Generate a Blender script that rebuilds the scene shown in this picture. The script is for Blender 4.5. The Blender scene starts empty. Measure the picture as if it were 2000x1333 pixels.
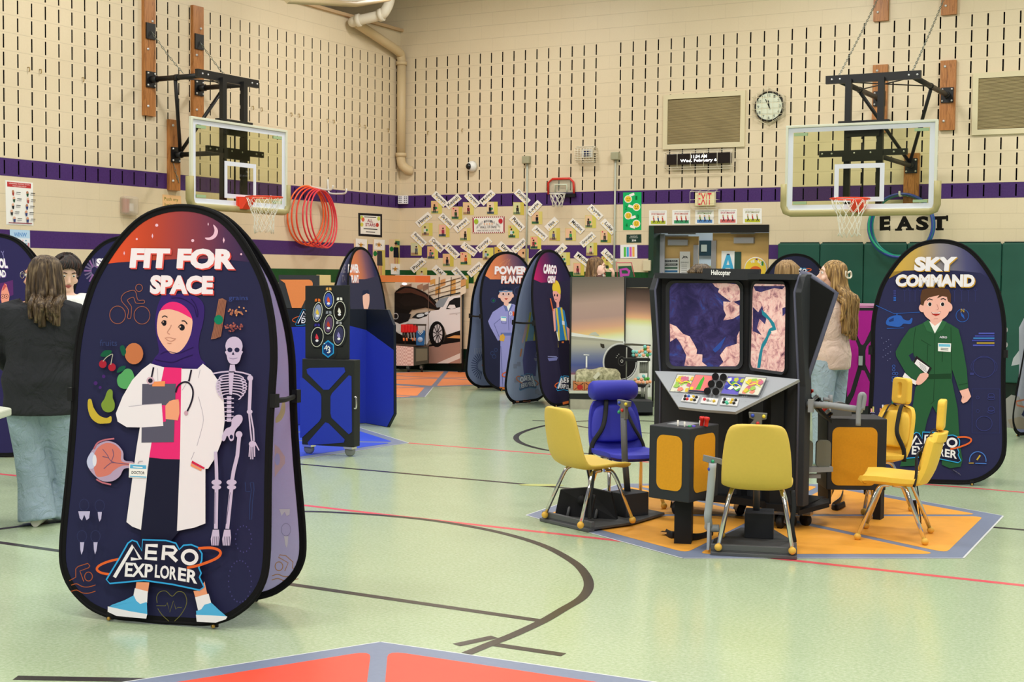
import bpy, bmesh, math, random
from mathutils import Vector, Matrix, noise
random.seed(7)
PI = math.pi
D2R = PI / 180
SC = bpy.context.scene
COL = SC.collection

# ------------------------------------------------------------------ camera
FPX = 2712.63                                    # focal length in pixels of a 2000 px wide frame
CAM = Vector((12.8055, -19.0607, 1.58236))
CR = Vector((0.87236821, 0.48874854, 0.00992833))     # camera right
CU = Vector((-0.03226738, 0.03730506, 0.99878283))    # camera up
CF = Vector((-0.48778328, 0.87162675, -0.04831438))   # camera forward
cd = bpy.data.cameras.new('camera')
cd.sensor_width = 36.0
cd.lens = 36.0 * FPX / 2000.0
cd.clip_start = 0.05
cam = bpy.data.objects.new('camera', cd)
COL.objects.link(cam)
m3 = Matrix((CR, CU, -CF)).transposed()
cam.matrix_world = Matrix.Translation(CAM) @ m3.to_4x4()
SC.camera = cam

# ------------------------------------------------------------------ light and exposure
SC.view_settings.view_transform = 'Standard'
SC.view_settings.look = 'None'
SC.view_settings.exposure = 0.0
SC.view_settings.gamma = 1.0
SC.view_settings.use_curve_mapping = False
try:
    SC.cycles.use_denoising = True
    SC.cycles.max_bounces = 6
    SC.cycles.diffuse_bounces = 3
    SC.cycles.glossy_bounces = 3
    SC.cycles.transparent_max_bounces = 16
    SC.cycles.caustics_reflective = False
    SC.cycles.caustics_refractive = False
    SC.cycles.sample_clamp_indirect = 6.0
except Exception:
    pass
wd = bpy.data.worlds.new('world')
SC.world = wd
wd.use_nodes = True
bg = wd.node_tree.nodes['Background']
bg.inputs[0].default_value = (0.97, 0.98, 1.0, 1)
bg.inputs[1].default_value = 0.30


def lamp(name, loc, sx, sy, power, color=(1, 0.98, 0.95), rot=(0, 0, 0)):
    l = bpy.data.lights.new(name, 'AREA')
    l.shape = 'RECTANGLE'
    l.size, l.size_y = sx, sy
    l.energy = power
    l.color = color
    o = bpy.data.objects.new(name, l)
    o.location = loc
    o.rotation_euler = rot
    COL.objects.link(o)
    return o


# the gym's high-bay fixtures in rows under the roof deck
LAMP_W = 114
for lx in (2.6, 7.0, 11.4, 15.8):
    for ly in (-2.8, -7.4, -12.0, -16.6, -21.2):
        lamp('gym_light', (lx, ly, 6.2), 1.3, 0.6, LAMP_W)
lamp('corridor_light', (5.4, 2.2, 2.75), 1.6, 0.6, 45, (0.9, 0.96, 1.0))

# ------------------------------------------------------------------ helpers


def V(*a):
    return Vector(a[0]) if len(a) == 1 else Vector(a)


def ray(x, y):
    return CF + CR * ((x - 1000) / FPX) - CU * ((y - 666.5) / FPX)


def hit(x, y, O, N):
    """point of the plane (O, N) seen at photo position x, y"""
    r = ray(x, y)
    return CAM + r * ((O - CAM).dot(N) / r.dot(N))


def fl(x, y, z=0.0):
    return hit(x, y, V(0, 0, z), V(0, 0, 1))


def wb(x, y, Y=0.0):
    return hit(x, y, V(0, Y, 0), V(0, 1, 0))


def wl(x, y, X=0.0):
    return hit(x, y, V(X, 0, 0), V(1, 0, 0))


def dep(x, y, t):
    return CAM + ray(x, y) * t


def lin(c):
    return c / 12.92 if c <= 0.04045 else ((c + 0.055) / 1.055) ** 2.4


def rgb(h):
    h = h.lstrip('#')
    return tuple(min(0.93, lin(int(h[i:i + 2], 16) / 255)) for i in (0, 2, 4))


_M = {}


def mat(h, r=0.55, s=0.3, metal=0.0, emit=0.0, nz=0.0, ns=30.0, bump=0.0, alpha=1.0, trans=0.0):
    """procedural paint, cloth or metal of one colour; nz mottles it, bump roughens it"""
    key = (h, r, s, metal, emit, nz, ns, bump, alpha, trans)
    if key in _M:
        return _M[key]
    m = bpy.data.materials.new('m_%s_%d' % (h.strip('#'), len(_M)))
    m.use_nodes = True
    nt = m.node_tree
    b = nt.nodes['Principled BSDF']
    c = rgb(h)
    b.inputs['Base Color'].default_value = (*c, 1)
    b.inputs['Roughness'].default_value = r
    b.inputs['Specular IOR Level'].default_value = s
    b.inputs['Metallic'].default_value = metal
    if emit:
        b.inputs['Emission Color'].default_value = (*c, 1)
        b.inputs['Emission Strength'].default_value = emit
    if alpha < 1:
        b.inputs['Alpha'].default_value = alpha
    if trans:
        b.inputs['Transmission Weight'].default_value = trans
        b.inputs['IOR'].default_value = 1.05
    if nz or bump:
        tc = nt.nodes.new('ShaderNodeTexCoord')
        n = nt.nodes.new('ShaderNodeTexNoise')
        n.inputs['Scale'].default_value = ns
        n.inputs['Detail'].default_value = 4
        nt.links.new(tc.outputs['Object'], n.inputs['Vector'])
        if nz:
            mx = nt.nodes.new('ShaderNodeMix')
            mx.data_type = 'RGBA'
            mx.inputs[6].default_value = (*[min(1, x * (1 + nz)) for x in c], 1)
            mx.inputs[7].default_value = (*[x * (1 - nz) for x in c], 1)
            nt.links.new(n.outputs['Fac'], mx.inputs[0])
            nt.links.new(mx.outputs[2], b.inputs['Base Color'])
        if bump:
            bp = nt.nodes.new('ShaderNodeBump')
            bp.inputs['Strength'].default_value = bump
            bp.inputs['Distance'].default_value = 0.01
            nt.links.new(n.outputs['Fac'], bp.inputs['Height'])
            nt.links.new(bp.outputs['Normal'], b.inputs['Normal'])
    _M[key] = m
    return m


class G:
    """small node-graph helper"""

    def __init__(s, name):
        s.m = bpy.data.materials.new(name)
        s.m.use_nodes = True
        s.nt = s.m.node_tree
        s.b = s.nt.nodes['Principled BSDF']
        s.tc = s.nt.nodes.new('ShaderNodeTexCoord')

    def n(s, t, **kw):
        nd = s.nt.nodes.new('ShaderNode' + t)
        for k, v in kw.items():
            setattr(nd, k, v)
        return nd

    def L(s, a, b):
        s.nt.links.new(a, b)

    def math(s, op, a, b=None, c=None):
        nd = s.n('Math', operation=op)
        for i, x in enumerate((a, b, c)):
            if x is None:
                continue
            if isinstance(x, (int, float)):
                nd.inputs[i].default_value = x
            else:
                s.L(x, nd.inputs[i])
        return nd.outputs[0]

    def noise(s, scale, detail=4, vec=None, rough=0.5, dist=0.0):
        nd = s.n('TexNoise')
        nd.inputs['Scale'].default_value = scale
        nd.inputs['Detail'].default_value = detail
        nd.inputs['Roughness'].default_value = rough
        nd.inputs['Distortion'].default_value = dist
        s.L(vec if vec is not None else s.tc.outputs['Object'], nd.inputs['Vector'])
        return nd.outputs['Fac']

    def ramp(s, fac, stops, interp='LINEAR'):
        nd = s.n('ValToRGB')
        cr = nd.color_ramp
        cr.interpolation = interp
        while len(cr.elements) < len(stops):
            cr.elements.new(0.5)
        for e, (p, h) in zip(cr.elements, stops):
            e.position = p
            e.color = (*rgb(h), 1)
        s.L(fac, nd.inputs[0])
        return nd.outputs['Color']

    def mix(s, fac, a, b, mode='MIX'):
        nd = s.n('Mix', data_type='RGBA', blend_type=mode)
        for i, x in ((0, fac), (6, a), (7, b)):
            if isinstance(x, (int, float)):
                nd.inputs[i].default_value = x
            elif isinstance(x, str):
                nd.inputs[i].default_value = (*rgb(x), 1)
            else:
                s.L(x, nd.inputs[i])
        return nd.outputs[2]

    def out(s, col, rough=0.5, spec=0.3, bumpfac=None, bump=0.2, dist=0.01):
        s.L(col, s.b.inputs['Base Color'])
        if isinstance(rough, (int, float)):
            s.b.inputs['Roughness'].default_value = rough
        else:
            s.L(rough, s.b.inputs['Roughness'])
        s.b.inputs['Specular IOR Level'].default_value = spec
        if bumpfac is not None:
            bp = s.n('Bump')
            bp.inputs['Strength'].default_value = bump
            bp.inputs['Distance'].default_value = dist
            s.L(bumpfac, bp.inputs['Height'])
            s.L(bp.outputs['Normal'], s.b.inputs['Normal'])
        return s.m


LOCAL = set()


def tag(o, label, cat, group=None, kind=None):
    o['label'] = label
    o['category'] = cat
    if group:
        o['group'] = group
    if kind:
        o['kind'] = kind
    return o


def thing(name, label, cat, loc=(0, 0, 0), group=None, rz=None):
    """Empty at a thing's base. With rz given its parts are built in local coordinates."""
    o = bpy.data.objects.new(name, None)
    o.empty_display_size = 0.1
    o.location = loc
    COL.objects.link(o)
    if rz is not None:
        o.rotation_euler = (0, 0, rz)
        LOCAL.add(o.name)
    tag(o, label, cat, group)
    return o


def cat_rom(pts, n=6, closed=True):
    pts = [Vector(p) for p in pts]
    out = []
    N = len(pts)
    rng = range(N) if closed else range(N - 1)
    for i in rng:
        if closed:
            a, b, c, d = pts[i - 1], pts[i], pts[(i + 1) % N], pts[(i + 2) % N]
        else:
            a, b, c, d = pts[max(0, i - 1)], pts[i], pts[i + 1], pts[min(N - 1, i + 2)]
        for k in range(n):
            t = k / n
            out.append(0.5 * ((2 * b) + (c - a) * t + (2 * a - 5 * b + 4 * c - d) * t * t + (3 * b - a - 3 * c + d) * t ** 3))
    if not closed:
        out.append(pts[-1])
    return out


class MB:
    """collects shapes into one mesh object"""

    def __init__(s):
        s.bm = bmesh.new()
        s.mats = []
        s.mi = 0
        s.T = None

    def m(s, material):
        if material not in s.mats:
            s.mats.append(material)
        s.mi = s.mats.index(material)
        return s

    def v(s, p):
        p = Vector(p)
        if s.T is not None:
            p = s.T @ p
        return s.bm.verts.new(p)

    def f(s, vs, smooth=False):
        try:
            f = s.bm.faces.new(vs)
        except ValueError:
            return None
        f.material_index = s.mi
        f.smooth = smooth
        return f

    def poly(s, pts):
        return s.f([s.v(p) for p in pts])

    def box(s, c, d, R=None):
        c = Vector(c)
        h = [x / 2 for x in d]
        vs = []
        for sx in (-1, 1):
            for sy in (-1, 1):
                for sz in (-1, 1):
                    p = Vector((sx * h[0], sy * h[1], sz * h[2]))
                    if R is not None:
                        p = R @ p
                    vs.append(s.v(c + p))
        for q in ((0, 1, 3, 2), (4, 6, 7, 5), (0, 4, 5, 1), (2, 3, 7, 6), (0, 2, 6, 4), (1, 5, 7, 3)):
            s.f([vs[i] for i in q])
        return s

    def prism(s, pts, off, smooth=False):
        """closed outline pts (3-D, planar) extruded by vector off"""
        off = Vector(off)
        a = [s.v(p) for p in pts]
        b = [s.v(Vector(p) + off) for p in pts]
        s.f(a)
        s.f(b[::-1])
        n = len(a)
        for i in range(n):
            s.f([a[i], b[i], b[(i + 1) % n], a[(i + 1) % n]], smooth)
        return s

    def holed(s, outer, inner, off):
        """frame: outline with the same number of inner points, extruded by off"""
        off = Vector(off)
        n = len(outer)
        A = [s.v(p) for p in outer]
        B = [s.v(p) for p in inner]
        A2 = [s.v(Vector(p) + off) for p in outer]
        B2 = [s.v(Vector(p) + off) for p in inner]
        for i in range(n):
            j = (i + 1) % n
            s.f([A[i], A[j], B[j], B[i]])
            s.f([A2[i], B2[i], B2[j], A2[j]])
            s.f([A[i], A2[i], A2[j], A[j]])
            s.f([B[i], B[j], B2[j], B2[i]])
        return s

    def tube(s, pts, r, seg=8, closed=False, cap=True, flat=1.0, up=None):
        pts = [Vector(p) for p in pts]
        n = len(pts)
        rs = r if isinstance(r, (list, tuple)) else [r] * n
        rings = []
        prev = Vector(up) if up is not None else None
        for i, p in enumerate(pts):
            if closed:
                t = pts[(i + 1) % n] - pts[i - 1]
            else:
                t = pts[min(n - 1, i + 1)] - pts[max(0, i - 1)]
            if t.length < 1e-9:
                t = Vector((0, 0, 1))
            t.normalize()
            if prev is None:
                prev = Vector((0, 0, 1)) if abs(t.z) < 0.9 else Vector((1, 0, 0))
            a = prev - t * prev.dot(t)
            if a.length < 1e-6:
                a = t.orthogonal()
            a.normalize()
            b = t.cross(a)
            prev = a
            rings.append([s.v(p + a * (math.cos(2 * PI * k / seg) * rs[i]) + b * (math.sin(2 * PI * k / seg) * rs[i] * flat)) for k in range(seg)])
        m = n if closed else n - 1
        for i in range(m):
            A, B = rings[i], rings[(i + 1) % n]
            for k in range(seg):
                s.f([A[k], A[(k + 1) % seg], B[(k + 1) % seg], B[k]], True)
        if cap and not closed:
            s.f(rings[0][::-1])
            s.f(rings[-1])
        return s

    def lathe(s, prof, c, axis=(0, 0, 1), seg=24):
        """prof = [(radius, height)] about the axis through c"""
        axis = Vector(axis).normalized()
        a = axis.orthogonal().normalized()
        b = axis.cross(a)
        c = Vector(c)
        rings = []
        for r, h in prof:
            if r < 1e-6:
                rings.append([s.v(c + axis * h)])
            else:
                rings.append([s.v(c + axis * h + (a * math.cos(2 * PI * k / seg) + b * math.sin(2 * PI * k / seg)) * r) for k in range(seg)])
        for A, B in zip(rings, rings[1:]):
            for k in range(seg):
                j = (k + 1) % seg
                if len(A) == 1 and len(B) > 1:
                    s.f([A[0], B[j], B[k]], True)
                elif len(B) == 1 and len(A) > 1:
                    s.f([A[k], A[j], B[0]], True)
                elif len(A) > 1:
                    s.f([A[k], A[j], B[j], B[k]], True)
        return s

    def ball(s, c, r, seg=16, rings=10, sc=(1, 1, 1), R=None):
        c = Vector(c)
        rows = []
        for i in range(rings + 1):
            th = PI * i / rings
            row = []
            for k in range(seg if 0 < i < rings else 1):
                p = Vector((math.sin(th) * math.cos(2 * PI * k / seg) * sc[0], math.sin(th) * math.sin(2 * PI * k / seg) * sc[1], math.cos(th) * sc[2])) * r
                if R is not None:
                    p = R @ p
                row.append(s.v(c + p))
            rows.append(row)
        for A, B in zip(rows, rows[1:]):
            for k in range(seg):
                j = (k + 1) % seg
                if len(A) == 1:
                    s.f([A[0], B[k], B[j]], True)
                elif len(B) == 1:
                    s.f([A[k], B[0], A[j]], True)
                else:
                    s.f([A[k], B[k], B[j], A[j]], True)
        return s

    def loft(s, secs, cap=True, smooth=True, closed=True):
        """skin through sections (lists of equal length)"""
        R = [[s.v(p) for p in sec] for sec in secs]
        n = len(R[0])
        for A, B in zip(R, R[1:]):
            for k in range(n if closed else n - 1):
                j = (k + 1) % n
                s.f([A[k], A[j], B[j], B[k]], smooth)
        if cap and closed:
            s.f(R[0][::-1])
            s.f(R[-1])
        return s

    def build(s, name, parent=None, bevel=0.0, bseg=2, sub=0, solid=0.0, remesh=0.0, smooth_it=0, recalc=True, auto=False):
        if recalc:
            bmesh.ops.recalc_face_normals(s.bm, faces=s.bm.faces[:])
        me = bpy.data.meshes.new(name)
        org = Vector((0, 0, 0))
        if parent is None and len(s.bm.verts):
            lo = Vector([min(v.co[i] for v in s.bm.verts) for i in range(3)])
            hi = Vector([max(v.co[i] for v in s.bm.verts) for i in range(3)])
            org = Vector(((lo.x + hi.x) / 2, (lo.y + hi.y) / 2, lo.z))
            for v in s.bm.verts:
                v.co -= org
        s.bm.to_mesh(me)
        s.bm.free()
        for mm in s.mats:
            me.materials.append(mm)
        o = bpy.data.objects.new(name, me)
        o.location = org
        COL.objects.link(o)
        if parent is not None:
            o.parent = parent
            root = parent
            while root.parent is not None:
                root = root.parent
            if root.name not in LOCAL:
                o.matrix_parent_inverse = wmat(parent).inverted()
        if solid:
            md = o.modifiers.new('solid', 'SOLIDIFY')
            md.thickness = solid
            md.offset = 0
        if bevel:
            md = o.modifiers.new('bevel', 'BEVEL')
            md.width = bevel
            md.segments = bseg
            md.limit_method = 'ANGLE'
            md.angle_limit = 0.6
        if remesh:
            md = o.modifiers.new('remesh', 'REMESH')
            md.mode = 'VOXEL'
            md.voxel_size = remesh
            md.use_smooth_shade = True
        if smooth_it:
            md = o.modifiers.new('smooth', 'SMOOTH')
            md.factor = 0.5
            md.iterations = smooth_it
        if sub:
            md = o.modifiers.new('sub', 'SUBSURF')
            md.levels = sub
            md.render_levels = sub
        return o


def wmat(o):
    m = Matrix.Translation(o.location) @ o.rotation_euler.to_matrix().to_4x4()
    if o.parent is not None:
        return wmat(o.parent) @ o.matrix_parent_inverse @ m
    return m


def copy_tree(o, parent=None):
    c = o.copy()
    COL.objects.link(c)
    if parent is not None:
        c.parent = parent
    for ch in list(o.children):
        copy_tree(ch, c)
    if o.name in LOCAL:
        LOCAL.add(c.name)
    return c


# text outlines -> triangles, cached
_TX = {}


def text_tris(txt, bold=0.0):
    k = (txt, bold)
    if k in _TX:
        return _TX[k]
    cu = bpy.data.curves.new('t', 'FONT')
    cu.body = txt
    cu.size = 1.0
    cu.offset = bold
    cu.resolution_u = 3
    o = bpy.data.objects.new('t', cu)
    COL.objects.link(o)
    bpy.context.view_layer.update()
    dg = bpy.context.evaluated_depsgraph_get()
    me = o.evaluated_get(dg).to_mesh()
    vs = [(v.co.x, v.co.y) for v in me.vertices]
    fs = [tuple(p.vertices) for p in me.polygons]
    o.evaluated_get(dg).to_mesh_clear()
    bpy.data.objects.remove(o)
    bpy.data.curves.remove(cu)
    if vs:
        x0, x1 = min(v[0] for v in vs), max(v[0] for v in vs)
        y0, y1 = min(v[1] for v in vs), max(v[1] for v in vs)
        vs = [((x - x0) / max(1e-6, x1 - x0), (y - y0) / max(1e-6, y1 - y0)) for x, y in vs]
    _TX[k] = (vs, fs)
    return _TX[k]


class Art:
    """flat print on a plane: shapes given in photo positions land on the plane (O, N), or in plane metres when uv=(U, W)"""

    def __init__(s, O, N, uv=None, step=0.00012, base=0.0004, rough=0.6):
        s.O, s.N = Vector(O), Vector(N).normalized()
        s.uv = None if uv is None else (Vector(uv[0]), Vector(uv[1]))
        s.mb = MB()
        s.k = 0
        s.step, s.base, s.rough = step, base, rough

    def P(s, p):
        x, y = p[0], p[1]
        if s.uv:
            return s.O + s.uv[0] * x + s.uv[1] * y
        return hit(x, y, s.O, s.N)

    def _off(s):
        s.k += 1
        return s.N * (s.base + s.step * s.k)

    def col(s, c):
        s.mb.m(c if not isinstance(c, str) else mat(c, s.rough, 0.15))

    def poly(s, c, pts, sm=0):
        s.col(c)
        if sm:
            pts = cat_rom([(p[0], p[1], 0) for p in pts], sm)
        o = s._off()
        s.mb.poly([s.P(p) + o for p in pts])
        return s

    def ell(s, c, cx, cy, rx, ry=None, rot=0, n=20, a0=0, a1=360):
        ry = rx if ry is None else ry
        cr, sr = math.cos(rot * D2R), math.sin(rot * D2R)
        m = n if a1 - a0 >= 360 else n + 1
        pts = []
        for k in range(m):
            t = (a0 + (a1 - a0) * k / n) * D2R
            X, Y = rx * math.cos(t), ry * math.sin(t)
            pts.append((cx + X * cr - Y * sr, cy + X * sr + Y * cr))
        return s.poly(c, pts)

    def rect(s, c, x0, y0, x1, y1):
        return s.poly(c, [(x0, y0), (x1, y0), (x1, y1), (x0, y1)])

    def line(s, c, pts, w, closed=False, sm=0):
        s.col(c)
        if sm:
            pts = cat_rom([(p[0], p[1], 0) for p in pts], sm, closed)
        pts = [Vector((p[0], p[1])) for p in pts]
        o = s._off()
        n = len(pts)
        L, R = [], []
        for i in range(n):
            if closed:
                t = pts[(i + 1) % n] - pts[i - 1]
            else:
                t = pts[min(i + 1, n - 1)] - pts[max(i - 1, 0)]
            if t.length < 1e-9:
                t = Vector((1, 0))
            t.normalize()
            nn = Vector((-t.y, t.x)) * (w / 2)
            L.append(s.mb.v(s.P(pts[i] + nn) + o))
            R.append(s.mb.v(s.P(pts[i] - nn) + o))
        for i in range(n if closed else n - 1):
            j = (i + 1) % n
            s.mb.f([L[i], L[j], R[j], R[i]])
        return s

    def ring(s, c, cx, cy, rx, ry, w, rot=0, n=28, a0=0, a1=360):
        cr, sr = math.cos(rot * D2R), math.sin(rot * D2R)
        full = a1 - a0 >= 360
        pts = []
        for k in range(n if full else n + 1):
            t = (a0 + (a1 - a0) * k / n) * D2R
            X, Y = rx * math.cos(t), ry * math.sin(t)
            pts.append((cx + X * cr - Y * sr, cy + X * sr + Y * cr))
        return s.line(c, pts, w, full)

    def text(s, c, txt, q, bold=0.02):
        """q = photo corners: bottom-left, bottom-right, top-right, top-left"""
        s.col(c)
        vs, fs = text_tris(txt, bold)
        o = s._off()
        a, b, d, e = [Vector((p[0], p[1])) for p in q]
        bv = [s.mb.v(s.P(a * (1 - x) * (1 - y) + b * x * (1 - y) + d * x * y + e * (1 - x) * y) + o) for x, y in vs]
        for f in fs:
            s.mb.f([bv[i] for i in f])
        return s

    def rtext(s, c, txt, x0, y0, x1, y1, bold=0.02):
        return s.text(c, txt, [(x0, y1), (x1, y1), (x1, y0), (x0, y0)] if not s.uv else [(x0, y0), (x1, y0), (x1, y1), (x0, y1)], bold)

    def build(s, name, parent=None):
        # every face looks along the plane normal
        for f in s.mb.bm.faces:
            f.normal_update()
            if f.normal.dot(s.N) < 0:
                f.normal_flip()
        return s.mb.build(name, parent, recalc=False)


def strip(pts, w):
    return pts

# ================================================================== SETTING
CO = 0.2032                                       # block course height


def struct(o, label=None, cat=None):
    o['kind'] = 'structure'
    o['label'] = label or o.name.replace('_', ' ')
    o['category'] = cat or o.name.split('_')[0]
    return o


def wall_paint(name, axis):
    """painted concrete block: tan with purple and green bands, mortar lines every course"""
    g = G(name)
    geo = g.n('NewGeometry')
    sep = g.n('SeparateXYZ')
    g.L(geo.outputs['Position'], sep.inputs[0])
    z = sep.outputs['Z']
    h = sep.outputs['X'] if axis == 'x' else sep.outputs['Y']
    n1 = g.noise(1.3, 4, geo.outputs['Position'])
    n2 = g.noise(45, 5, geo.outputs['Position'])
    tan = g.mix(n1, '#e9dabd', '#dfcdae')
    tan = g.mix(g.math('MULTIPLY', n2, 0.35), tan, '#d2be9c')
    pur = g.mix(n2, '#52307a', '#3a1f57')
    grn = g.mix(n2, '#0b5a26', '#063f18')
    base = g.mix(n2, '#0f2a1c', '#081910')

    def band(lo, hi):
        return g.math('MULTIPLY', g.math('GREATER_THAN', z, lo), g.math('LESS_THAN', z, hi))
    c = g.mix(band(13 * CO, 14 * CO), tan, pur)
    c = g.mix(band(9 * CO, 10 * CO), c, pur)
    c = g.mix(band(7 * CO, 8 * CO), c, grn)
    c = g.mix(g.math('LESS_THAN', z, 0.37), c, base)
    # mortar joints
    fz = g.math('FRACT', g.math('DIVIDE', z, CO))
    hz = g.math('ABSOLUTE', g.math('SUBTRACT', fz, 0.5))
    jz = g.math('GREATER_THAN', hz, 0.483)
    row = g.math('FLOOR', g.math('DIVIDE', z, CO))
    odd = g.math('MODULO', row, 2)
    fx = g.math('FRACT', g.math('ADD', g.math('ADD', g.math('DIVIDE', h, 2 * CO), 40.23), g.math('MULTIPLY', odd, 0.5)))
    hx = g.math('ABSOLUTE', g.math('SUBTRACT', fx, 0.5))
    jx = g.math('GREATER_THAN', hx, 0.489)
    j = g.math('MAXIMUM', g.math('MULTIPLY', jz, 0.9), g.math('MULTIPLY', jx, 0.3))
    c = g.mix(g.math('MULTIPLY', j, 0.2), c, '#5a4628')
    hgt = g.math('SUBTRACT', g.math('MULTIPLY', n2, 0.25), j)
    return g.out(c, 0.42, 0.35, hgt, 0.5, 0.004)


M_WALLX = wall_paint('block_paint_back', 'x')
M_WALLY = wall_paint('block_paint_left', 'y')
M_SLOT = mat('#15100c', 0.9, 0.05)


def slot_wall(mb, P, slots, u0, u1, rows, paint, nrm, skip=None):
    """P(u, z) -> point; slots = sorted centres along u; every slot is a real recess"""
    sw, sh, dp = 0.0098, 0.0785, 0.09
    nrm = V(nrm)
    for r in rows:
        zc, z0, z1 = (r + 0.5) * CO, r * CO, (r + 1) * CO
        edges = [u0] + [(a + b) / 2 for a, b in zip(slots, slots[1:])] + [u1]
        for i, sc in enumerate(slots):
            a, b = edges[i], edges[i + 1]
            mb.m(paint)
            if skip and skip(sc, zc):
                mb.poly([P(a, z0), P(b, z0), P(b, z1), P(a, z1)])
                continue
            O = [P(a, z0), P(b, z0), P(b, z1), P(a, z1)]
            I = [P(sc - sw, zc - sh), P(sc + sw, zc - sh), P(sc + sw, zc + sh), P(sc - sw, zc + sh)]
            for k in range(4):
                j = (k + 1) % 4
                mb.poly([O[k], O[j], I[j], I[k]])
            B = [p - nrm * dp for p in I]
            mb.m(M_SLOT)
            for k in range(4):
                j = (k + 1) % 4
                mb.poly([I[k], I[j], B[j], B[k]])
            mb.poly(B)


# ---- back wall (plane Y = 0) with the door opening
DX0, DX1, DZ = 4.470, 6.312, 2.318
XR = 13.2
ZT = 6.9
w = MB()
PB = lambda u, z: V(u, 0, z)
sl = [0.2954 + i * CO for i in range(64) if i != 17]
sl = [s_ for s_ in sl if s_ < XR - 0.1]
slot_wall(w, PB, sl, 0.0, XR, range(13, 25), M_WALLX, (0, -1, 0))
w.m(M_WALLX)
for a, b, z0, z1 in ((0, DX0, 0, 13 * CO), (DX1, XR, 0, 13 * CO), (DX0, DX1, DZ, 13 * CO), (-1.4, XR, 25 * CO, ZT)):
    if a < 0:
        w.poly([PB(a, 5.5), PB(0, 5.5), PB(0, ZT), PB(a, ZT)])
        a = 0
    w.poly([PB(a, z0), PB(b, z0), PB(b, z1), PB(a, z1)])
# thickness behind the opening
w.poly([PB(DX0, 0), V(DX0, 0.3, 0), V(DX0, 0.3, DZ), PB(DX0, DZ)])
w.poly([PB(DX1, 0), V(DX1, 0.3, 0), V(DX1, 0.3, DZ), PB(DX1, DZ)])
struct(w.build('wall_back', recalc=False))

# ---- left wall (plane X = 0)
w = MB()
PL = lambda u, z: V(0, -u, z)
sl = [0.1148 + i * CO for i in range(52)]
slot_wall(w, PL, sl, 0.0, 10.68, range(13, 25), M_WALLY, (1, 0, 0))
w.m(M_WALLY)
w.poly([PL(0, 0), PL(10.68, 0), PL(10.68, 13 * CO), PL(0, 13 * CO)])
w.poly([PL(0, 25 * CO), PL(10.68, 25 * CO), PL(10.68, 5.52), PL(0, 5.52)])
w.poly([V(0, 0, 5.52), V(-1.4, 0, 5.52), V(-1.4, -10.68, 5.52), V(0, -10.68, 5.52)])
struct(w.build('wall_left', recalc=False))
# trim angle on top of the left wall, roof deck
t = MB().m(mat('#c9a983', 0.6))
t.box((0.02, -5.34, 5.53), (0.07, 10.68, 0.045))
struct(t.build('trim_1'), 'trim angle along the top of the left wall')
g = G('roof_deck')
geo = g.n('NewGeometry')
sp = g.n('SeparateXYZ')
g.L(geo.outputs['Position'], sp.inputs[0])
ribs = g.math('SINE', g.math('MULTIPLY', sp.outputs['X'], 40.0))
md = g.out(g.mix(g.noise(3), '#e6ddcd', '#d5c9b5'), 0.7, 0.2, ribs, 0.5, 0.01)
c = MB().m(md)
c.poly([V(-1.4, 0.3, ZT), V(22, 0.3, ZT), V(22, -26, ZT), V(-1.4, -26, ZT)])
c.poly([V(-1.4, 0.0, 5.5), V(-1.4, -10.7, 5.5), V(-1.4, -10.7, ZT), V(-1.4, 0, ZT)])
struct(c.build('ceiling'))
# boxed white soffit whose corner shows beside the drain pipe
c = MB().m(mat('#efece6', 0.6))
q = [dep(695, 8, 16.5), dep(760, -3, 18.5), dep(760, -60, 18.5), dep(560, -60, 13.2), dep(560, 0, 13.2)]
c.prism(q, (0, 0, 1.1))
c.m(mat('#cbb189', 0.6))
c.tube([dep(560, 0, 13.15), dep(695, 8, 16.45), dep(762, -3, 18.45)], 0.035, 4)
struct(c.build('trim_2'), 'white boxed soffit corner under the roof')

# ---- floor
g = G('floor_vinyl')
geo = g.n('NewGeometry')
P = geo.outputs['Position']
n1 = g.noise(0.55, 3, P)
n2 = g.noise(60, 6, P, 0.7)
n3 = g.noise(7, 5, P, 0.65)
c = g.mix(n1, '#b7c7aa', '#aabc9a')
c = g.mix(g.math('MULTIPLY', n3, 0.5), c, '#bccbb0')
spk = g.ramp(n2, [(0.36, '#8fa676'), (0.5, '#b2c398'), (0.66, '#d6dfc6')])
c = g.mix(0.38, c, spk)
rg = g.math('ADD', 0.13, g.math('MULTIPLY', n3, 0.12))
m_floor = g.out(c, rg, 0.5, n3, 0.03, 0.01)
f = MB().m(m_floor)
f.poly([V(-0.1, -26, 0), V(22, -26, 0), V(22, 0.3, 0), V(-0.1, 0.3, 0)])
floor_o = struct(f.build('floor', recalc=False))

# painted court lines, thin flush strips


def floor_line(name, c, pts, wd, sm=0, z=0.0012):
    P3 = [fl(*p) for p in pts]
    if sm:
        P3 = cat_rom(P3, sm, False)
    b = MB().m(mat(c, 0.25, 0.45, nz=0.12, ns=25))
    L, R = [], []
    n = len(P3)
    for i in range(n):
        t = P3[min(n - 1, i + 1)] - P3[max(0, i - 1)]
        t.normalize()
        nn = Vector((-t.y, t.x, 0)) * wd / 2
        L.append(b.v(P3[i] + nn + V(0, 0, z)))
        R.append(b.v(P3[i] - nn + V(0, 0, z)))
    for i in range(n - 1):
        b.f([R[i], R[i + 1], L[i + 1], L[i]])
    return b


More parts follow.
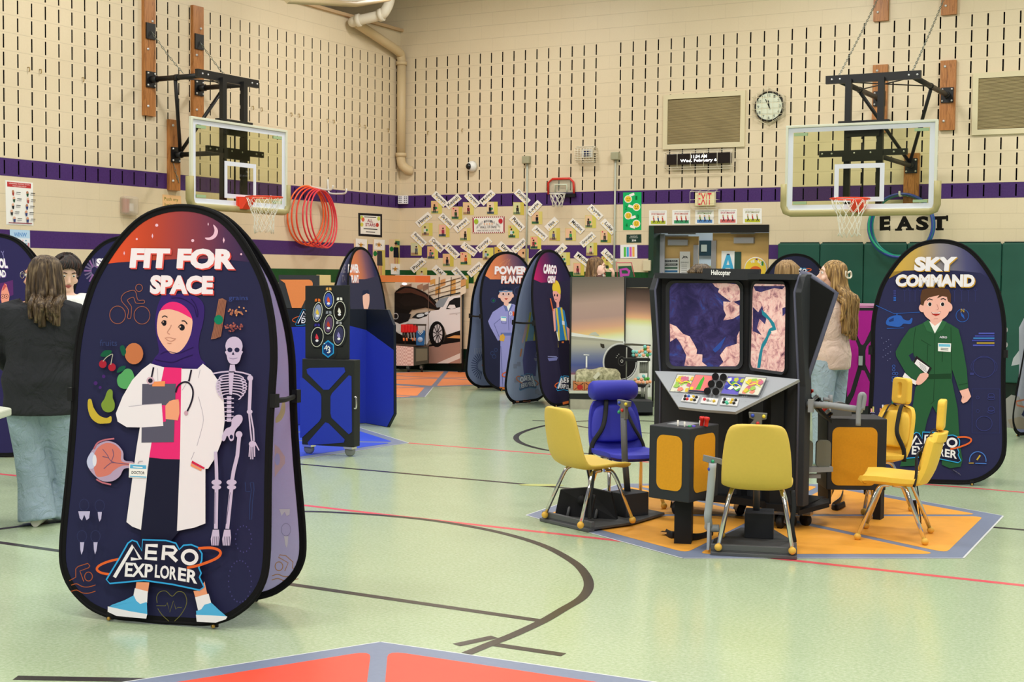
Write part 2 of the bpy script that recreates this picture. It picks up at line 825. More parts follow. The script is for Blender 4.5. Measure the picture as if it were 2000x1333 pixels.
BLK, RED = '#3b3634', '#e8606a'
cl = MB()
lines = [
    (BLK, [(-60, 1043), (0, 1034), (122, 1020), (300, 1007), (450, 1001), (606, 1000), (695, 1004), (752, 1008), (829, 1015.5), (906, 1027), (983, 1042.5), (1060, 1066), (1118, 1097), (1143, 1122), (1150, 1146), (1136, 1169), (1100, 1191), (1060, 1214.5), (1003, 1241), (960, 1258), (911, 1278)], 0.052, 5, 0.0012),
    (BLK, [(-60, 1052), (0, 1060.5), (120, 1077.5), (587, 1145), (1053, 1213)], 0.052, 0, 0.0009),
    (BLK, [(966, 1260), (1101, 1280)], 0.052, 0, 0.0009),
    (BLK, [(891, 1261), (966, 1245)], 0.052, 0, 0.0009),
    (BLK, [(30, 1325), (250, 1329), (330, 1331)], 0.055, 0, 0.0009),
    (RED, [(-60, 920), (0, 926.5), (606, 989), (752, 1006), (1160, 1051.5), (1560, 1096.5), (2000, 1144.5), (2080, 1153)], 0.052, 0, 0.0005),
    (RED, [(700, 858), (799, 866), (1087, 889), (1900, 954), (2000, 962.5), (2050, 966)], 0.05, 0, 0.0005),
    (BLK, [(400, 890), (596, 908), (1041, 948), (1500, 991), (1944, 1031), (2060, 1041)], 0.05, 0, 0.0009),
    (BLK, [(1300, 824), (1200, 822), (1120, 824), (1075, 830), (1040, 838), (1014, 848), (1008, 857), (1018, 866), (1045, 875), (1087, 882), (1200, 889), (1320, 890)], 0.055, 5, 0.0012),
    (BLK, [(1040, 822), (1077, 823.5), (1170, 840), (1300, 849)], 0.05, 0, 0.0009),
]
for c_, pts, wd_, sm_, z_ in lines:
    b = floor_line('l', c_, pts, wd_, sm_, z_)
    me = bpy.data.meshes.new('tmp')
    b.bm.to_mesh(me)
    b.bm.free()
    cl.m(b.mats[0])
    vv = [cl.v(v.co) for v in me.vertices]
    for p in me.polygons:
        cl.f([vv[i] for i in p.vertices])
    bpy.data.meshes.remove(me)
cl.m(mat('#b9bd76', 0.5))
o_ = fl(1058, 948.5)
cl.poly([o_ + V(math.cos(a * PI / 8) * 0.17 * 0.87 - math.sin(a * PI / 8) * 0.05 * 0.49, math.cos(a * PI / 8) * 0.17 * 0.49 + math.sin(a * PI / 8) * 0.05 * 0.87, 0.0022) for a in range(16)])
lo_ = cl.build('court_lines', floor_o, recalc=False)
lo_['kind'] = 'structure'

# ---- skirting is painted; door set in the back wall
M_DOORF = mat('#1c3a2b', 0.4, 0.4)
M_DOORB = mat('#14120f', 0.4, 0.4)
M_WOOD = mat('#e0b877', 0.45, 0.35, nz=0.10, ns=6)
M_STEEL = mat('#a9a8ab', 0.35, 0.5, metal=0.6)
M_STEELP = mat('#b7b6c0', 0.4, 0.5)
d1 = thing('door_1', 'dark green steel door frame set in the back wall under the EXIT sign', 'door frame', (5.39, 0.1, 0))
d1['kind'] = 'structure'
b = MB().m(M_DOORF)
b.box((DX0 + 0.03, 0.12, DZ / 2), (0.08, 0.28, DZ))
b.box((DX1 - 0.01, 0.19, DZ / 2), (0.03, 0.2, DZ))
b.m(M_DOORB)
b.box(((DX0 + DX1) / 2, 0.03, DZ - 0.055), (DX1 - DX0, 0.09, 0.11))
b.box(((DX0 + DX1) / 2, 0.2, DZ - 0.02), (DX1 - DX0, 0.24, 0.06))
b.build('door_frame', d1)
b = MB().m(M_STEELP)
b.box((DX0 + 0.105, 0.235, 1.1), (0.07, 0.03, 2.2))
b.build('strike_plate', d1)


def closer(b, cx, Y, z, arm):
    b.m(M_STEELP)
    b.box((cx, Y - 0.03, z), (0.3, 0.06, 0.085))
    b.m(M_STEEL)
    b.box((cx - 0.02, Y - 0.045, z + 0.1), (0.36, 0.02, 0.02))
    b.box((cx + arm, Y - 0.045, z + 0.135), (0.42, 0.02, 0.025))


# right leaf, shut in the frame
d2 = thing('door_2', 'tan wooden door leaf with a round WE ARE poster, right of the pair', 'door', (5.95, 0.2, 0))
d2['kind'] = 'structure'
YD = 0.20
xa, xb = wb(1392, 450, YD).x, wb(1501.5, 450, YD).x
b = MB().m(M_WOOD).box(((xa + xb) / 2, YD + 0.025, 1.11), (xb - xa, 0.045, 2.2))
b.build('leaf', d2)
b = MB().m(M_STEEL).box((xa + 0.03, YD - 0.01, 1.1), (0.075, 0.03, 2.0))
b.build('edge_strip', d2)
b = MB()
closer(b, wb(1455, 470, YD).x, YD, wb(1455, 470, YD).z, -0.05)
b.build('door_closer', d2)
b = MB().m(mat('#2f5145', 0.15, 0.5)).box((wb(1441, 520, YD).x, YD - 0.003, 1.66), (0.1, 0.012, 0.55))
b.build('vision_glass', d2)
# left leaf, swung half open into the corridor
YE = 0.34
d3 = thing('door_3', 'tan wooden door leaf standing ajar into the corridor with notices on it', 'door', (4.9, 0.5, 0))
d3['kind'] = 'structure'
xc, xd = wb(1287, 450, YE).x, wb(1364, 450, YE + 0.12).x
Rz = Matrix.Rotation(math.atan2(0.12, xd - xc), 3, 'Z')
mid = V((xc + xd) / 2, YE + 0.06, 1.09)
Wd = math.hypot(xd - xc, 0.12)
b = MB().m(M_WOOD).box(mid + V(0, 0.03, 0), (Wd, 0.045, 2.16), Rz)
b.build('leaf', d3)
b = MB().m(M_STEELP).box(mid + Rz @ V(Wd / 2 - 0.03, -0.005, 0), (0.07, 0.05, 1.9), Rz)
b.build('edge_strip', d3)
b = MB()
b.T = Matrix.Translation(V(mid.x, mid.y, 0)) @ Rz.to_4x4()
closer(b, 0.0, 0.0, wb(1326, 474, YE).z, 0.06)
b.build('door_closer', d3)
# corridor behind
b = MB().m(mat('#dfe9f1', 0.6))
b.poly([V(3.2, 3.4, 0), V(8, 3.4, 0), V(8, 3.4, 3), V(3.2, 3.4, 3)])
b.poly([V(3.2, 0.3, 0), V(3.2, 3.4, 0), V(3.2, 3.4, 3), V(3.2, 0.3, 3)])
b.poly([V(8, 0.3, 0), V(8, 3.4, 0), V(8, 3.4, 3), V(8, 0.3, 3)])
b.m(mat('#e9ecef', 0.7)).poly([V(3.2, 0.3, 3), V(8, 0.3, 3), V(8, 3.4, 3), V(3.2, 3.4, 3)])
b.m(mat('#b9b8a5', 0.4)).poly([V(3.2, 0.3, 0.002), V(8, 0.3, 0.002), V(8, 3.4, 0.002), V(3.2, 3.4, 0.002)])
b.m(mat('#c2cf62', 0.6)).poly([V(3.6, 3.38, 0), V(5.5, 3.38, 0), V(5.5, 3.38, 1.75), V(3.6, 3.38, 1.75)])
struct(b.build('wall_corridor', recalc=True), 'pale blue corridor beyond the open door')
# sign in the corridor
p0 = wb(1371, 478, 3.3)
b = MB().m(mat('#2d4650', 0.5)).box(wb(1381, 485, 3.33) + V(0.06, 0, 0), (0.5, 0.02, 0.26))
b.m(mat('#cfd6c8', 0.5)).box(wb(1375, 485, 3.31), (0.1, 0.02, 0.12))
tag(b.build('corridor_sign'), 'dark sign on the corridor wall seen through the door gap', 'sign')

# ---- vinyl floor mats: grey hexagons with coloured wedges


def hex_mat(c, r, a0, colour, name, label, sides=6, bw=0.105, sp=0.035, th=0.003):
    o = thing(name, label, 'floor mat', (c[0], c[1], 0))
    V6 = [V(c[0] + r * math.cos(a0 + k * 2 * PI / sides), c[1] + r * math.sin(a0 + k * 2 * PI / sides), 0) for k in range(sides)]
    C0 = V(c[0], c[1], 0)
    b = MB().m(mat('#7c86a0', 0.4, 0.35, nz=0.08, ns=40))
    b.prism(V6, (0, 0, th))
    b.m(mat('#cfd2d4', 0.5))
    for k in range(sides):
        p, q = V6[k], V6[(k + 1) % sides]
        dv = (q - p).normalized()
        nn = V(dv.y, -dv.x, 0) * 0.012
        b.poly([p + V(0, 0, 0.002), q + V(0, 0, 0.002), q + nn + V(0, 0, 0.002), p + nn + V(0, 0, 0.002)])
    b.build('border', o)
    up = V(0, 0, th + 0.0008)
    for k in range(sides):
        A, B = V6[k], V6[(k + 1) % sides]
        ab = (B - A).normalized()
        inn = V(-ab.y, ab.x, 0)
        # wedge: inset from the edge by bw and from the two spokes by sp
        ca, cb = (A - C0).normalized(), (B - C0).normalized()
        na, nb = V(-ca.y, ca.x, 0), V(cb.y, -cb.x, 0)

        def isect(p, d, q, e):
            det = d.x * e.y - d.y * e.x
            s = ((q.x - p.x) * e.y - (q.y - p.y) * e.x) / det
            return p + d * s
        E0 = A + inn * bw
        p1 = isect(E0, ab, C0 + na * sp, ca)
        p2 = isect(E0, ab, C0 + nb * sp, cb)
        p3 = isect(C0 + na * sp, ca, C0 + nb * sp, cb)
        tri = [p1, p2, p3]
        pts = []
        for i in range(3):                        # rounded corners
            pp, pc, pn = tri[i - 1], tri[i], tri[(i + 1) % 3]
            rr = 0.09 if i < 2 else 0.04
            a_ = pc + (pp - pc).normalized() * rr
            c_ = pc + (pn - pc).normalized() * rr
            for s_ in range(5):
                t_ = s_ / 4
                pts.append(a_ * (1 - t_) ** 2 + pc * 2 * t_ * (1 - t_) + c_ * t_ ** 2)
        w_ = MB().m(mat(colour, 0.42, 0.3, nz=0.09, ns=18))
        w_.poly([p + up for p in pts])
        w_.build('wedge', o)
    return o


HC = (9.831, -10.2725)
hex_mat(HC, 1.5885, 212.1 * D2R, '#f0a842', 'floor_mat', 'amber hexagonal floor mat with grey border under the helicopter simulator')
# red mat at the bottom edge
va = fl(743, 1256)
e1 = (fl(1160, 1316.5) - va).normalized()
e2 = (fl(255, 1332) - va).normalized()
bis = (e1 + e2).normalized()
rc = va + bis * 1.5885
hex_mat((rc.x, rc.y), 1.5885, math.atan2(-bis.y, -bis.x), '#f4533c', 'floor_mat', 'bright red hexagonal floor mat with grey border at the bottom of the photo')
# blue mat under the blue station, orange mat before the car picture
vb = fl(797, 866)
d_ = V(-0.55, 0.83, 0).normalized()
e1 = (fl(640, 897) - vb).normalized()
e2 = (fl(722, 830) - vb).normalized()
bis = (e1 + e2).normalized()
rc = vb + bis * 1.5885
hex_mat((rc.x, rc.y), 1.5885, math.atan2(-bis.y, -bis.x), '#3c56d6', 'floor_mat', 'blue hexagonal floor mat with grey border beside the blue cart')
vf, vr = fl(827, 776), fl(847, 757)
ed = (vr - vf).normalized()
rc = (vf + vr) / 2 + V(-ed.y, ed.x, 0) * 1.3757
a0_ = math.atan2(vf.y - rc.y, vf.x - rc.x)
hex_mat((rc.x, rc.y), 1.5885, a0_, '#f5935c', 'floor_mat', 'orange hexagonal floor mat nearer the camera, beside the blue booth')
an_ = a0_ + PI / 2
hex_mat((rc.x + 2.76 * math.cos(an_), rc.y + 2.76 * math.sin(an_)), 1.5885, a0_, '#f5935c', 'floor_mat', 'orange hexagonal floor mat against the wall below the car picture')

# ================================================================== POP-UP BANNERS
_HW = [(-0.014, 0.0), (-0.012, 0.10), (-0.010, 0.2), (0.0, 0.27), (0.035, 0.36), (0.11, 0.452), (0.2, 0.503), (0.3, 0.517), (0.45, 0.514), (0.65, 0.505), (0.88, 0.5), (1.05, 0.502), (1.19, 0.503), (1.32, 0.49), (1.43, 0.466), (1.53, 0.434), (1.64, 0.375), (1.75, 0.295), (1.83, 0.205), (1.872, 0.105), (1.885, 0.0)]


def outline(inset=0.0):
    R = [(w, v) for v, w in _HW]
    pts = R + [(-u, v) for u, v in R[-2:0:-1]]
    pts = [(p.x, p.y) for p in cat_rom([(u, v, 0) for u, v in pts], 3)]
    if inset:
        out = []
        n = len(pts)
        for i in range(n):
            a, b = V(*pts[i - 1], 0), V(*pts[(i + 1) % n], 0)
            t = (b - a).normalized()
            out.append((pts[i][0] - t.y * inset, pts[i][1] + t.x * inset))
        return out
    return pts


def gradmat(p0, p1, stops, rough=0.6, nz=0.05):
    """printed linear colour blend running from world point p0 to p1"""
    p0, p1 = Vector(p0), Vector(p1)
    d = p1 - p0
    g = G('print_blend')
    geo = g.n('NewGeometry')
    vm = g.n('VectorMath', operation='SUBTRACT')
    g.L(geo.outputs['Position'], vm.inputs[0])
    vm.inputs[1].default_value = p0
    dt = g.n('VectorMath', operation='DOT_PRODUCT')
    g.L(vm.outputs[0], dt.inputs[0])
    dt.inputs[1].default_value = d / d.length_squared
    f = dt.outputs['Value']
    return g.out(g.ramp(f, stops), rough, 0.15)


M_BIND = mat('#0d0d10', 0.75, 0.2)
M_STRAP = mat('#141418', 0.6, 0.3)
M_PEG = mat('#c39b4a', 0.35, 0.5, metal=0.6)


class Panel:
    def __init__(s, base, n, lean):
        """base = middle of the bottom edge, n = horizontal outward normal, lean in radians towards -n"""
        s.n0 = Vector(n).normalized()
        s.u = V(-s.n0.y, s.n0.x, 0)
        s.v = V(0, 0, 1) * math.cos(lean) - s.n0 * math.sin(lean)
        s.n = s.u.cross(s.v)
        s.O = Vector(base)

    def P(s, u, v, h=0.0):
        return s.O + s.u * u + s.v * v + s.n * h

    def px(s, x, y):
        p = hit(x, y, s.O, s.n) - s.O
        return p.dot(s.u), p.dot(s.v)


def banner(name, label, base, n, sep=0.5, faces=None, cols=('#23244a', '#23244a', '#b0addc', '#b0addc'), strap_v=1.0, strap=True):
    """A-frame banner; base = floor point under the front panel's middle; faces = dict key -> painter(art, panel)"""
    n = Vector((n[0], n[1], 0)).normalized()
    lean = math.asin((sep / 2 - 0.018) / 1.88)
    base = Vector((base[0], base[1], 0.016))
    o = thing(name, label, 'banner', (base.x - n.x * sep / 2, base.y - n.y * sep / 2, 0), 'pop up banners')
    F = Panel(base, n, lean)
    B = Panel(base - n * sep, -n, lean)
    faces = faces or {}
    for key, pn, co, ci in (('front', F, cols[0], cols[2]), ('rear', B, cols[1], cols[3])):
        nm = key + '_panel'
        I = outline(0.012)
        b = MB()
        b.m(co if not isinstance(co, str) else mat(co, 0.65, 0.2, nz=0.05, ns=120))
        b.poly([pn.P(u, v, 0.0015) for u, v in I])
        b.m(ci if not isinstance(ci, str) else mat(ci, 0.7, 0.15, nz=0.04, ns=120))  # inner face: pale print back, colour raised for light through the cloth
        b.poly([pn.P(u, v, -0.0015) for u, v in I[::-1]])
        po = b.build(nm, o, recalc=False)
        for side, sg in (('', 1), ('_in', -1)):
            if key + side in faces:
                a = Art(pn.O + pn.n * 0.0015 * sg, pn.n * sg, rough=0.65)
                faces[key + side](a, pn)
                a.build('printed_graphic', po)
        # binding with a sprung hoop inside
        fr = MB().m(M_BIND)
        out, inn = outline(0.0), outline(0.034)
        fr.holed([pn.P(u, v, 0.004) for u, v in out], [pn.P(u, v, 0.0035) for u, v in inn], pn.n * -0.008)
        fr.tube([pn.P(u, v) for u, v in outline(0.008)], 0.009, 6, closed=True)
        fr.build('binding', o)
        for u in (-0.24, 0.27):
            pg = MB().m(M_STRAP)
            pg.box(pn.P(u, 0.006), (0.03, 0.016, 0.034), pnR(pn))
            pg.m(M_PEG).ball(pn.P(u, -0.006, 0.014), 0.009, 8, 6)
            pg.build('peg', o)
    if strap:
        for sg in (-1, 1):
            s_ = MB().m(M_STRAP)
            a, b_ = F.P(0.5 * sg, strap_v), B.P(-0.5 * sg, strap_v)
            s_.tube([a, (a + b_) / 2 - V(0, 0, 0.006), b_], 0.012, 6, flat=0.5)
            s_.box(a, (0.03, 0.03, 0.06))
            s_.box(b_, (0.03, 0.03, 0.06))
            s_.build('side_strap', o)
    return o, F, B


def pnR(pn):
    return Matrix((pn.u, pn.n, pn.v)).transposed()


class CArt:
    """lets a painter give shapes in the coordinates of a zoomed crop of the photo"""

    def __init__(s, art, ox, oy, sc, sy=None, dx=0.0, dy=0.0):
        s.a, s.ox, s.oy, s.sc = art, ox, oy, sc
        s.sy = sy or sc
        s.f = None

    def t(s, p):
        if s.f:
            return s.f(p[0], p[1])
        return (p[0] / s.sc + s.ox, p[1] / s.sy + s.oy)

    def poly(s, c, pts, sm=0):
        s.a.poly(c, [s.t(p) for p in pts], sm)
        return s

    def ell(s, c, cx, cy, rx, ry=None, rot=0, n=18):
        ry = rx if ry is None else ry
        cr, sr = math.cos(rot * D2R), math.sin(rot * D2R)
        pts = []
        for k in range(n):
            t = 2 * PI * k / n
            X, Y = rx * math.cos(t), ry * math.sin(t)
            pts.append(s.t((cx + X * cr - Y * sr, cy + X * sr + Y * cr)))
        s.a.poly(c, pts)
        return s

    def line(s, c, pts, w, closed=False, sm=0):
        s.a.line(c, [s.t(p) for p in pts], w / s.sc, closed, sm)
        return s

    def ring(s, c, cx, cy, rx, ry, w, rot=0, n=26, a0=0, a1=360):
        cr, sr = math.cos(rot * D2R), math.sin(rot * D2R)
        full = a1 - a0 >= 360
        pts = []
        for k in range(n if full else n + 1):
            t = (a0 + (a1 - a0) * k / n) * D2R
            X, Y = rx * math.cos(t), ry * math.sin(t)
            pts.append((cx + X * cr - Y * sr, cy + X * sr + Y * cr))
        return s.line(c, pts, w, full)

    def text(s, c, txt, q, bold=0.02):
        s.a.text(c, txt, [s.t(p) for p in q], bold)
        return s

    def rect(s, c, x0, y0, x1, y1):
        return s.poly(c, [(x0, y0), (x1, y0), (x1, y1), (x0, y1)])


def logo(c, fill='#1b1c38', white='#f4f0f8', cyan='#35a8ea', orange='#e9672f'):
    """AERO EXPLORER mark in the coordinates of the foreground banner's close-up"""
    out = [(430, 487), (455, 515), (700, 492), (900, 520), (1100, 562), (1133, 540), (1100, 470), (1112, 440), (1095, 400), (1116, 350), (1118, 300), (1090, 255), (1040, 235), (985, 240), (955, 270), (930, 225), (860, 205), (690, 200), (685, 280), (650, 215), (615, 203), (585, 225), (520, 340)]
    c.line(orange, [(560, 448), (480, 450), (400, 440), (362, 415), (380, 385), (450, 355), (540, 335)], 17, sm=4)
    c.poly(fill, out)
    c.line(cyan, out, 11, True)
    c.line(orange, [(1090, 262), (1180, 258), (1240, 275), (1250, 305), (1210, 340), (1100, 382), (1010, 402)], 19, sm=4)
    W = 25
    c.line(white, [(488, 470), (622, 243), (676, 338), (606, 338)], W)
    c.line(white, [(800, 243), (722, 240), (715, 334), (795, 338)], W)
    c.line(white, [(718, 288), (792, 292)], W)
    c.line(white, [(838, 345), (845, 247), (915, 253), (932, 275), (915, 298), (850, 298)], W)
    c.line(white, [(880, 300), (938, 355)], W)
    c.ring(white, 1030, 325, 51, 47, W, 8)
    c.text(white, 'EXP', [(562, 465), (762, 473), (768, 377), (570, 362)], 0.03)
    c.text(white, 'LOR', [(778, 472), (935, 492), (940, 395), (784, 377)], 0.03)
    c.text(white, 'ER', [(945, 492), (1085, 518), (1092, 425), (950, 397)], 0.03)


def title(c, txt, q, white, shade, dx, dy, bold=0.058):
    c.text(shade, txt, [(p[0] + dx, p[1] + dy) for p in q], bold)
    c.text(shade, txt, [(p[0] + dx * .5, p[1] + dy * .5) for p in q], bold)
    c.text(white, txt, q, bold)


# ------------------------------------------------------------------ FIT FOR SPACE
def fit_front(a, pn):
    A = CArt(a, 0, 400, 3.0303)
    Cc = CArt(a, 200, 560, 6.665)
    Dd = CArt(a, 200, 700, 3.704)
    E = CArt(a, 120, 640, 4.164)
    Fc = CArt(a, 380, 640, 3.028)
    Gc = CArt(a, 100, 1000, 3.704)
    top = gradmat(hit(215, 500, pn.O, pn.n), hit(500, 470, pn.O, pn.n), [(0.0, '#e8552f'), (0.28, '#c4492f'), (0.55, '#93414a'), (0.8, '#553457'), (1.0, '#2a2950')])
    ins = outline(0.02)
    arch = [pn.P(u, v, 0.0015) for u, v in ins if v > 1.5]
    bot = [(1520, 345), (1400, 332), (1250, 320), (1060, 322), (850, 332), (690, 343), (640, 349)]
    a.col(top)
    off = a._off()
    arch = [p + off for p in arch]
    bt = [a.P(A.t(p)) + off for p in bot]
    a.mb.poly(arch + bt[::-1])
    W, RD = '#f6eefc', '#e5564f'
    # stars and moon
    mo = '#f0c4da'
    A.poly(mo, [(1262, 118), (1285, 140), (1290, 165), (1278, 192), (1252, 208), (1225, 208), (1213, 196), (1240, 194), (1262, 178), (1270, 150)], 3)
    for x, y, r in ((928, 122, 9), (810, 204, 6), (1141, 213, 9), (1428, 294, 6)):
        A.ell(mo, x, y, r)
    for x, y, r in ((903, 186, 15), (736, 288, 13), (1233, 116, 11), (1325, 211, 18)):
        A.poly(mo, [(x, y - r), (x + r * .35, y), (x, y + r), (x - r * .35, y), ])
    # cyclist
    cy = '#9d5d4c'
    Cc.ring(cy, 200, 370, 103, 115, 9)
    Cc.ring(cy, 518, 375, 103, 115, 9)
    Cc.ring(cy, 480, 18, 44, 48, 9)
    Cc.line(cy, [(345, 420), (330, 395), (340, 300), (260, 200), (250, 140), (300, 80), (400, 50), (440, 80), (465, 175), (535, 178), (552, 195), (540, 218), (450, 218), (430, 200), (405, 140), (335, 170), (335, 195), (380, 260), (382, 300), (372, 405)], 9, True, 3)
    # hijab and face
    Cc.poly('#3a2473', [(800, 105), (1000, 95), (1150, 112), (1270, 160), (1330, 280), (1312, 480), (1270, 640), (1255, 800), (1285, 940), (1345, 1010), (1270, 1075), (1050, 1065), (850, 1055), (700, 1060), (645, 1010), (690, 920), (735, 860), (725, 740), (700, 600), (690, 450), (710, 300), (750, 180)], 4)
    Cc.poly('#ee2f7c', [(750, 330), (790, 260), (850, 215), (920, 200), (1000, 215), (1080, 265), (1140, 340), (1176, 435), (1120, 410), (1000, 345), (880, 315), (800, 320)], 3)
    Cc.poly('#f9c0a8', [(745, 328), (800, 305), (880, 298), (1000, 330), (1120, 393), (1172, 432), (1172, 520), (1150, 630), (1100, 740), (1030, 830), (960, 868), (900, 872), (868, 850), (790, 760), (730, 650), (712, 540), (720, 430)], 3)
    ink = '#1d1a24'
    for x, y, rx, ry in ((808, 478, 30, 36), (1040, 536, 36, 39)):
        Cc.ell(ink, x, y, rx, ry)
    Cc.ell('#f9c0a8', 795, 462, 9, 9)
    Cc.ell('#f9c0a8', 1018, 524, 9, 12)
    Cc.line(ink, [(782, 405), (800, 388), (825, 386), (850, 404)], 13, sm=3)
    Cc.line(ink, [(1035, 450), (1065, 448), (1090, 465), (1108, 492)], 14, sm=3)
    Cc.line(ink, [(772, 480), (785, 455), (810, 443), (838, 455)], 9, sm=3)
    Cc.line(ink, [(990, 535), (1012, 505), (1040, 497), (1070, 515)], 9, sm=3)
    Cc.line('#c98f7e', [(900, 500), (888, 535), (852, 588), (855, 608), (882, 622)], 8, sm=3)
    Cc.line('#c98f7e', [(818, 668), (850, 698), (895, 712), (935, 700), (960, 678)], 8, sm=3)
    Cc.line('#c98f7e', [(830, 668), (875, 664), (920, 676), (955, 680)], 6, sm=3)
    Cc.line('#c98f7e', [(850, 735), (880, 744), (905, 738)], 7)
    dk = '#261752'
    Cc.line(dk, [(900, 150), (1020, 150), (1130, 200), (1200, 270), (1235, 400), (1245, 330), (1210, 230), (1160, 160)], 9, sm=3)
    Cc.line(dk, [(690, 950), (800, 975), (930, 985), (1050, 935), (1180, 890)], 9, sm=3)
    Cc.line(dk, [(760, 880), (850, 845), (990, 870), (1100, 830), (1190, 790)], 7, sm=3)
    # titles
    title(A, 'FIT FOR', [(768, 376), (1392, 384), (1398, 262), (780, 257)], W, RD, 8, 8)
    title(A, 'SPACE', [(888, 530), (1262, 532), (1266, 422), (894, 417)], W, RD, 7, 8)
    # grains
    Cc.poly('#9b6752', [(1520, 165), (1570, 155), (1622, 185), (1550, 650), (1480, 680), (1418, 690), (1450, 560)])
    for k in range(5):
        Cc.line('#6f4238', [(1535 + k * 18, 180), (1440 + k * 22, 670)], 4)
    Cc.ell('#0e8060', 1520, 435, 58, 62)
    rd = random.Random(3)
    for k in range(34):
        A.ell(rd.choice(('#d99a6a', '#b9745c')), 1405 + rd.gauss(0, 22), 640 + rd.gauss(0, 11), 6, 5, rd.random() * 90, 7)
    for k in range(40):
        A.ell(rd.choice(('#b4655c', '#8c4a4c')), 1390 + rd.gauss(0, 26), 728 + rd.gauss(0, 13), 6, 5, rd.random() * 90, 7)
    A.text('#3a4c92', 'grains', [(1362, 576), (1476, 576), (1476, 541), (1362, 541)], 0.0)
    E.text('#333f70', 'fruits', [(325, 152), (466, 152), (466, 102), (325, 102)], 0.0)
    # fruit
    E.ell('#c9784d', 603, 215, 75, 87)
    E.poly('#155a45', [(490, 160), (520, 150), (540, 200), (520, 235), (500, 210)], 3)
    for x, y in ((350, 300), (425, 325)):
        E.ell('#ad2338', x, y, 31, 32)
    E.line('#b9b9a8', [(352, 278), (380, 245), (428, 218), (425, 250), (415, 305)], 6, sm=3)
    E.poly('#145c40', [(330, 232), (365, 190), (420, 190), (415, 215), (375, 240)], 3)
    E.poly('#5aaa68', [(500, 375), (540, 338), (585, 350), (608, 420), (580, 480), (530, 502), (480, 480), (466, 430), (480, 390)], 4)
    E.poly('#155a45', [(465, 370), (485, 325), (535, 315), (520, 350)], 3)
    E.poly('#7f9a3c', [(408, 503), (430, 520), (432, 575), (448, 620), (440, 670), (400, 692), (355, 675), (338, 625), (365, 580), (385, 525)], 4)
    E.poly('#cbb23d', [(232, 590), (258, 588), (275, 650), (320, 715), (380, 738), (418, 722), (418, 772), (370, 782), (310, 780), (255, 735), (230, 660)], 3)
    for x, y, r in ((358, 400, 14), (293, 455, 16), (330, 490, 12)):
        E.ell('#4a2672', x, y, r)
    # eye
    E.poly('#b9a3c4', [(222, 1090), (245, 1030), (300, 960), (380, 925), (460, 945), (515, 1010), (525, 1080), (600, 1095), (600, 1140), (525, 1150), (490, 1210), (430, 1250), (350, 1250), (290, 1210), (240, 1150)], 4)
    E.poly('#d87d72', [(275, 1060), (310, 980), (380, 940), (450, 955), (500, 1010), (505, 1090), (600, 1105), (600, 1125), (510, 1125), (440, 1165), (400, 1200), (310, 1215), (280, 1150)], 4)
    E.poly('#c8cdf0', [(222, 1090), (240, 1040), (270, 1015), (290, 1060), (285, 1130), (260, 1150), (235, 1140)], 3)
    E.ell('#e6e6fa', 285, 1082, 17, 48)
    for br in ([(600, 1115), (500, 1108), (420, 1090), (390, 1040), (350, 990)], [(420, 1090), (440, 1040), (430, 990)], [(470, 1105), (420, 1100), (360, 1150)], [(400, 1060), (350, 1050)]):
        E.line('#7a5a7a', br, 6, sm=2)
    E.line('#c47080', [(280, 990), (310, 940), (370, 915), (445, 905)], 13, sm=3)
    E.line('#c47080', [(300, 1235), (350, 1262), (420, 1278)], 13, sm=3)
    # coat, shirt, clipboard
    wt, pk, sk = '#f3eef8', '#ee2f7c', '#f6a884'
    Dd.poly('#1c1d36', [(330, 700), (580, 700), (570, 1250), (500, 1333), (300, 1333), (290, 1240)])
    Dd.poly(pk, [(450, 66), (590, 74), (588, 400), (577, 733), (460, 730), (345, 718)])
    Dd.poly(wt, [(360, 40), (300, 85), (230, 160), (160, 280), (112, 400), (125, 460), (190, 500), (285, 502), (262, 640), (188, 1185), (230, 1218), (293, 1242), (352, 720), (440, 165), (460, 68)])
    Dd.poly(wt, [(585, 78), (700, 80), (740, 42), (800, 90), (860, 180), (890, 300), (898, 450), (880, 590), (830, 720), (778, 800), (758, 802), (758, 1195), (680, 1225), (553, 1250), (575, 700)])
    gr = '#b9b2c4'
    Dd.line(gr, [(708, 280), (742, 420), (735, 500), (697, 635)], 4, sm=3)
    Dd.line(gr, [(678, 680), (655, 735)], 4)
    Dd.line(gr, [(412, 75), (415, 165)], 3)
    Dd.line(gr, [(640, 150), (590, 235)], 3)
    Dd.line(gr, [(720, 85), (708, 145)], 3)
    Dd.poly('#5c5b70', [(303, 188), (545, 186), (530, 608), (297, 612)])
    Dd.poly(wt, [(205, 350), (443, 330), (455, 492), (300, 502), (190, 500), (125, 460), (112, 400), (160, 345)])
    Dd.line(gr, [(205, 352), (320, 338), (443, 330)], 4)
    Dd.poly(pk, [(445, 342), (470, 342), (474, 458), (453, 464)])
    Dd.poly(sk, [(470, 345), (500, 312), (530, 302), (565, 300), (570, 322), (572, 400), (560, 452), (520, 446), (472, 442)])
    Dd.poly('#f79c64', [(378, 172), (468, 168), (466, 206), (375, 206)])
    st = '#201c30'
    Dd.line(st, [(385, 68), (368, 150)], 12)
    Dd.ell('#d6b4c8', 362, 165, 28, 28)
    Dd.ell(st, 362, 165, 17, 17)
    Dd.line(st, [(658, 86), (640, 170)], 12)
    Dd.line(st, [(545, 250), (560, 205), (600, 176), (640, 182), (667, 225), (668, 280), (650, 340), (628, 385)], 12, sm=4)
    Dd.ell('#cfa9bd', 619, 398, 14, 17)
    Dd.poly('#d8284f', [(664, 742), (755, 792), (748, 804), (658, 758)])
    Dd.poly('#f79c74', [(656, 760), (735, 802), (728, 816), (652, 780)])
    E.poly('#ffffff', [(570, 1106), (716, 1116), (712, 1226), (566, 1220)])
    E.poly('#5cb4e4', [(578, 1114), (708, 1122), (707, 1152), (576, 1146)])
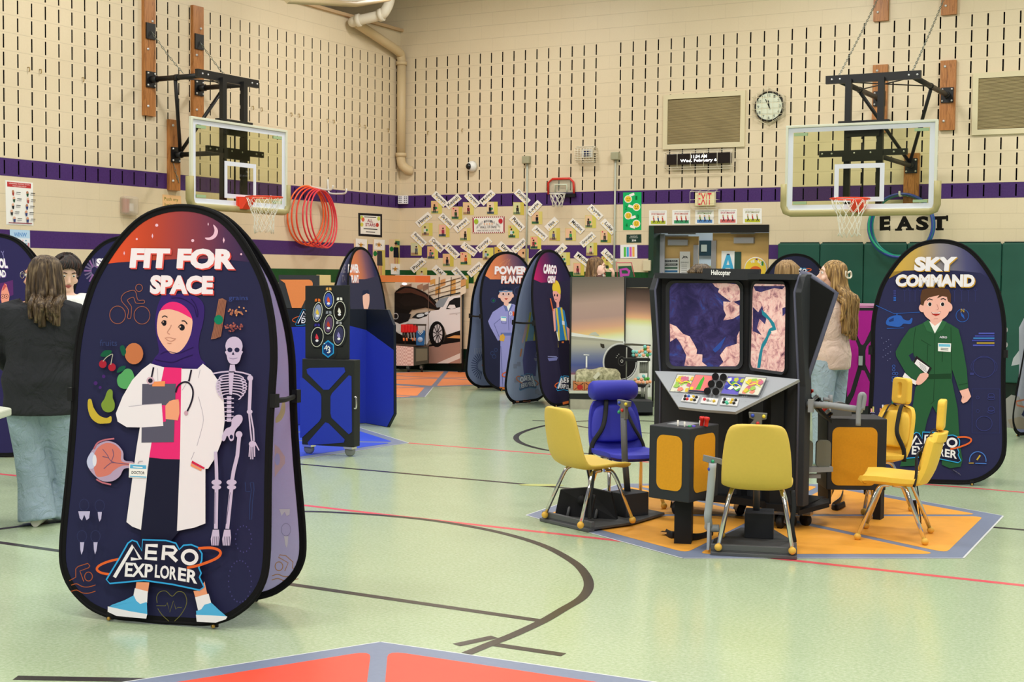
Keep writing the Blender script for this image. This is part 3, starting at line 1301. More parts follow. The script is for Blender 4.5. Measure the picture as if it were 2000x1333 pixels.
    E.poly('#5cb4e4', [(572, 1206), (710, 1214), (710, 1222), (572, 1214)])
    E.line('#ffffff', [(600, 1134), (678, 1140)], 9)
    E.text('#23232c', 'DOCTOR', [(588, 1190), (694, 1195), (695, 1172), (590, 1168)], 0.01)
    E.line('#9a8f9c', [(640, 1108), (650, 1090), (680, 1088)], 5)
    # skeleton
    bo, hol = '#cfc1e2', '#25264a'
    Fc.ell(bo, 245, 112, 51, 56)
    Fc.poly(bo, [(198, 140), (292, 140), (288, 165), (278, 200), (260, 218), (228, 218), (210, 200), (202, 168)], 3)
    for x in (221, 263):
        Fc.ell(hol, x, 135, 15, 14, 10)
    Fc.poly(hol, [(240, 145), (248, 164), (232, 164)])
    Fc.line('#8f83ad', [(215, 182), (240, 188), (266, 182)], 3)
    Fc.poly(bo, [(222, 222), (250, 222), (255, 262), (216, 262)])
    Fc.line(bo, [(122, 274), (170, 266), (215, 262)], 9)
    Fc.line(bo, [(250, 262), (300, 270), (345, 284)], 9)
    Fc.poly(bo, [(214, 268), (245, 268), (234, 400), (217, 398)])
    for i in range(8):
        y = 280 + i * 16
        wd = (64, 76, 82, 84, 82, 76, 66, 50)[i]
        Fc.line(bo, [(238, y), (238 + wd * .6, y + 6), (238 + wd, y + 22), (238 + wd * .7, y + 36)], 7, sm=3)
        Fc.line(bo, [(216, y), (216 - wd * .6, y + 6), (216 - wd * .9, y + 22), (216 - wd * .6, y + 34)], 7, sm=3)
    for i in range(6):
        y = 408 + i * 26
        Fc.poly(bo, [(204, y), (232, y), (230, y + 21), (206, y + 21)])
        Fc.line(bo, [(188, y + 14), (246, y + 14)], 6)
    Fc.poly(bo, [(235, 545), (262, 520), (292, 522), (298, 550), (280, 580), (262, 600), (250, 625), (245, 665), (225, 672), (208, 640), (195, 668), (180, 672), (178, 640), (200, 600), (230, 585)], 3)
    Fc.ell(hol, 232, 648, 10, 13)
    Fc.line(bo, [(345, 300), (342, 400), (338, 492)], 20)
    Fc.ell(bo, 343, 302, 17, 18)
    Fc.ell(bo, 340, 500, 17, 14)
    Fc.line(bo, [(336, 510), (344, 600), (352, 672)], 9)
    Fc.line(bo, [(346, 510), (362, 600), (366, 672)], 9)
    Fc.ell(bo, 357, 690, 22, 18)
    for dx, ln in ((-18, 70), (-8, 85), (4, 85), (15, 70)):
        Fc.line(bo, [(357 + dx * .8, 695), (355 + dx, 695 + ln)], 7)
    Fc.line(bo, [(372, 680), (396, 728)], 7)
    Fc.line(bo, [(280, 640), (268, 760), (246, 850), (236, 912)], 22)
    Fc.ell(bo, 278, 634, 20, 20)
    Fc.line(bo, [(140, 735), (145, 830), (147, 912)], 20)
    for x, x2 in ((146, 140), (235, 208)):
        Fc.ell(bo, x, 916, 30, 17)
        Fc.ell(bo, x, 945, 27, 14)
        Fc.line(bo, [(x, 945), (x2 + 2, 1190)], 22)
        Fc.line('#4b4670', [(x - 8, 975), (x2 - 4, 1160)], 3)
        Fc.poly(bo, [(x2 - 16, 1195), (x2 + 20, 1195), (x2 + 24, 1240), (x2 + 18, 1288), (x2 - 24, 1288), (x2 - 28, 1250)])
        for k in range(4):
            Fc.line(hol, [(x2 - 14 + k * 10, 1235), (x2 - 18 + k * 11, 1290)], 2.5)
    # toothbrush, footprints of dashes
    tb = '#2f4378'
    Fc.line(tb, [(345, 918), (352, 960), (342, 1050), (340, 1135), (354, 1135), (358, 1040), (368, 960), (366, 918)], 3, True)
    Fc.line(tb, [(316, 915), (320, 970), (345, 970)], 3)
    for k in range(16):
        t = k / 16 * 2 * PI
        Gc.ell('#4a4784', 1412 + 58 * math.cos(t), 195 + 95 * math.sin(t), 4, 6, 0, 6)
    for k in range(24):
        t = k / 24 * 2 * PI
        Gc.ell('#4a4784', 1388 + 82 * math.cos(t), 500 + 150 * math.sin(t), 4, 6, 0, 6)
    # teeth
    te = '#c3bbe2'
    Gc.poly(te, [(225, -5), (310, -5), (303, 45), (285, 60), (268, 20), (252, 62), (236, 45)])
    Gc.poly(te, [(365, 0), (395, 0), (390, 50), (378, 70), (370, 45)])
    Gc.poly(te, [(238, 218), (268, 218), (260, 280), (248, 308), (240, 270)])
    Gc.poly(te, [(335, 218), (365, 218), (356, 280), (346, 306), (338, 270)])
    for x, y in ((268, -50), (380, -45), (252, 175), (350, 175)):
        Gc.ring('#343a66', x, y, 34, 42, 3)
    # swimmer
    sw = '#a9552f'
    Gc.line(sw, [(162, 495), (208, 470), (208, 410), (225, 392), (295, 370), (310, 388), (300, 402), (238, 425), (265, 500)], 6)
    Gc.ring(sw, 300, 465, 28, 32, 6)
    for y in (525, 570):
        Gc.line(sw, [(175, y + 2), (215, y - 8), (255, y + 12), (300, y + 15), (350, y)], 6, sm=3)
    # legs and shoes
    Gc.poly('#f1a17c', [(645, 505), (738, 507), (728, 580), (638, 560)])
    Gc.poly(wt, [(634, 548), (727, 572), (722, 655), (660, 665), (622, 610)])
    Gc.poly('#55b4ea', [(438, 688), (470, 668), (560, 635), (626, 600), (645, 640), (672, 662), (720, 648), (724, 740), (600, 722), (440, 684)])
    Gc.poly(wt, [(440, 680), (600, 715), (723, 735), (716, 768), (600, 758), (500, 748), (438, 718)])
    Gc.poly('#f1a17c', [(1056, 568), (1100, 565), (1135, 500), (1157, 595), (1068, 612)])
    Gc.poly(wt, [(1068, 614), (1165, 588), (1186, 662), (1130, 690), (1090, 712)])
    Gc.poly('#55b4ea', [(1075, 712), (1110, 704), (1135, 668), (1185, 653), (1240, 705), (1302, 758), (1180, 750), (1078, 748)])
    Gc.poly(wt, [(1074, 740), (1180, 744), (1300, 752), (1290, 772), (1215, 797), (1080, 790)])
    # heart
    hc = '#6b6836'
    Gc.line(hc, [(795, 655), (792, 610), (815, 575), (860, 570), (903, 607), (940, 575), (985, 580), (1008, 630), (1000, 680), (965, 740), (920, 786)], 5, sm=3)
    Gc.line(hc, [(800, 695), (830, 740), (880, 786)], 5, sm=3)
    Gc.line(hc, [(790, 675), (855, 676), (868, 652), (886, 722), (912, 640), (930, 700), (945, 686), (972, 688)], 5)
    logo(Gc)


def fit_back_in(a, pn):
    a.col(mat('#c6c0f0', 0.7, 0.15, nz=0.04, ns=120))  # pale backing; glow of light through the fabric is in its colour
    o_ = a._off()
    a.mb.poly([pn.P(u, v, -0.0015) + o_ for u, v in outline(0.03)])
    Gc = CArt(a, 100, 1000, 3.704)
    Fc = CArt(a, 380, 640, 3.028)
    Fc.poly('#cfc79a', [(520, 440), (535, 445), (535, 500), (515, 545), (482, 565), (482, 535), (505, 500)], 3)
    Fc.poly('#d5bcc6', [(474, 690), (500, 712), (535, 765), (535, 805), (500, 850), (474, 885)])
    Fc.ell('#b7b7ea', 490, 780, 16, 36)
    c = '#c2916a'
    Gc.line(c, [(1785, 445), (1745, 405), (1750, 365), (1700, 320), (1655, 312), (1645, 330), (1715, 370), (1690, 430)], 6)
    Gc.ring(c, 1648, 395, 28, 32, 6)
    for y in (465, 495):
        Gc.line(c, [(1597, y), (1640, y - 12), (1690, y + 5), (1740, y), (1790, y - 10)], 6, sm=3)
    Gc.poly('#e2def0', [(1686, 176), (1716, 176), (1712, 230), (1706, 262), (1694, 240)])
    Gc.ring('#9d9ac6', 1700, 130, 34, 45, 3)
    Gc.poly('#e2def0', [(1650, -20), (1728, -20), (1725, 20), (1705, 32), (1690, 0), (1668, 30)])


banner('popup_banner', 'large FIT FOR SPACE banner with a cartoon doctor, nearest to the camera', (8.436, -14.462), (0.2747, -0.9615), 0.5,
       {'front': fit_front, 'rear_in': fit_back_in}, ('#25264b', '#25264b', '#b4b0e0', '#c8c2f2'))


# ------------------------------------------------------------------ SKY COMMAND
def sky_front(a, pn):
    I = CArt(a, 1690, 460, 2.665)
    top = gradmat(hit(1735, 520, pn.O, pn.n), hit(1925, 505, pn.O, pn.n), [(0.0, '#d8ae48'), (0.3, '#c9a85a'), (0.55, '#8f8a92'), (0.8, '#51517c'), (1.0, '#2c2d5a')])
    a.col(top)
    off = a._off()
    arch = [pn.P(u, v, 0.0015) + off for u, v in outline(0.02) if v > 1.55]
    bt = [a.P(I.t(p)) + off for p in ((118, 191), (200, 184), (350, 180), (480, 184), (600, 196))]
    a.mb.poly(arch + bt)
    fa, fb = '#3a3f80', '#2f62bf'
    for k in range(4):
        I.line(fa, [(205 + k * 27, 290), (205 + k * 27, 345)], 2)
        I.ring(fa, 205 + k * 27, 281, 8, 8, 2, n=10)
        I.line(fa, [(465 + k * 36, 290), (465 + k * 36, 345)], 2)
        I.ring(fa, 465 + k * 36, 281, 8, 8, 2, n=10)
    for k in range(5):
        I.rect(fb if k > 2 else fa, 147, 285 + k * 12, 160, 294 + k * 12)
    # helicopter drawing
    I.poly(fb, [(108, 450), (120, 430), (150, 418), (185, 418), (198, 436), (225, 444), (240, 430), (246, 436), (236, 462), (200, 460), (180, 476), (140, 474), (112, 466)], 3)
    I.line(fb, [(50, 362), (150, 408), (285, 400)], 3)
    I.line(fb, [(112, 486), (200, 482)], 3)
    I.line(fb, [(165, 408), (165, 420)], 6)
    I.poly('#203a7a', [(122, 442), (148, 428), (148, 446), (126, 452)])
    I.ring(fb, 505, 418, 33, 33, 3)
    I.poly(fb, [(495, 398), (512, 416), (518, 438), (500, 420)])
    I.text('#b6953a', 'N', [(497, 401), (515, 401), (515, 382), (497, 382)], 0.02)
    for k, (x0, y, cc) in enumerate(((590, 511, '#5058b8'), (570, 524, '#4046a0'), (562, 536, '#3f7fc8'), (555, 548, '#4046a0'), (580, 561, '#b69a3c'), (560, 573, '#5058b8'))):
        I.rect(cc, x0, y - 4, 672, y + 4)
    I.ring(fa, 618, 685, 58, 55, 3)
    I.ring(fa, 618, 685, 68, 50, 2, a0=150, a1=390)
    I.rect(fa, 545, 715, 565, 728)
    for y in (835, 905):
        I.ring(fa, 655, y, 16, 12, 3)
        I.ring(fa, 655, y + 14, 18, 8, 3)
        I.ring(fa, 585, y + 10, 8, 8, 2, n=10)
    I.ring(fa, 618, 980, 42, 38, 3)
    I.line(fa, [(555, 800), (700, 800), (700, 1030), (555, 1030)], 2, True)
    for k, (x, h, cc) in enumerate(((28, 18, '#e9a0a0'), (38, 28, '#c9c07a'), (75, 20, '#d98070'), (87, 38, '#e6e0f0'), (125, 26, '#d9d0ee'), (138, 60, '#2f8a62'))):
        I.rect(cc, x, 920 - h, x + 8, 920)
    I.line('#a9a6d0', [(25, 923), (50, 923)], 3)
    I.line('#a9a6d0', [(72, 923), (100, 923)], 3)
    I.text('#a9a6d0', '46', [(28, 943), (48, 943), (48, 930), (28, 930)], 0)
    I.text('#a9a6d0', '628', [(72, 943), (98, 943), (98, 930), (72, 930)], 0)
    for x, y in ((148, 682), (148, 700), (148, 720), (163, 720), (163, 740), (163, 758), (146, 758), (146, 742)):
        I.ring('#3f62b8', x, y, 7, 7, 3, n=10)
    for k in range(14):
        I.ell('#8f93c4', 85 + (k * 37) % 50, 535 + k * 9, 2, 2, n=6)
    gg = '#4a7ad0'
    I.ring(gg, 585, 1172, 43, 45, 5, a0=170, a1=370)
    I.line('#c9a63c', [(580, 1170), (598, 1145)], 8)
    I.line('#c9a63c', [(538, 1186), (564, 1186)], 5)
    I.line(gg, [(572, 1187), (630, 1189)], 5)
    # pilot
    gn, gd, sk, hr = '#2a5c3c', '#1c4229', '#f8bcb0', '#5b3c28'
    I.poly(gn, [(320, 745), (400, 740), (352, 880), (322, 960), (300, 1060), (262, 1200), (180, 1203), (215, 1090), (240, 930), (262, 790)])
    I.poly(gn, [(380, 745), (448, 745), (480, 900), (492, 1090), (506, 1170), (496, 1205), (440, 1213), (398, 1195), (402, 1050), (378, 940), (345, 880)])
    I.poly(gn, [(325, 445), (300, 458), (230, 488), (190, 545), (158, 605), (160, 630), (215, 725), (262, 758), (310, 715), (322, 752), (450, 750), (452, 700), (488, 808), (535, 796), (528, 700), (505, 570), (485, 490), (440, 462), (400, 445)])
    I.poly('#25264b', [(247, 612), (262, 640), (244, 660), (226, 625)])
    I.poly(gd, [(318, 724), (447, 720), (447, 748), (318, 750)])
    for ln in ([(362, 512), (360, 720), (355, 860)], [(262, 480), (250, 560), (252, 640)], [(445, 480), (448, 600), (450, 720)], [(290, 545), (340, 575)], [(325, 570), (322, 660)], [(402, 600), (400, 660)], [(340, 880), (360, 860)], [(485, 780), (535, 770)]):
        I.line(gd, ln, 3)
    I.poly(sk, [(336, 425), (402, 425), (398, 462), (362, 472), (338, 455)])
    I.poly('#ffffff', [(330, 446), (362, 472), (398, 446), (376, 490), (362, 512), (345, 485)])
    I.poly('#336a46', [(328, 440), (362, 512), (320, 498), (302, 456)])
    I.poly('#336a46', [(400, 444), (362, 512), (404, 492), (424, 452)])
    I.ell(sk, 297, 379, 18, 22)
    I.ell(sk, 438, 376, 15, 22)
    I.poly(sk, [(300, 330), (330, 305), (410, 305), (438, 330), (440, 375), (428, 415), (395, 442), (365, 450), (335, 440), (308, 415), (298, 375)], 4)
    I.poly(hr, [(288, 362), (286, 318), (296, 285), (330, 274), (400, 274), (435, 284), (446, 310), (444, 355), (430, 345), (424, 322), (400, 318), (372, 330), (385, 312), (330, 325), (308, 345), (302, 368)])
    ink = '#241c20'
    for x in (336, 402):
        I.ell('#ffffff', x - 1, 360, 11, 11)
        I.ell(ink, x, 360, 8.5, 10)
    I.line(ink, [(320, 340), (334, 332), (350, 338)], 5)
    I.line(ink, [(392, 334), (406, 330), (420, 338)], 5)
    I.line('#c9887e', [(372, 360), (382, 384), (372, 390)], 3)
    I.poly('#b5332f', [(342, 400), (365, 404), (394, 398), (384, 416), (366, 421), (350, 414)])
    I.poly('#ffffff', [(344, 401), (365, 405), (392, 400), (386, 408), (352, 408)])
    I.line('#c9887e', [(356, 436), (378, 434)], 2)
    # things in his hands
    I.poly('#241c24', [(266, 628), (346, 692), (326, 726), (316, 728), (250, 660)])
    I.poly('#f3eef8', [(270, 645), (334, 690), (316, 722), (256, 668)])
    for k in range(4):
        I.line('#7f7a8c', [(280 + k * 2, 662 + k * 9), (316 + k, 688 + k * 8)], 2)
    I.poly('#f3eef8', [(205, 716), (238, 745), (272, 762), (262, 780), (225, 760), (194, 738)])
    I.poly(sk, [(262, 768), (285, 722), (322, 718), (328, 736), (300, 768), (278, 780)], 2)
    I.poly(sk, [(490, 810), (535, 797), (550, 840), (530, 866), (508, 876), (498, 864), (504, 840)])
    I.line('#c9887e', [(505, 855), (512, 840)], 3)
    I.poly('#ffffff', [(378, 562), (446, 564), (444, 608), (378, 604)])
    I.poly('#74c4ea', [(382, 566), (442, 568), (442, 582), (382, 580)])
    I.line('#30303a', [(392, 588), (432, 590)], 3)
    I.line('#30303a', [(392, 596), (432, 598)], 3)
    I.text('#e8e6f4', 'AERO', [(385, 536), (425, 538), (425, 527), (388, 525)], 0.02)
    I.line('#1f2030', [(450, 1220), (470, 1240)], 3)
    for k in range(3):
        I.line('#6a6a7c', [(455 + k * 15, 1220 + k * 8), (480 + k * 8, 1236 + k * 7)], 2)
    # shoe
    L = CArt(a, 0, 0, 2.665 / 0.45)
    L.f = lambda x, y: (1690 + (208 + (x - 490) * 0.45) / 2.665, 460 + (1040 + (y - 235) * 0.44) / 2.665)
    logo(L)
    title(I, 'SKY', [(252, 188), (470, 188), (478, 113), (258, 113)], '#f1eefb', '#c99a3a', 5, 5)
    title(I, 'COMMAND', [(155, 268), (568, 271), (570, 204), (160, 204)], '#f1eefb', '#c99a3a', 5, 5)


p = fl(1826, 946)
banner('popup_banner', 'SKY COMMAND banner with a cartoon pilot in a green flight suit', (p.x, p.y), (0.25, -0.968), 0.5,
       {'front': sky_front}, ('#292a52', '#2a2750', '#b0addc', '#b0addc'))


# ------------------------------------------------------------------ POWER PLANT (middle)
def power_art(a, pn, J, mirror=None):
    top = gradmat(pn.P(-0.36, 1.5), pn.P(0.3, 1.6), [(0.0, '#ee8a58'), (0.4, '#d07a58'), (0.7, '#7d566a'), (1.0, '#2b2d55')])
    a.col(top)
    off = a._off()
    arch = [pn.P(u, v, 0.0015) + off for u, v in outline(0.02) if v > 1.53]
    a.mb.poly(arch + [pn.P(-0.3, 1.5, 0.0015) + off, pn.P(0.0, 1.5, 0.0015) + off, pn.P(0.3, 1.53, 0.0015) + off])


def power_front(a, pn):
    J = CArt(a, 860, 480, 3.921)
    power_art(a, pn, J)
    for l in ([(430, 180), (470, 130), (520, 100), (480, 160), (535, 105), (520, 150)], [(380, 260), (420, 210), (470, 180)]):
        J.line('#d9956e', l, 3)
    li, ld, sk, gl = '#9c9bdf', '#6a76b8', '#f6c1b4', '#e2ad4c'
    for cx, cy, r in ((600, 350, 34), (405, 420, 18), (398, 825, 14), (425, 800, 12), (412, 850, 14)):
        J.ring('#33406e', cx, cy, r, r, 5, n=14)
    J.ell('#1f6a4a', 407, 422, 9, 10)
    J.line('#d2653a', [(600, 420), (615, 450), (605, 480)], 8)
    J.line('#d2653a', [(618, 415), (625, 450), (622, 480)], 6)
    # overalls
    J.poly(li, [(460, 470), (500, 448), (560, 448), (600, 470), (640, 520), (640, 580), (610, 600), (590, 590), (590, 690), (585, 740), (570, 820), (545, 930), (520, 1085), (455, 1082), (460, 720), (440, 730), (380, 620), (365, 580), (400, 510)])
    J.poly(ld, [(480, 455), (500, 450), (520, 500), (500, 505)])
    J.poly(ld, [(545, 450), (555, 458), (532, 505), (520, 500)])
    J.poly('#ffffff', [(502, 445), (545, 445), (520, 505)])
    J.poly(ld, [(462, 668), (590, 668), (588, 690), (462, 690)])
    for l in ([(520, 500), (525, 650)], [(410, 600), (450, 700)], [(412, 600), (460, 560)], [(462, 770), (478, 1080)], [(540, 690), (535, 780)]):
        J.line('#454a8c', l, 3)
    for x in (487, 558):
        J.line('#454a8c', [(x - 20, 555), (x - 18, 595), (x + 16, 598), (x + 18, 555)], 3)
    J.poly('#ffffff', [(462, 542), (505, 545), (503, 580), (462, 576)])
    J.poly('#62bce4', [(464, 544), (503, 547), (503, 556), (464, 553)])
    J.line('#e05a2f', [(558, 505), (560, 540)], 13)
    J.ring('#f0eef4', 538, 520, 10, 14, 4, n=12)
    J.poly(gl, [(455, 690), (480, 675), (495, 700), (485, 735), (452, 728)])
    J.poly(gl, [(565, 680), (590, 672), (592, 720), (572, 715)])
    J.poly('#d6793a', [(450, 1084), (520, 1086), (515, 1108), (460, 1100)])
    # head
    J.poly(sk, [(485, 420), (520, 420), (522, 455), (505, 465), (486, 455)])
    J.ell(sk, 452, 388, 11, 15)
    J.ell(sk, 552, 385, 9, 15)
    J.poly(sk, [(455, 345), (500, 330), (545, 345), (550, 390), (535, 425), (503, 440), (470, 425), (455, 390)], 4)
    J.poly('#1d2646', [(440, 352), (450, 330), (470, 335), (480, 318), (495, 330), (510, 315), (520, 330), (535, 318), (545, 335), (552, 355), (530, 348), (500, 342), (470, 348), (455, 362)])
    J.line('#6f8fbc', [(448, 352), (550, 350)], 9)
    for x in (480, 522):
        J.ell('#231c28', x, 372, 6, 8)
        J.ring('#a9b4d4', x, 370, 19, 17, 3, n=14)
    J.poly('#c0392f', [(488, 405), (518, 405), (503, 417)])
    L = CArt(a, 0, 0, 3.921 / 0.45)
    L.f = lambda x, y: (860 + (472 + (x - 360) * 0.36) / 3.921, 480 + (905 + (y - 203) * 0.42) / 3.921)
    logo(L)
    title(J, 'POWER', [(412, 222), (664, 222), (662, 158), (415, 158)], '#f6eefc', '#e5714f', 4, 4)
    title(J, 'PLANT', [(462, 290), (623, 290), (627, 231), (465, 231)], '#f6eefc', '#e5714f', 4, 4)


def power_back_in(a, pn):
    J = CArt(a, 860, 480, 3.921)
    for k, (y, x0) in enumerate(((515, 315), (525, 318), (535, 305), (590, 330), (635, 335), (650, 320), (665, 325), (680, 305), (690, 308), (720, 305), (750, 315), (762, 300))):
        J.line('#a9abc8', [(x0, y), (350, y)], 4)
    for k in range(22):
        t = -1.3 + k * 0.19
        J.line('#39436f', [(330 - 45 * math.cos(t), 920 - 45 * math.sin(t)), (330 - 95 * math.cos(t), 920 - 110 * math.sin(t))], 5)
    for k in range(5):
        J.line('#9ea4c4', [(262 + k * 18, 830), (260 + k * 18, 790), (275 + k * 18, 788), (285 + k * 18, 820)], 4)
    J.line('#d9683f', [(352, 905), (318, 915), (330, 935), (355, 945)], 7)
    J.poly('#20223f', [(355, 955), (365, 970), (365, 1005), (343, 1005)])


p = fl(1007, 763)
banner('popup_banner', 'POWER PLANT banner with a cartoon worker in lilac overalls, middle of the hall', (p.x, p.y), (0.90, -0.43), 0.5,
       {'front': power_front, 'rear_in': power_back_in}, ('#262847', '#262847', '#8793bf', '#8793bf'))


# ------------------------------------------------------------------ CARGO CREW
def cargo_person(J, pts, al):
    pass


def cargo_front(a, pn):
    J = CArt(a, 860, 480, 3.921)
    top = gradmat(pn.P(-0.36, 1.45), pn.P(0.25, 1.6), [(0.0, '#c01f68'), (0.35, '#7a2058'), (0.7, '#3b2350'), (1.0, '#251f42')])
    a.col(top)
    off = a._off()
    arch = [pn.P(u, v, 0.0015) + off for u, v in outline(0.02) if v > 1.5]
    a.mb.poly(arch + [pn.P(-0.25, 1.48, 0.0015) + off, pn.P(0.3, 1.5, 0.0015) + off])
    J.poly('#f5a9a4', [(862, 350), (885, 335), (915, 350), (920, 400), (905, 440), (880, 430), (866, 390)], 3)
    J.poly('#e8c63c', [(858, 310), (875, 270), (900, 275), (920, 330), (918, 375), (890, 350), (862, 348)], 3)
    J.ell('#231c28', 875, 380, 5, 10)
    J.ell('#231c28', 895, 382, 5, 10)
    J.line('#8c2f3c', [(878, 412), (892, 414)], 4)
    J.poly('#f5a9a4', [(888, 430), (908, 430), (910, 480), (890, 480)])
    J.poly('#2f86cf', [(880, 480), (920, 470), (950, 500), (975, 640), (985, 720), (900, 730), (885, 620)])
    J.poly('#f5a9a4', [(858, 490), (878, 480), (885, 650), (872, 660)])
    J.poly('#f5a9a4', [(965, 620), (990, 640), (992, 750), (980, 760)])
    J.line('#d9683f', [(842, 405), (862, 500)], 9)
    J.line('#e2cc4a', [(888, 480), (905, 620), (908, 780)], 14)
    J.line('#e2cc4a', [(925, 475), (945, 620), (972, 775)], 14)
    J.line('#f1f0e6', [(892, 660), (912, 770)], 8)
    J.poly('#eef0fa', [(930, 575), (950, 580), (952, 610), (932, 606)])
    J.poly('#191430', [(900, 730), (985, 725), (995, 1000), (930, 1010), (910, 900)])
    J.rect('#e07a3f', 928, 735, 945, 748)
    J.line('#8a8cc0', [(822, 850), (890, 852)], 6)
    J.poly('#6f72ae', [(820, 862), (900, 855), (890, 880), (830, 885)])
    J.poly('#e8743a', [(935, 1200), (992, 1186), (992, 1206), (937, 1220)])
    L = CArt(a, 0, 0, 9)
    L.f = lambda x, y: (860 + (890 + (x - 430) * 0.20) / 3.921, 480 + (1000 + (y - 203) * 0.36) / 3.921)
    logo(L)
    title(J, 'CARGO', [(785, 215), (890, 222), (888, 152), (790, 140)], '#f6eefc', '#b03a68', 3, 3)
    title(J, 'CREW', [(818, 288), (880, 288), (880, 232), (820, 232)], '#f6eefc', '#b03a68', 3, 3)


def cargo_back_in(a, pn):
    J = CArt(a, 860, 480, 3.921)
    J.poly('#c9b23c', [(710, 345), (722, 290), (742, 265), (760, 262), (764, 340), (735, 345)], 3)
    J.poly('#8e8490', [(702, 400), (712, 345), (760, 342), (764, 430), (745, 490), (720, 470), (706, 430)], 3)
    J.ell('#3a3550', 728, 380, 6, 10)
    J.ell('#3a3550', 752, 378, 5, 10)
    J.poly('#7fa9c9', [(680, 520), (725, 490), (740, 500), (725, 720), (650, 730), (662, 610)])
    J.poly('#c7a7b4', [(650, 620), (672, 560), (668, 640), (632, 750), (622, 740)])
    J.poly('#c7a7b4', [(742, 500), (765, 500), (755, 640), (742, 650)])
    J.line('#c3be62', [(690, 510), (672, 640), (648, 780)], 14)
    J.line('#c3be62', [(745, 500), (725, 660), (712, 778)], 14)
    J.poly('#5f5c96', [(650, 735), (728, 728), (742, 850), (730, 1000), (640, 1000), (630, 880)])
    J.line('#c98a6a', [(622, 790), (612, 850)], 12)
    J.line('#a6a4c8', [(738, 800), (730, 850), (790, 852)], 4)
    J.poly('#8f8db4', [(715, 862), (790, 855), (780, 880), (725, 885)])
    for x, y in ((572, 925), (600, 910), (580, 1035), (775, 1035), (740, 1120), (760, 1130)):
        J.rect('#8d93b4', x - 14, y - 18, x + 14, y + 14)
    J.rect('#d98a6c', 632, 1182, 690, 1202)
    J.rect('#d98a6c', 578, 1192, 602, 1206)
    # the mark shows through reversed
    L = CArt(a, 0, 0, 9)
    L.f = lambda x, y: (860 + (735 - (x - 430) * 0.187) / 3.921, 480 + (982 + (y - 203) * 0.36) / 3.921)
    logo(L, '#5b6188', '#d5d6e6', '#5a8fc0', '#c4795e')
    title(J, 'C', [(742, 218), (764, 218), (764, 160), (742, 160)], '#e9e6f4', '#b98aa2', 2, 2)


pr = fl(1092, 797)
pl_ = fl(1008, 793)
ce = (pr + pl_) / 2
banner('popup_banner', 'CARGO CREW banner with a cartoon worker in a yellow hard hat, seen edge on', (pr.x - 0.05, pr.y + 0.28), (0.995, -0.10), 0.58,
       {'front': cargo_front, 'rear_in': cargo_back_in}, ('#25203f', '#25203f', '#8e98bf', '#9aa5cc'))


# ------------------------------------------------------------------ second POWER PLANT banner behind the blue booth
def power2_front(a, pn):
    K = CArt(a, 640, 440, 11.1)
    power_art(a, pn, K)
    K.poly('#f6c1b4', [(760, 1500), (830, 1450), (900, 1500), (900, 1700), (850, 1850), (780, 1800)], 3)
    K.poly('#1d2646', [(740, 1540), (760, 1420), (880, 1400), (910, 1500), (840, 1480)])
    title(K, 'POWER', [(438, 1040), (690, 1040), (660, 845), (440, 845)], '#f6eefc', '#e5714f', 8, 8)
    title(K, 'PLANT', [(520, 1250), (680, 1250), (665, 1080), (505, 1080)], '#f6eefc', '#e5714f', 8, 8)


def power2_in(a, pn):
    K = CArt(a, 640, 440, 11.1)
    K.text('#efe6f2', 'RE', [(285, 1035), (388, 1035), (388, 850), (315, 850)], 0.03)
    K.text('#efe6f2', 'TA', [(300, 1240), (390, 1240), (395, 1080), (315, 1080)], 0.03)


q = dep(706, 640, 16.4)
banner('popup_banner', 'narrow edge-on POWER PLANT banner standing behind the blue booth', (q.x + 0.27, q.y + 0.0), (0.985, 0.17), 0.56,
       {'front': power2_front, 'rear_in': power2_in}, ('#33334e', '#33334e', '#9c9cc6', '#9c9cc6'))


# ------------------------------------------------------------------ SYMBOL SQUAD at the left edge
def symbol_front(a, pn):
    A = CArt(a, 0, 400, 3.0303)
    Z = CArt(a, 0, 430, 10.256)
    Z.line('#8d86c2', [(20, 620), (60, 680), (75, 760)], 10)
    Z.line('#8d86c2', [(75, 620), (50, 700)], 10)
    Z.poly('#5b2a6a', [(-200, 1300), (100, 1250), (260, 1200), (270, 1500), (-200, 1700)])
    Z.poly('#ef9a86', [(60, 1330), (120, 1280), (160, 1400), (190, 1520), (150, 1740), (80, 1800), (30, 1640), (20, 1480)], 3)
    Z.poly('#c9535a', [(40, 1420), (90, 1260), (150, 1360), (120, 1340), (80, 1400)])
    for x in (55, 130):
        Z.ring('#2c1c30', x, 1530, 38, 42, 8, n=14)
        Z.ell('#2c1c30', x, 1530, 10, 14)
    Z.line('#ffffff', [(80, 1680), (120, 1690)], 14)
    title(A, 'SYMBOL', [(-95, 377), (48, 377), (38, 318), (-88, 316)], '#f3eefb', '#6a4a96', 4, 4)
    title(A, 'SQUAD', [(-60, 442), (38, 437), (32, 388), (-58, 386)], '#f3eefb', '#6a4a96', 4, 4)


q = dep(-30, 620, 11.6)
banner('popup_banner', 'SYMBOL SQUAD banner cut off by the left edge of the photo', (q.x, q.y), (0.50, -0.866), 0.5,
       {'front': symbol_front}, ('#2a2455', '#2a2455', '#b0addc', '#b0addc'))


# ------------------------------------------------------------------ banner behind FIT FOR SPACE
def sback_front(a, pn):
    A = CArt(a, 0, 400, 3.0303)
    for k in range(18):
        t = k * 20 * D2R
        A.line('#6f6488' if k % 3 else '#8d5f9a', [(560 + 18 * math.cos(t), 392 + 24 * math.sin(t)), (560 + 62 * math.cos(t), 392 + 74 * math.sin(t))], 9)
    title(A, 'SPACE', [(570, 366), (760, 366), (760, 318), (572, 318)], '#f3eefb', '#6a4a96', 4, 4)


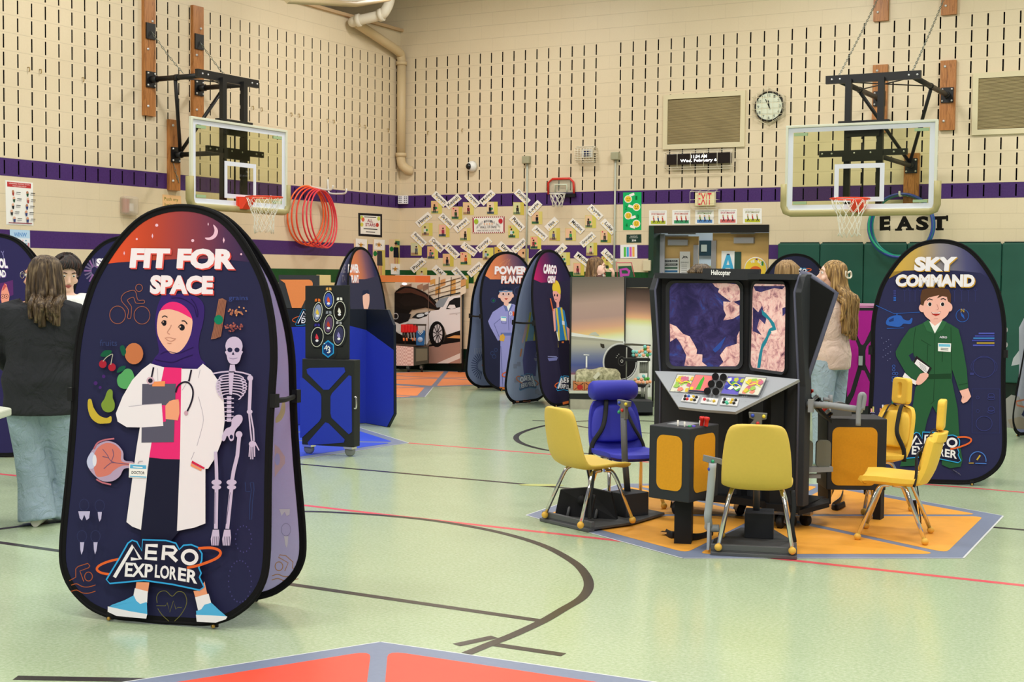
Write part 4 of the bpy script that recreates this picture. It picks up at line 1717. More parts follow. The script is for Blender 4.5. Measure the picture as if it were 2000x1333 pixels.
q = dep(243, 640, 12.0)
banner('popup_banner', 'dark banner with a ring of rays, mostly hidden behind FIT FOR SPACE', (q.x, q.y), (0.60, -0.80), 0.5,
       {'front': sback_front}, ('#221f4c', '#221f4c', '#7f7cae', '#7f7cae'))


# ------------------------------------------------------------------ rocket banner at the right edge
def rocket_in(a, pn):
    I = CArt(a, 1690, 460, 2.665)
    I.poly('#c6c6da', [(800, 480), (826, 430), (900, 430), (900, 960), (790, 960), (800, 700)])
    I.poly('#d9d9e6', [(770, 640), (800, 600), (808, 670), (760, 680)])
    I.poly('#b9b3b3', [(720, 860), (760, 830), (800, 840), (830, 900), (900, 900), (900, 1020), (730, 1000)])
    I.poly('#b5a595', [(740, 960), (800, 945), (860, 960), (860, 1012), (760, 1005)])
    I.line('#d9856a', [(830, 855), (785, 865), (790, 885), (830, 895)], 9)
    I.poly('#2f3560', [(812, 935), (830, 900), (830, 948)])


q = fl(1988, 853)
banner('popup_banner', 'pale rocket banner cut off by the right edge of the photo', (q.x + 0.62, q.y + 0.10), (0.97, -0.24), 0.56,
       {'rear_in': rocket_in}, ('#34365e', '#34365e', '#a6a8d8', '#a6a8d8'))


# ------------------------------------------------------------------ text banner beyond the simulator
def text_front(a, pn):
    N = CArt(a, 1480, 430, 8.333)
    W = '#eeeef6'
    L = CArt(a, 0, 0, 14)
    L.f = lambda x, y: (1480 + (460 + (x - 430) * 0.5) / 8.333, 430 + (770 + (y - 203) * 0.42) / 8.333)
    logo(L, '#1b1c38')
    N.text(W, 'in', [(700, 962), (768, 962), (768, 930), (700, 930)], 0.02)
    N.text(W, 'Building', [(560, 1108), (858, 1108), (858, 1066), (560, 1066)], 0.03)
    for k, (t, x1) in enumerate((('passing through', 890), ('something exciting', 858), ('and see through', 880), ('to translate', 815))):
        y = 1248 + k * 48
        N.text(W, t, [(500, y), (x1, y), (x1, y - 32), (500, y - 32)], 0.0)


q = dep(1556, 640, 18.0)
banner('popup_banner', 'navy banner with white paragraphs seen beyond the simulator top', (q.x, q.y), (0.42, -0.907), 0.5,
       {'front': text_front}, ('#22233f', '#22233f', '#b0addc', '#b0addc'))

# ================================================================== BASKETBALL GOALS
M_BLACK = mat('#121214', 0.45, 0.45)
M_PLANK = None


def plank_mat():
    g = G('fir_plank')
    geo = g.n('NewGeometry')
    mp = g.n('Mapping')
    g.L(geo.outputs['Position'], mp.inputs['Vector'])
    mp.inputs['Scale'].default_value = (14, 14, 1.1)
    n = g.noise(2.2, 5, mp.outputs['Vector'], 0.6, 1.2)
    c = g.ramp(n, [(0.3, '#774a22'), (0.42, '#a96c38'), (0.52, '#bb7d44'), (0.62, '#945c2c'), (0.7, '#b4773e')])
    return g.out(c, 0.4, 0.4)


M_PLANK = plank_mat()
M_CHAIN = mat('#9aa098', 0.35, 0.5, metal=0.8)
M_BOLT = mat('#d8d8d8', 0.3, 0.5, metal=0.5)
M_GLASS = None


def glass_mat(h, a):
    m = bpy.data.materials.new('tinted_glass')
    m.use_nodes = True
    nt = m.node_tree
    for n in list(nt.nodes):
        nt.nodes.remove(n)
    o = nt.nodes.new('ShaderNodeOutputMaterial')
    tr = nt.nodes.new('ShaderNodeBsdfTransparent')
    tr.inputs['Color'].default_value = (*rgb(h), 1)
    gl = nt.nodes.new('ShaderNodeBsdfGlossy')
    gl.inputs['Roughness'].default_value = 0.02
    lw = nt.nodes.new('ShaderNodeFresnel')
    lw.inputs['IOR'].default_value = a
    mx = nt.nodes.new('ShaderNodeMixShader')
    nt.links.new(lw.outputs[0], mx.inputs[0])
    nt.links.new(tr.outputs[0], mx.inputs[1])
    nt.links.new(gl.outputs[0], mx.inputs[2])
    nt.links.new(mx.outputs[0], o.inputs['Surface'])
    return m


M_GLASS = glass_mat('#e8ebcb', 1.35)


def goal(name, label, P, cx, arm, bd, planks, bx=0.0):
    """P(l, out, z) -> world; l runs along the wall with the goal's middle at cx"""
    o = thing(name, label, 'basketball goal', P(cx, 0, 0), 'basketball goals')
    o.location.z = 2.5
    EX, EO = P(1, 0, 0) - P(0, 0, 0), P(0, 1, 0) - P(0, 0, 0)
    R = Matrix((EX, EO, V(0, 0, 1))).transposed()
    Q = lambda l, d, z: P(cx + l, d, z)
    for (l, z0, z1) in planks:
        b = MB().m(M_PLANK).box(Q(l, 0.025, (z0 + z1) / 2), (0.2, 0.05, z1 - z0), R)
        b.m(M_BOLT)
        zz = z0 + 0.12
        k = 0
        while zz < z1:
            b.lathe([(0.018, 0), (0.016, 0.012), (0, 0.016)], Q(l + (0.04 if k % 2 else -0.04), 0.05, zz), EO, 8)
            zz += 0.36
            k += 1
        b.build('mounting_plank', o)
    for l, z in ((-0.45, 4.01), (0.45, 4.01), (0.0, 3.09)):
        b = MB().m(M_BLACK).box(Q(l, 0.06, z), (0.16, 0.02, 0.2), R)
        b.tube([Q(l, 0.05, z), Q(l, 0.17, z)], 0.045, 10)
        b.m(M_BOLT)
        for sx in (-1, 1):
            for sz in (-1, 1):
                b.ball(Q(l + sx * 0.06, 0.075, z + sz * 0.075), 0.014, 8, 6)
        b.build('wall_bracket', o)
    for l in (-0.45, 0.45):
        b = MB().m(M_BLACK).tube([Q(l, 0.1, 4.01), Q(l, arm, 4.01)], 0.034, 12)
        b.tube([Q(l, arm * 0.5, 4.01), Q(l, arm * 0.5 + 0.05, 4.01)], 0.041, 12)
        b.build('support_pipe', o)
        b = MB().m(M_BLACK).tube([Q(0, 0.14, 3.12), Q(l, arm * 0.5, 3.98)], 0.024, 8)
        b.build('brace', o)
    b = MB().m(M_BLACK).tube([Q(0, 0.1, 3.09), Q(0, arm, 3.09)], 0.032, 10)
    b.build('support_pipe', o)
    b = MB().m(M_BLACK)                      # cross rods
    b.tube([Q(-0.45, arm * 0.55, 4.0), Q(0.45, arm * 0.98, 4.0)], 0.008, 6)
    b.tube([Q(0.45, arm * 0.55, 4.0), Q(-0.45, arm * 0.98, 4.0)], 0.008, 6)
    b.build('cross_rod', o)
    b = MB().m(M_BLACK)
    b.box(Q(-0.02, arm + 0.01, 4.02), (1.16, 0.05, 0.1), R)
    b.m(M_BOLT)
    for l in (-0.52, -0.42, 0.42, 0.52):
        b.ball(Q(l, arm + 0.036, 4.02), 0.013, 8, 6)
    b.build('top_bar', o)
    bc = bx
    for l in (-0.2, 0.2):
        b = MB().m(M_BLACK).box(Q(bc + l, arm + 0.06, 3.2), (0.075, 0.06, 1.62), R)
        b.build('upright', o)
    b = MB().m(M_BLACK)
    b.box(Q(bc, arm + 0.07, 3.47), (0.62, 0.09, 0.05), R)
    b.box(Q(bc, arm + 0.09, 3.1), (1.08, 0.04, 0.075), R)
    b.box(Q(bc, arm + 0.1, 3.06), (0.5, 0.04, 0.12), R)
    b.box(Q(bc, arm + 0.09, 3.36), (0.4, 0.05, 0.12), R)
    b.tube([Q(bc, arm + 0.08, 3.45), Q(bc, arm + 0.08, 2.42)], 0.012, 6)
    b.m(M_BOLT)
    for l in (-0.5, -0.38, -0.1, 0.1, 0.38, 0.5):
        b.ball(Q(bc + l, arm + 0.115, 3.1), 0.013, 8, 6)
    b.build('carrier_frame', o)
    # glass board
    W, z0, z1 = 0.905, 2.4, 3.435
    bz = (z0 + z1) / 2
    b = MB().m(M_GLASS)
    b.poly([Q(bc - W, bd, z0), Q(bc + W, bd, z0), Q(bc + W, bd, z1), Q(bc - W, bd, z1)])
    g = b.build('glass_board', o, recalc=False)
    mw = mat('#dfe3ee', 0.5, 0.3)
    b = MB().m(mw)

    def rectpts(l0, l1, a, c, d):
        return [Q(bc + l0, d, a), Q(bc + l1, d, a), Q(bc + l1, d, c), Q(bc + l0, d, c)]
    b.holed(rectpts(-W + 0.01, W - 0.01, z0 + 0.01, z1 - 0.01, bd + 0.003), rectpts(-W + 0.075, W - 0.075, z0 + 0.07, z1 - 0.07, bd + 0.003), EO * 0.001)
    b.holed(rectpts(-0.305, 0.305, 2.5, 2.96, bd + 0.003), rectpts(-0.25, 0.25, 2.555, 2.905, bd + 0.003), EO * 0.001)
    b.build('painted_border', g)
    b = MB().m(mat('#d9dbc8', 0.35, 0.5))
    b.holed(rectpts(-W - 0.018, W + 0.018, z0 - 0.018, z1 + 0.018, bd - 0.02), rectpts(-W + 0.012, W - 0.012, z0 + 0.012, z1 - 0.012, bd - 0.02), EO * 0.045)
    b.build('board_frame', o, bevel=0.004)
    for sx in (-1, 1):
        for z in (z0 + 0.095, z1 - 0.095):
            MB().m(mat('#9fb98f', 0.4)).box(Q(bc + sx * (W - 0.17), bd, z), (0.17, 0.02, 0.035), R).build('edge_clip', o)
    # padding round the lower edge
    pm = mat('#a79d6c', 0.5, 0.35)
    L, zb = W + 0.03, z0 - 0.035
    path = [(-L, 2.73), (-L, 2.55), (-L, zb + 0.09), (-L + 0.025, zb + 0.025), (-L + 0.09, zb), (0, zb), (L - 0.09, zb), (L - 0.025, zb + 0.025), (L, zb + 0.09), (L, 2.55), (L, 2.73)]
    b = MB().m(pm)
    secs = []
    for i, (l, z) in enumerate(path):
        a, c = path[max(0, i - 1)], path[min(len(path) - 1, i + 1)]
        t = V(c[0] - a[0], c[1] - a[1], 0).normalized()
        nx, nz_ = t.y, -t.x
        sec = []
        for k in range(10):
            th = 2 * PI * k / 10
            r1, r2 = 0.04 * math.copysign(abs(math.cos(th)) ** 0.6, math.cos(th)), 0.05 * math.copysign(abs(math.sin(th)) ** 0.6, math.sin(th))
            sec.append(Q(bc + l + nx * r1, bd + 0.005 + r2, z + nz_ * r1))
        secs.append(sec)
    b.loft(secs)
    b.build('edge_padding', o)
    # rim, bracket, net
    rr, rz = 0.2286, 2.515
    rc = lambda th, r, z: Q(bc + r * math.cos(th), bd + 0.385 + r * math.sin(th), z)
    b = MB().m(mat('#f0431f', 0.35, 0.5))
    b.tube([rc(2 * PI * k / 40, rr, rz) for k in range(40)], 0.0095, 8, closed=True)
    b.build('rim', o)
    b = MB().m(mat('#e8401f', 0.4, 0.5))
    b.box(Q(bc, bd + 0.02, rz - 0.075), (0.17, 0.03, 0.17), R)
    b.prism([Q(bc - 0.075, bd + 0.03, rz + 0.01), Q(bc - 0.05, bd + 0.17, rz + 0.005), Q(bc - 0.05, bd + 0.17, rz - 0.02), Q(bc - 0.075, bd + 0.1, rz - 0.14), Q(bc - 0.075, bd + 0.03, rz - 0.15)], EX * 0.15)
    b.build('rim_bracket', o)
    b = MB().m(mat('#f1eee0', 0.8, 0.1))
    rows = [(0.0, rr - 0.004), (0.1, 0.19), (0.18, 0.155), (0.25, 0.132), (0.32, 0.12), (0.39, 0.122), (0.45, 0.128)]
    N = 12
    for k in range(N):
        for sgn in (-1, 1):
            pts = []
            ph = 0.0
            for i, (dz, r) in enumerate(rows):
                if i > 0:
                    ph += 0.5 * sgn * (1 if i % 2 else -1) if i > 1 else 0.5 * sgn
                jit = math.sin(k * 5.1 + i * 2.3) * 0.012
                pts.append(rc(2 * PI * (k + ph) / N, r + jit, rz - dz + jit))
            b.tube(pts, 0.0035, 4)
    b.build('net', o)
    return o, Q


def chain(b, a, c, sag=0.02, pitch=0.05, r=0.0045):
    a, c = Vector(a), Vector(c)
    n = max(3, int((c - a).length / pitch))
    d = (c - a).normalized()
    s1 = d.orthogonal().normalized()
    s2 = d.cross(s1)
    for i in range(n):
        m = a + (c - a) * ((i + 0.5) / n) + V(0, 0, -sag * math.sin(PI * (i + .5) / n))
        s = s1 if i % 2 else s2
        pts = [m + d * (pitch * 0.62 * math.cos(2 * PI * k / 8)) + s * (0.011 * math.sin(2 * PI * k / 8)) for k in range(8)]
        b.tube(pts, r, 4, closed=True)
    return b


PR_ = lambda l, d, z: V(l, -d, z)
PL_ = lambda l, d, z: V(d, l, z)
gr, QR = goal('basketball_goal', 'wall mounted glass basketball goal above the blue hoops and EAST lettering', PR_, 8.3, 2.02, 2.25,
              [(-0.46, 5.06, 5.6), (0.44, 5.07, 5.6), (-0.45, 3.55, 4.47), (0.45, 3.55, 4.47), (0.0, 2.57, 3.26)], -0.1)
for l in (-0.45, 0.45):
    chain(MB().m(M_CHAIN), QR(l, 2.0, 4.07), QR(l, 0.08, 5.45)).build('chain', gr)
gl_, QL = goal('basketball_goal', 'wall mounted glass basketball goal on the left wall above FIT FOR SPACE', PL_, -5.32, 0.95, 1.12,
               [(-0.45, 3.55, 5.45), (0.45, 3.6, 5.09), (0.0, 2.63, 3.545)], 0.03)
for l in (-0.45, 0.45):
    chain(MB().m(M_CHAIN), QL(l, 0.6, 4.06), QL(l, 0.07, 4.62)).build('chain', gl_)
    MB().m(M_BLACK).box(QL(l, 0.06, 4.62), (0.02, 0.16, 0.2)).build('chain_plate', gl_)
chain(MB().m(M_CHAIN), QL(-0.04, 0.06, 2.98), QL(0.06, 0.06, 2.74), 0.02).build('chain', gl_)

# ------------------------------------------------------------------ hoops on hooks


def hoop_ring(R, r, c, n, col, name, label, group, seg=44):
    """c = centre, n = axis direction"""
    b = MB().m(mat(col, 0.3, 0.5))
    n = Vector(n).normalized()
    a = n.orthogonal().normalized()
    d = n.cross(a)
    b.tube([Vector(c) + a * R * math.cos(2 * PI * k / seg) + d * R * math.sin(2 * PI * k / seg) for k in range(seg)], r, 8, closed=True)
    return tag(b.build(name), label, 'hula hoop', group)


OC = ['#f2672a', '#f0552c', '#e8432f', '#e23a3c', '#df3346', '#e5394a']
ON = ['orange', 'bright orange', 'orange red', 'red', 'crimson', 'rose red']
hookc = wl(604, 377, 0.12)
for i in range(6):
    x = 0.05 + (0, .03, .07, .13, .155, .18)[i]
    R = 0.43
    top = V(x, -2.40 + 0.006 * i, 2.82 - 0.004 * i)
    tilt = (-0.10, -0.07, -0.03, 0.02, 0.05, 0.09)[i]
    hoop_ring(R, 0.0125, top + V(0, -0.16 + 0.035 * i, -math.sqrt(R * R - (0.16 - 0.035 * i) ** 2)) + V(0, 0, 0), (1, tilt + 0.1, 0.03 * (i - 2)), OC[i], 'hula_hoop',
              '%s plastic hula hoop on the left wall hook, %s from the wall' % (ON[i], ('first', 'second', 'third', 'fourth', 'fifth', 'sixth')[i]), 'orange and red hula hoops on the left wall')
BC_ = ['#2f57a8', '#1f8f86', '#3a4db0', '#1c9a78', '#34489c']
BN = ['blue', 'teal', 'royal blue', 'green teal', 'navy blue']
for i in range(5):
    R = 0.425
    c = V(8.195 + 0.012 * math.sin(i * 2.1), -0.05 - 0.035 * i, 2.29 - 0.006 * (i % 3))
    hoop_ring(R - 0.01 * (i % 2), 0.016, c, (0.11 * math.sin(i * 1.7) - 0.03, 1, 0.05 * math.cos(i)), BC_[i], 'hula_hoop',
              '%s hula hoop hanging by the EAST lettering, %s from the wall' % (BN[i], ('first', 'second', 'third', 'fourth', 'fifth')[i]), 'blue and green hula hoops on the back wall')


def wall_hook(pts, label):
    b = MB().m(mat('#e6e6e2', 0.35, 0.5)).tube(cat_rom(pts, 4, False), 0.014, 8)
    tag(b.build('wall_hook'), label, 'hook', 'white wall hooks')


wall_hook([V(0.005, -2.40, 2.86), V(0.1, -2.40, 2.835), V(0.3, -2.40, 2.80), V(0.40, -2.40, 2.805), V(0.43, -2.40, 2.86)], 'white steel hook carrying the red hula hoops')
a, c = wl(604, 362, 0.02), wl(641, 372, 0.02)
wall_hook([V(0.01, c.y, 2.99), V(0.02, c.y, 2.83), V(0.06, c.y, 2.775), V(0.22, c.y + 0.0, 2.765), V(0.34, c.y, 2.775), V(0.36, c.y, 2.84)], 'empty white steel wall hook right of the red hoops')
wall_hook([V(8.2, -0.005, 2.70), V(8.2, -0.1, 2.69), V(8.2, -0.24, 2.68), V(8.2, -0.26, 2.74)], 'white hook behind the glass holding the blue hoops')
# small brass hooks left in the joints
for i, (x, y) in enumerate(((54, 132), (77, 136), (160, 152), (492, 208), (509, 211), (567, 221), (582, 223), (638, 233), (650, 235), (700, 242), (711, 245), (756, 252))):
    p = wl(x, y, 0.0)
    b = MB().m(mat('#a98f52', 0.4, 0.5, metal=0.4)).tube([p, p + V(0.03, 0, 0), p + V(0.035, 0, -0.035), p + V(0.02, 0, -0.05)], 0.006, 5)
    tag(b.build('cup_hook'), 'small brass cup hook in the block joint high on the left wall', 'hook', 'small brass cup hooks on the left wall')
for i, (x, y) in enumerate(((837, 257), (904, 252))):
    p = wb(x, y, 0.0)
    b = MB().m(mat('#a98f52', 0.4, 0.5, metal=0.4)).tube([p, p + V(0, -0.03, 0), p + V(0, -0.035, -0.035), p + V(0, -0.02, -0.05)], 0.006, 5)
    tag(b.build('cup_hook'), 'small brass cup hook high on the back wall near the corner', 'hook', 'small brass cup hooks on the back wall')

# ------------------------------------------------------------------ drain pipe in the corner
pm = mat('#d2bb93', 0.45, 0.35)
o = thing('drain_pipe', 'tan painted drain pipe elbowing down the corner of the two walls', 'pipe', (0.1, -0.1, 3.2))
xr = 0.10
pv = wb(787, 200, -0.1)
px_, py_ = 0.1, -0.12
b = MB().m(pm).tube([V(px_, py_, 3.5), V(px_, py_, 5.0)], 0.072, 16)
b.build('downpipe', o)
b = MB().m(pm).tube(cat_rom([V(px_, py_, 3.52), V(px_, py_, 3.42), V(px_ + 0.02, py_ + 0.02, 3.33), V(px_ + 0.09, py_ + 0.07, 3.26), V(px_ + 0.13, 0.0, 3.25)], 4, False), 0.074, 16)
b.build('lower_elbow', o)
for z in (3.5, 4.98):
    MB().m(pm).tube([V(px_, py_, z - 0.03), V(px_, py_, z + 0.03)], 0.09, 16).build('coupling', o)
a0 = wl(692, 43, 0.15)
top = [V(px_, py_, 4.98), V(px_, py_ - 0.02, 5.08), V(px_ + 0.01, py_ - 0.1, 5.15)]
b = MB().m(pm).tube(cat_rom(top + [V(0.12, -0.7, 5.26), a0 + V(0, 0, 0)], 4, False), 0.072, 16)
b.build('upper_run', o)
e1 = dep(748, 28, dp := (a0 - CAM).dot(CF) - 0.15)
e2 = dep(762, 0, dp)
b = MB().m(mat('#e6dcc8', 0.45, 0.35)).tube(cat_rom([a0 + V(-0.03, 0, 0), a0 + V(0.05, -0.02, 0.01), e1 - (e1 - a0) * 0.12, e1 + V(0.05, 0, 0.06), e2 + V(0, 0, 0.05), e2 + V(0, 0, 0.5)], 4, False), 0.078, 16)
b.build('branch_pipe', o)
for p, q in ((a0 + V(0.05, -0.02, 0.01), e1), (e1 - (e1 - a0) * 0.14, e1)):
    d = (q - p).normalized()
    MB().m(mat('#e6dcc8', 0.45, 0.35)).tube([p, p + d * 0.07], 0.098, 16).build('coupling', o)

# ------------------------------------------------------------------ fixtures on the back wall


def panel_thing(name, label, cat, x0, x1, z0, z1, mk, group=None):
    o = thing(name, label, cat, ((x0 + x1) / 2, 0, z0), group)
    mk(o)
    return o


def grille(x0, x1, z0, z1, label):
    o = thing('air_grille', label, 'air grille', ((x0 + x1) / 2, 0, z0), 'wall air grilles')
    b = MB().m(mat('#dcd0ad', 0.45, 0.3))
    P = lambda a, c: V(a, -0.001, c)
    b.holed([P(x0, z0), P(x1, z0), P(x1, z1), P(x0, z1)], [P(x0 + .07, z0 + .07), P(x1 - .07, z0 + .07), P(x1 - .07, z1 - .07), P(x0 + .07, z1 - .07)], (0, -0.03, 0))
    b.build('frame', o)
    MB().m(mat('#6b5c3c', 0.7)).box(((x0 + x1) / 2, -0.004, (z0 + z1) / 2), (x1 - x0 - 0.14, 0.006, z1 - z0 - 0.14)).build('backing', o)
    b = MB().m(mat('#b9a77f', 0.5, 0.3, nz=0.25, ns=3))
    z = z0 + 0.085
    while z < z1 - 0.08:
        b.box(((x0 + x1) / 2, -0.014, z), (x1 - x0 - 0.14, 0.012, 0.0075), Matrix.Rotation(0.5, 3, 'X'))
        z += 0.0165
    lv = b.build('louvre_blades', o)
    lv['kind'] = 'stuff'


grille(4.665, 5.93, 3.435, 4.235, 'tan louvred air grille above the message sign')
grille(9.07, 10.35, 3.47, 4.28, 'tan louvred air grille cut by the right edge of the photo')


def cage(o, x0, x1, z0, z1, d, nx, nz_, name='wire_guard', r=0.004):
    b = MB().m(mat('#efe7d2', 0.4, 0.4))
    for i in range(nx + 1):
        x = x0 + (x1 - x0) * i / nx
        b.tube([V(x, -0.004, z0 - 0.0), V(x, -d, z0 + 0.03), V(x, -d, z1 - 0.03), V(x, -0.004, z1)], r, 4)
    for k in range(nz_ + 1):
        z = z0 + 0.03 + (z1 - z0 - 0.06) * k / nz_
        b.tube([V(x0 - 0.02, -0.004, z), V(x0, -d, z), V(x1, -d, z), V(x1 + 0.02, -0.004, z)], r, 4)
    for f in (0.33, 0.7):
        b.tube([V(x0, -d * f, z0), V(x1, -d * f, z0)], r, 4)
        b.tube([V(x0, -d * f, z1), V(x1, -d * f, z1)], r, 4)
    b.build(name, o)


o = thing('message_sign', 'black LED message sign with white text in a wire cage under the grille', 'LED sign', (5.24, 0, 3.1))
MB().m(mat('#1b0f0d', 0.3, 0.4)).box((5.25, -0.055, 3.28), (0.98, 0.09, 0.155)).build('display', o, bevel=0.008)
a = Art(V(5.25, -0.101, 3.28), V(0, -1, 0), uv=(V(1, 0, 0), V(0, 0, 1)))
wt = mat('#ffffff', 0.5, 0, emit=2.2)
a.rtext(wt, '11:34 AM', -0.10, 0.008, 0.14, 0.055, 0.012)
a.rtext(wt, 'Wed. February 6', -0.27, -0.058, 0.29, -0.004, 0.012)
a.build('lettering', o)
cage(o, 4.735, 5.765, 3.13, 3.40, 0.13, 5, 1, r=0.0035)
o = thing('wall_clock', 'round white wall clock behind a wire guard beside the grille', 'clock', (6.29, 0, 3.75))
cc = V(6.29, 0, 3.985)
MB().m(mat('#16150f', 0.4, 0.4)).lathe([(0.0, 0.0), (0.213, 0.0), (0.213, 0.05), (0.196, 0.06), (0.19, 0.045), (0, 0.045)], cc, (0, -1, 0), 40).build('case', o)
MB().m(mat('#dfe4cf', 0.5, 0.3)).lathe([(0.0, 0.047), (0.19, 0.047)], cc, (0, -1, 0), 40).build('dial', o)
a = Art(cc + V(0, -0.048, 0), V(0, -1, 0), uv=(V(1, 0, 0), V(0, 0, 1)), step=0.0003)
for h in range(1, 13):
    t = h * 30 * D2R
    x, z = 0.158 * math.sin(t), 0.158 * math.cos(t)
    w_ = 0.014 if h < 10 else 0.02
    a.rtext('#6f766c', str(h), x - w_, z - 0.018, x + w_, z + 0.018, 0.0)
a.build('numerals', o)
a = Art(cc + V(0, -0.054, 0), V(0, -1, 0), uv=(V(1, 0, 0), V(0, 0, 1)), step=0.0004)
a.line('#20201c', [(0.02, -0.04), (-0.05, 0.10)], 0.011)
a.line('#20201c', [(0.012, -0.03), (-0.012, 0.085)], 0.014)
a.build('hands', o)
b = MB().m(mat('#e3d9bb', 0.4, 0.4))
hx = [cc + V(0.265 * math.sin(k * PI / 3 + PI / 6 * 0), 0, 0.265 * math.cos(k * PI / 3)) for k in range(6)]
for d in (0.01, 0.06, 0.12):
    b.tube([p + V(0, -d, 0) for p in hx], 0.0035, 4, closed=True)
for k in range(6):
    p, q = hx[k], hx[(k + 1) % 6]
    for f in (0.0, 0.33, 0.66):
        m_ = p + (q - p) * f
        b.tube([m_ + V(0, -0.01, 0), m_ + V(0, -0.12, 0)], 0.003, 4)
for x in (-0.16, -0.08, 0, 0.08, 0.16):
    h_ = 0.265 - abs(x) * 0.577
    b.tube([cc + V(x, -0.12, -h_), cc + V(x, -0.12, h_)], 0.003, 4)
for z in (-0.12, -0.04, 0.04, 0.12):
    b.tube([cc + V(-0.23, -0.12, z), cc + V(0.23, -0.12, z)], 0.003, 4)
b.build('wire_guard', o)
o = thing('exit_sign', 'cream EXIT sign with red letters inside a wire cage over the doors', 'exit sign', (5.32, 0, 2.58))
x0, x1 = wb(1358, 390, -0.06).x, wb(1396, 390, -0.06).x
z0, z1 = wb(1377, 402, -0.06).z, wb(1377, 376, -0.06).z
MB().m(mat('#efe3b4', 0.5, 0.3)).box(((x0 + x1) / 2, -0.04, (z0 + z1) / 2), (x1 - x0, 0.07, z1 - z0)).build('sign_box', o, bevel=0.004)
a = Art(V((x0 + x1) / 2, -0.0765, (z0 + z1) / 2), V(0, -1, 0), uv=(V(1, 0, 0), V(0, 0, 1)))
a.rtext('#e8324a', 'EXIT', -0.105, -0.085, 0.105, 0.085, 0.0)
a.build('lettering', o)
cage(o, x0 - 0.06, x1 + 0.03, z0 - 0.06, z1 + 0.04, 0.12, 3, 2, r=0.003)
o = thing('caged_speaker', 'small blue lensed device in a white wire cage high on the back wall', 'speaker', (3.42, 0, 3.25))
MB().m(mat('#dfe0dc', 0.4)).box((3.43, -0.03, 3.42), (0.17, 0.06, 0.13)).build('housing', o, bevel=0.01)
MB().m(mat('#23305e', 0.25, 0.5)).box((3.44, -0.064, 3.42), (0.11, 0.012, 0.09)).build('lens', o)
cage(o, 3.28, 3.57, 3.285, 3.52, 0.15, 6, 5, r=0.005)
o = thing('dome_camera', 'white dome security camera on the back wall', 'camera', (1.4, 0, 3.2))
MB().m(mat('#e9e9e4', 0.35, 0.5)).lathe([(0, 0.0), (0.085, 0.0), (0.085, 0.05), (0.07, 0.09), (0, 0.11)], V(1.405, 0, 3.285), (-0.25, -1, -0.1), 24).build('housing', o)
MB().m(mat('#0c0c0e', 0.12, 0.5)).ball(V(1.372, -0.085, 3.28), 0.052, 18, 12).build('lens_dome', o)
for i, (xb, x, zt, zb) in enumerate(((2.385, 2.39, 3.41, 1.62), (3.905, 3.90, 3.42, 1.0))):
    o = thing('conduit', ('grey junction box with conduit running down between the name cards', 'grey junction box with conduit running down beside the green poster')[i], 'conduit', (x, 0, zb), 'grey conduits on the back wall')
    MB().m(mat('#a5a286', 0.45, 0.3)).box((xb, -0.04, zt - 0.055), (0.125, 0.08, 0.115)).build('junction_box', o, bevel=0.01)
    MB().m(mat('#b9bdae', 0.4, 0.4)).tube([V(x, -0.02, zt - 0.1), V(x, -0.02, zb)], 0.015, 10).build('tube', o)
# perforated corner sounder
o = thing('corner_speaker', 'white perforated speaker in the corner on the purple band', 'speaker', (0.1, -0.05, 2.7))
MB().m(mat('#e8e6ee', 0.45)).box((0.10, -0.045, 2.775), (0.165, 0.07, 0.135), Matrix.Rotation(0.35, 3, 'Z')).build('case', o, bevel=0.006)
a = Art(V(0.10, -0.045, 2.775) + Matrix.Rotation(0.35, 3, 'Z') @ V(0, -0.036, 0), Matrix.Rotation(0.35, 3, 'Z') @ V(0, -1, 0), uv=(Matrix.Rotation(0.35, 3, 'Z') @ V(1, 0, 0), V(0, 0, 1)))
for i in range(5):
    if i == 2:
        continue
    for k in range(4):
        a.ell('#26242c', -0.06 + i * 0.03, -0.045 + k * 0.03, 0.009, n=8)
a.build('holes', o)
# small over-the-door hoop
o = thing('mini_hoop', 'small toy basketball hoop with red trim on the back wall', 'toy hoop', (2.97, 0, 2.6))
Q = lambda x, y, Y=-0.03: wb(x, y, Y)
b = MB().m(mat('#c8cfc0', 0.3, alpha=0.25))
b.poly([Q(*p) for p in ((1071, 380), (1071, 357), (1079, 350), (1113, 349), (1120, 356), (1121, 377))])
b.build('clear_board', o)
b = MB().m(mat('#d4352a', 0.4, 0.4)).tube([Q(*p) for p in ((1071, 380), (1071, 357), (1079, 350), (1113, 349), (1120, 356), (1121, 379))], 0.018, 6)
b.build('trim', o)
b = MB().m(mat('#cfd8c2', 0.4)).tube([Q(*p, -0.04) for p in ((1084, 377), (1084, 361), (1107, 361), (1107, 376))], 0.012, 6, closed=False)
b.build('target_square', o)
MB().m(mat('#18161c', 0.4)).box(Q(1107, 382, -0.04), (0.3, 0.04, 0.055)).build('lower_bar', o)
c = Q(1089, 379, -0.17)
b = MB().m(mat('#e9e7e0', 0.4)).tube([c + V(0.12 * math.cos(t * PI / 12), 0.12 * math.sin(t * PI / 12), 0) for t in range(24)], 0.008, 6, closed=True)
b.build('rim', o)
b = MB().m(mat('#ece7da', 0.8))
for k in range(8):
    for sg in (-1, 1):
        pts = []
        ph = 0
        for i, (dz, r) in enumerate(((0, 0.118), (0.08, 0.1), (0.15, 0.08), (0.2, 0.075))):
            pts.append(c + V(r * math.cos(2 * PI * (k + ph) / 8), r * math.sin(2 * PI * (k + ph) / 8), -dz))
            ph += 0.5 * sg * (1 if i % 2 == 0 else -1)
        b.tube(pts, 0.005, 4)
b.build('net', o)

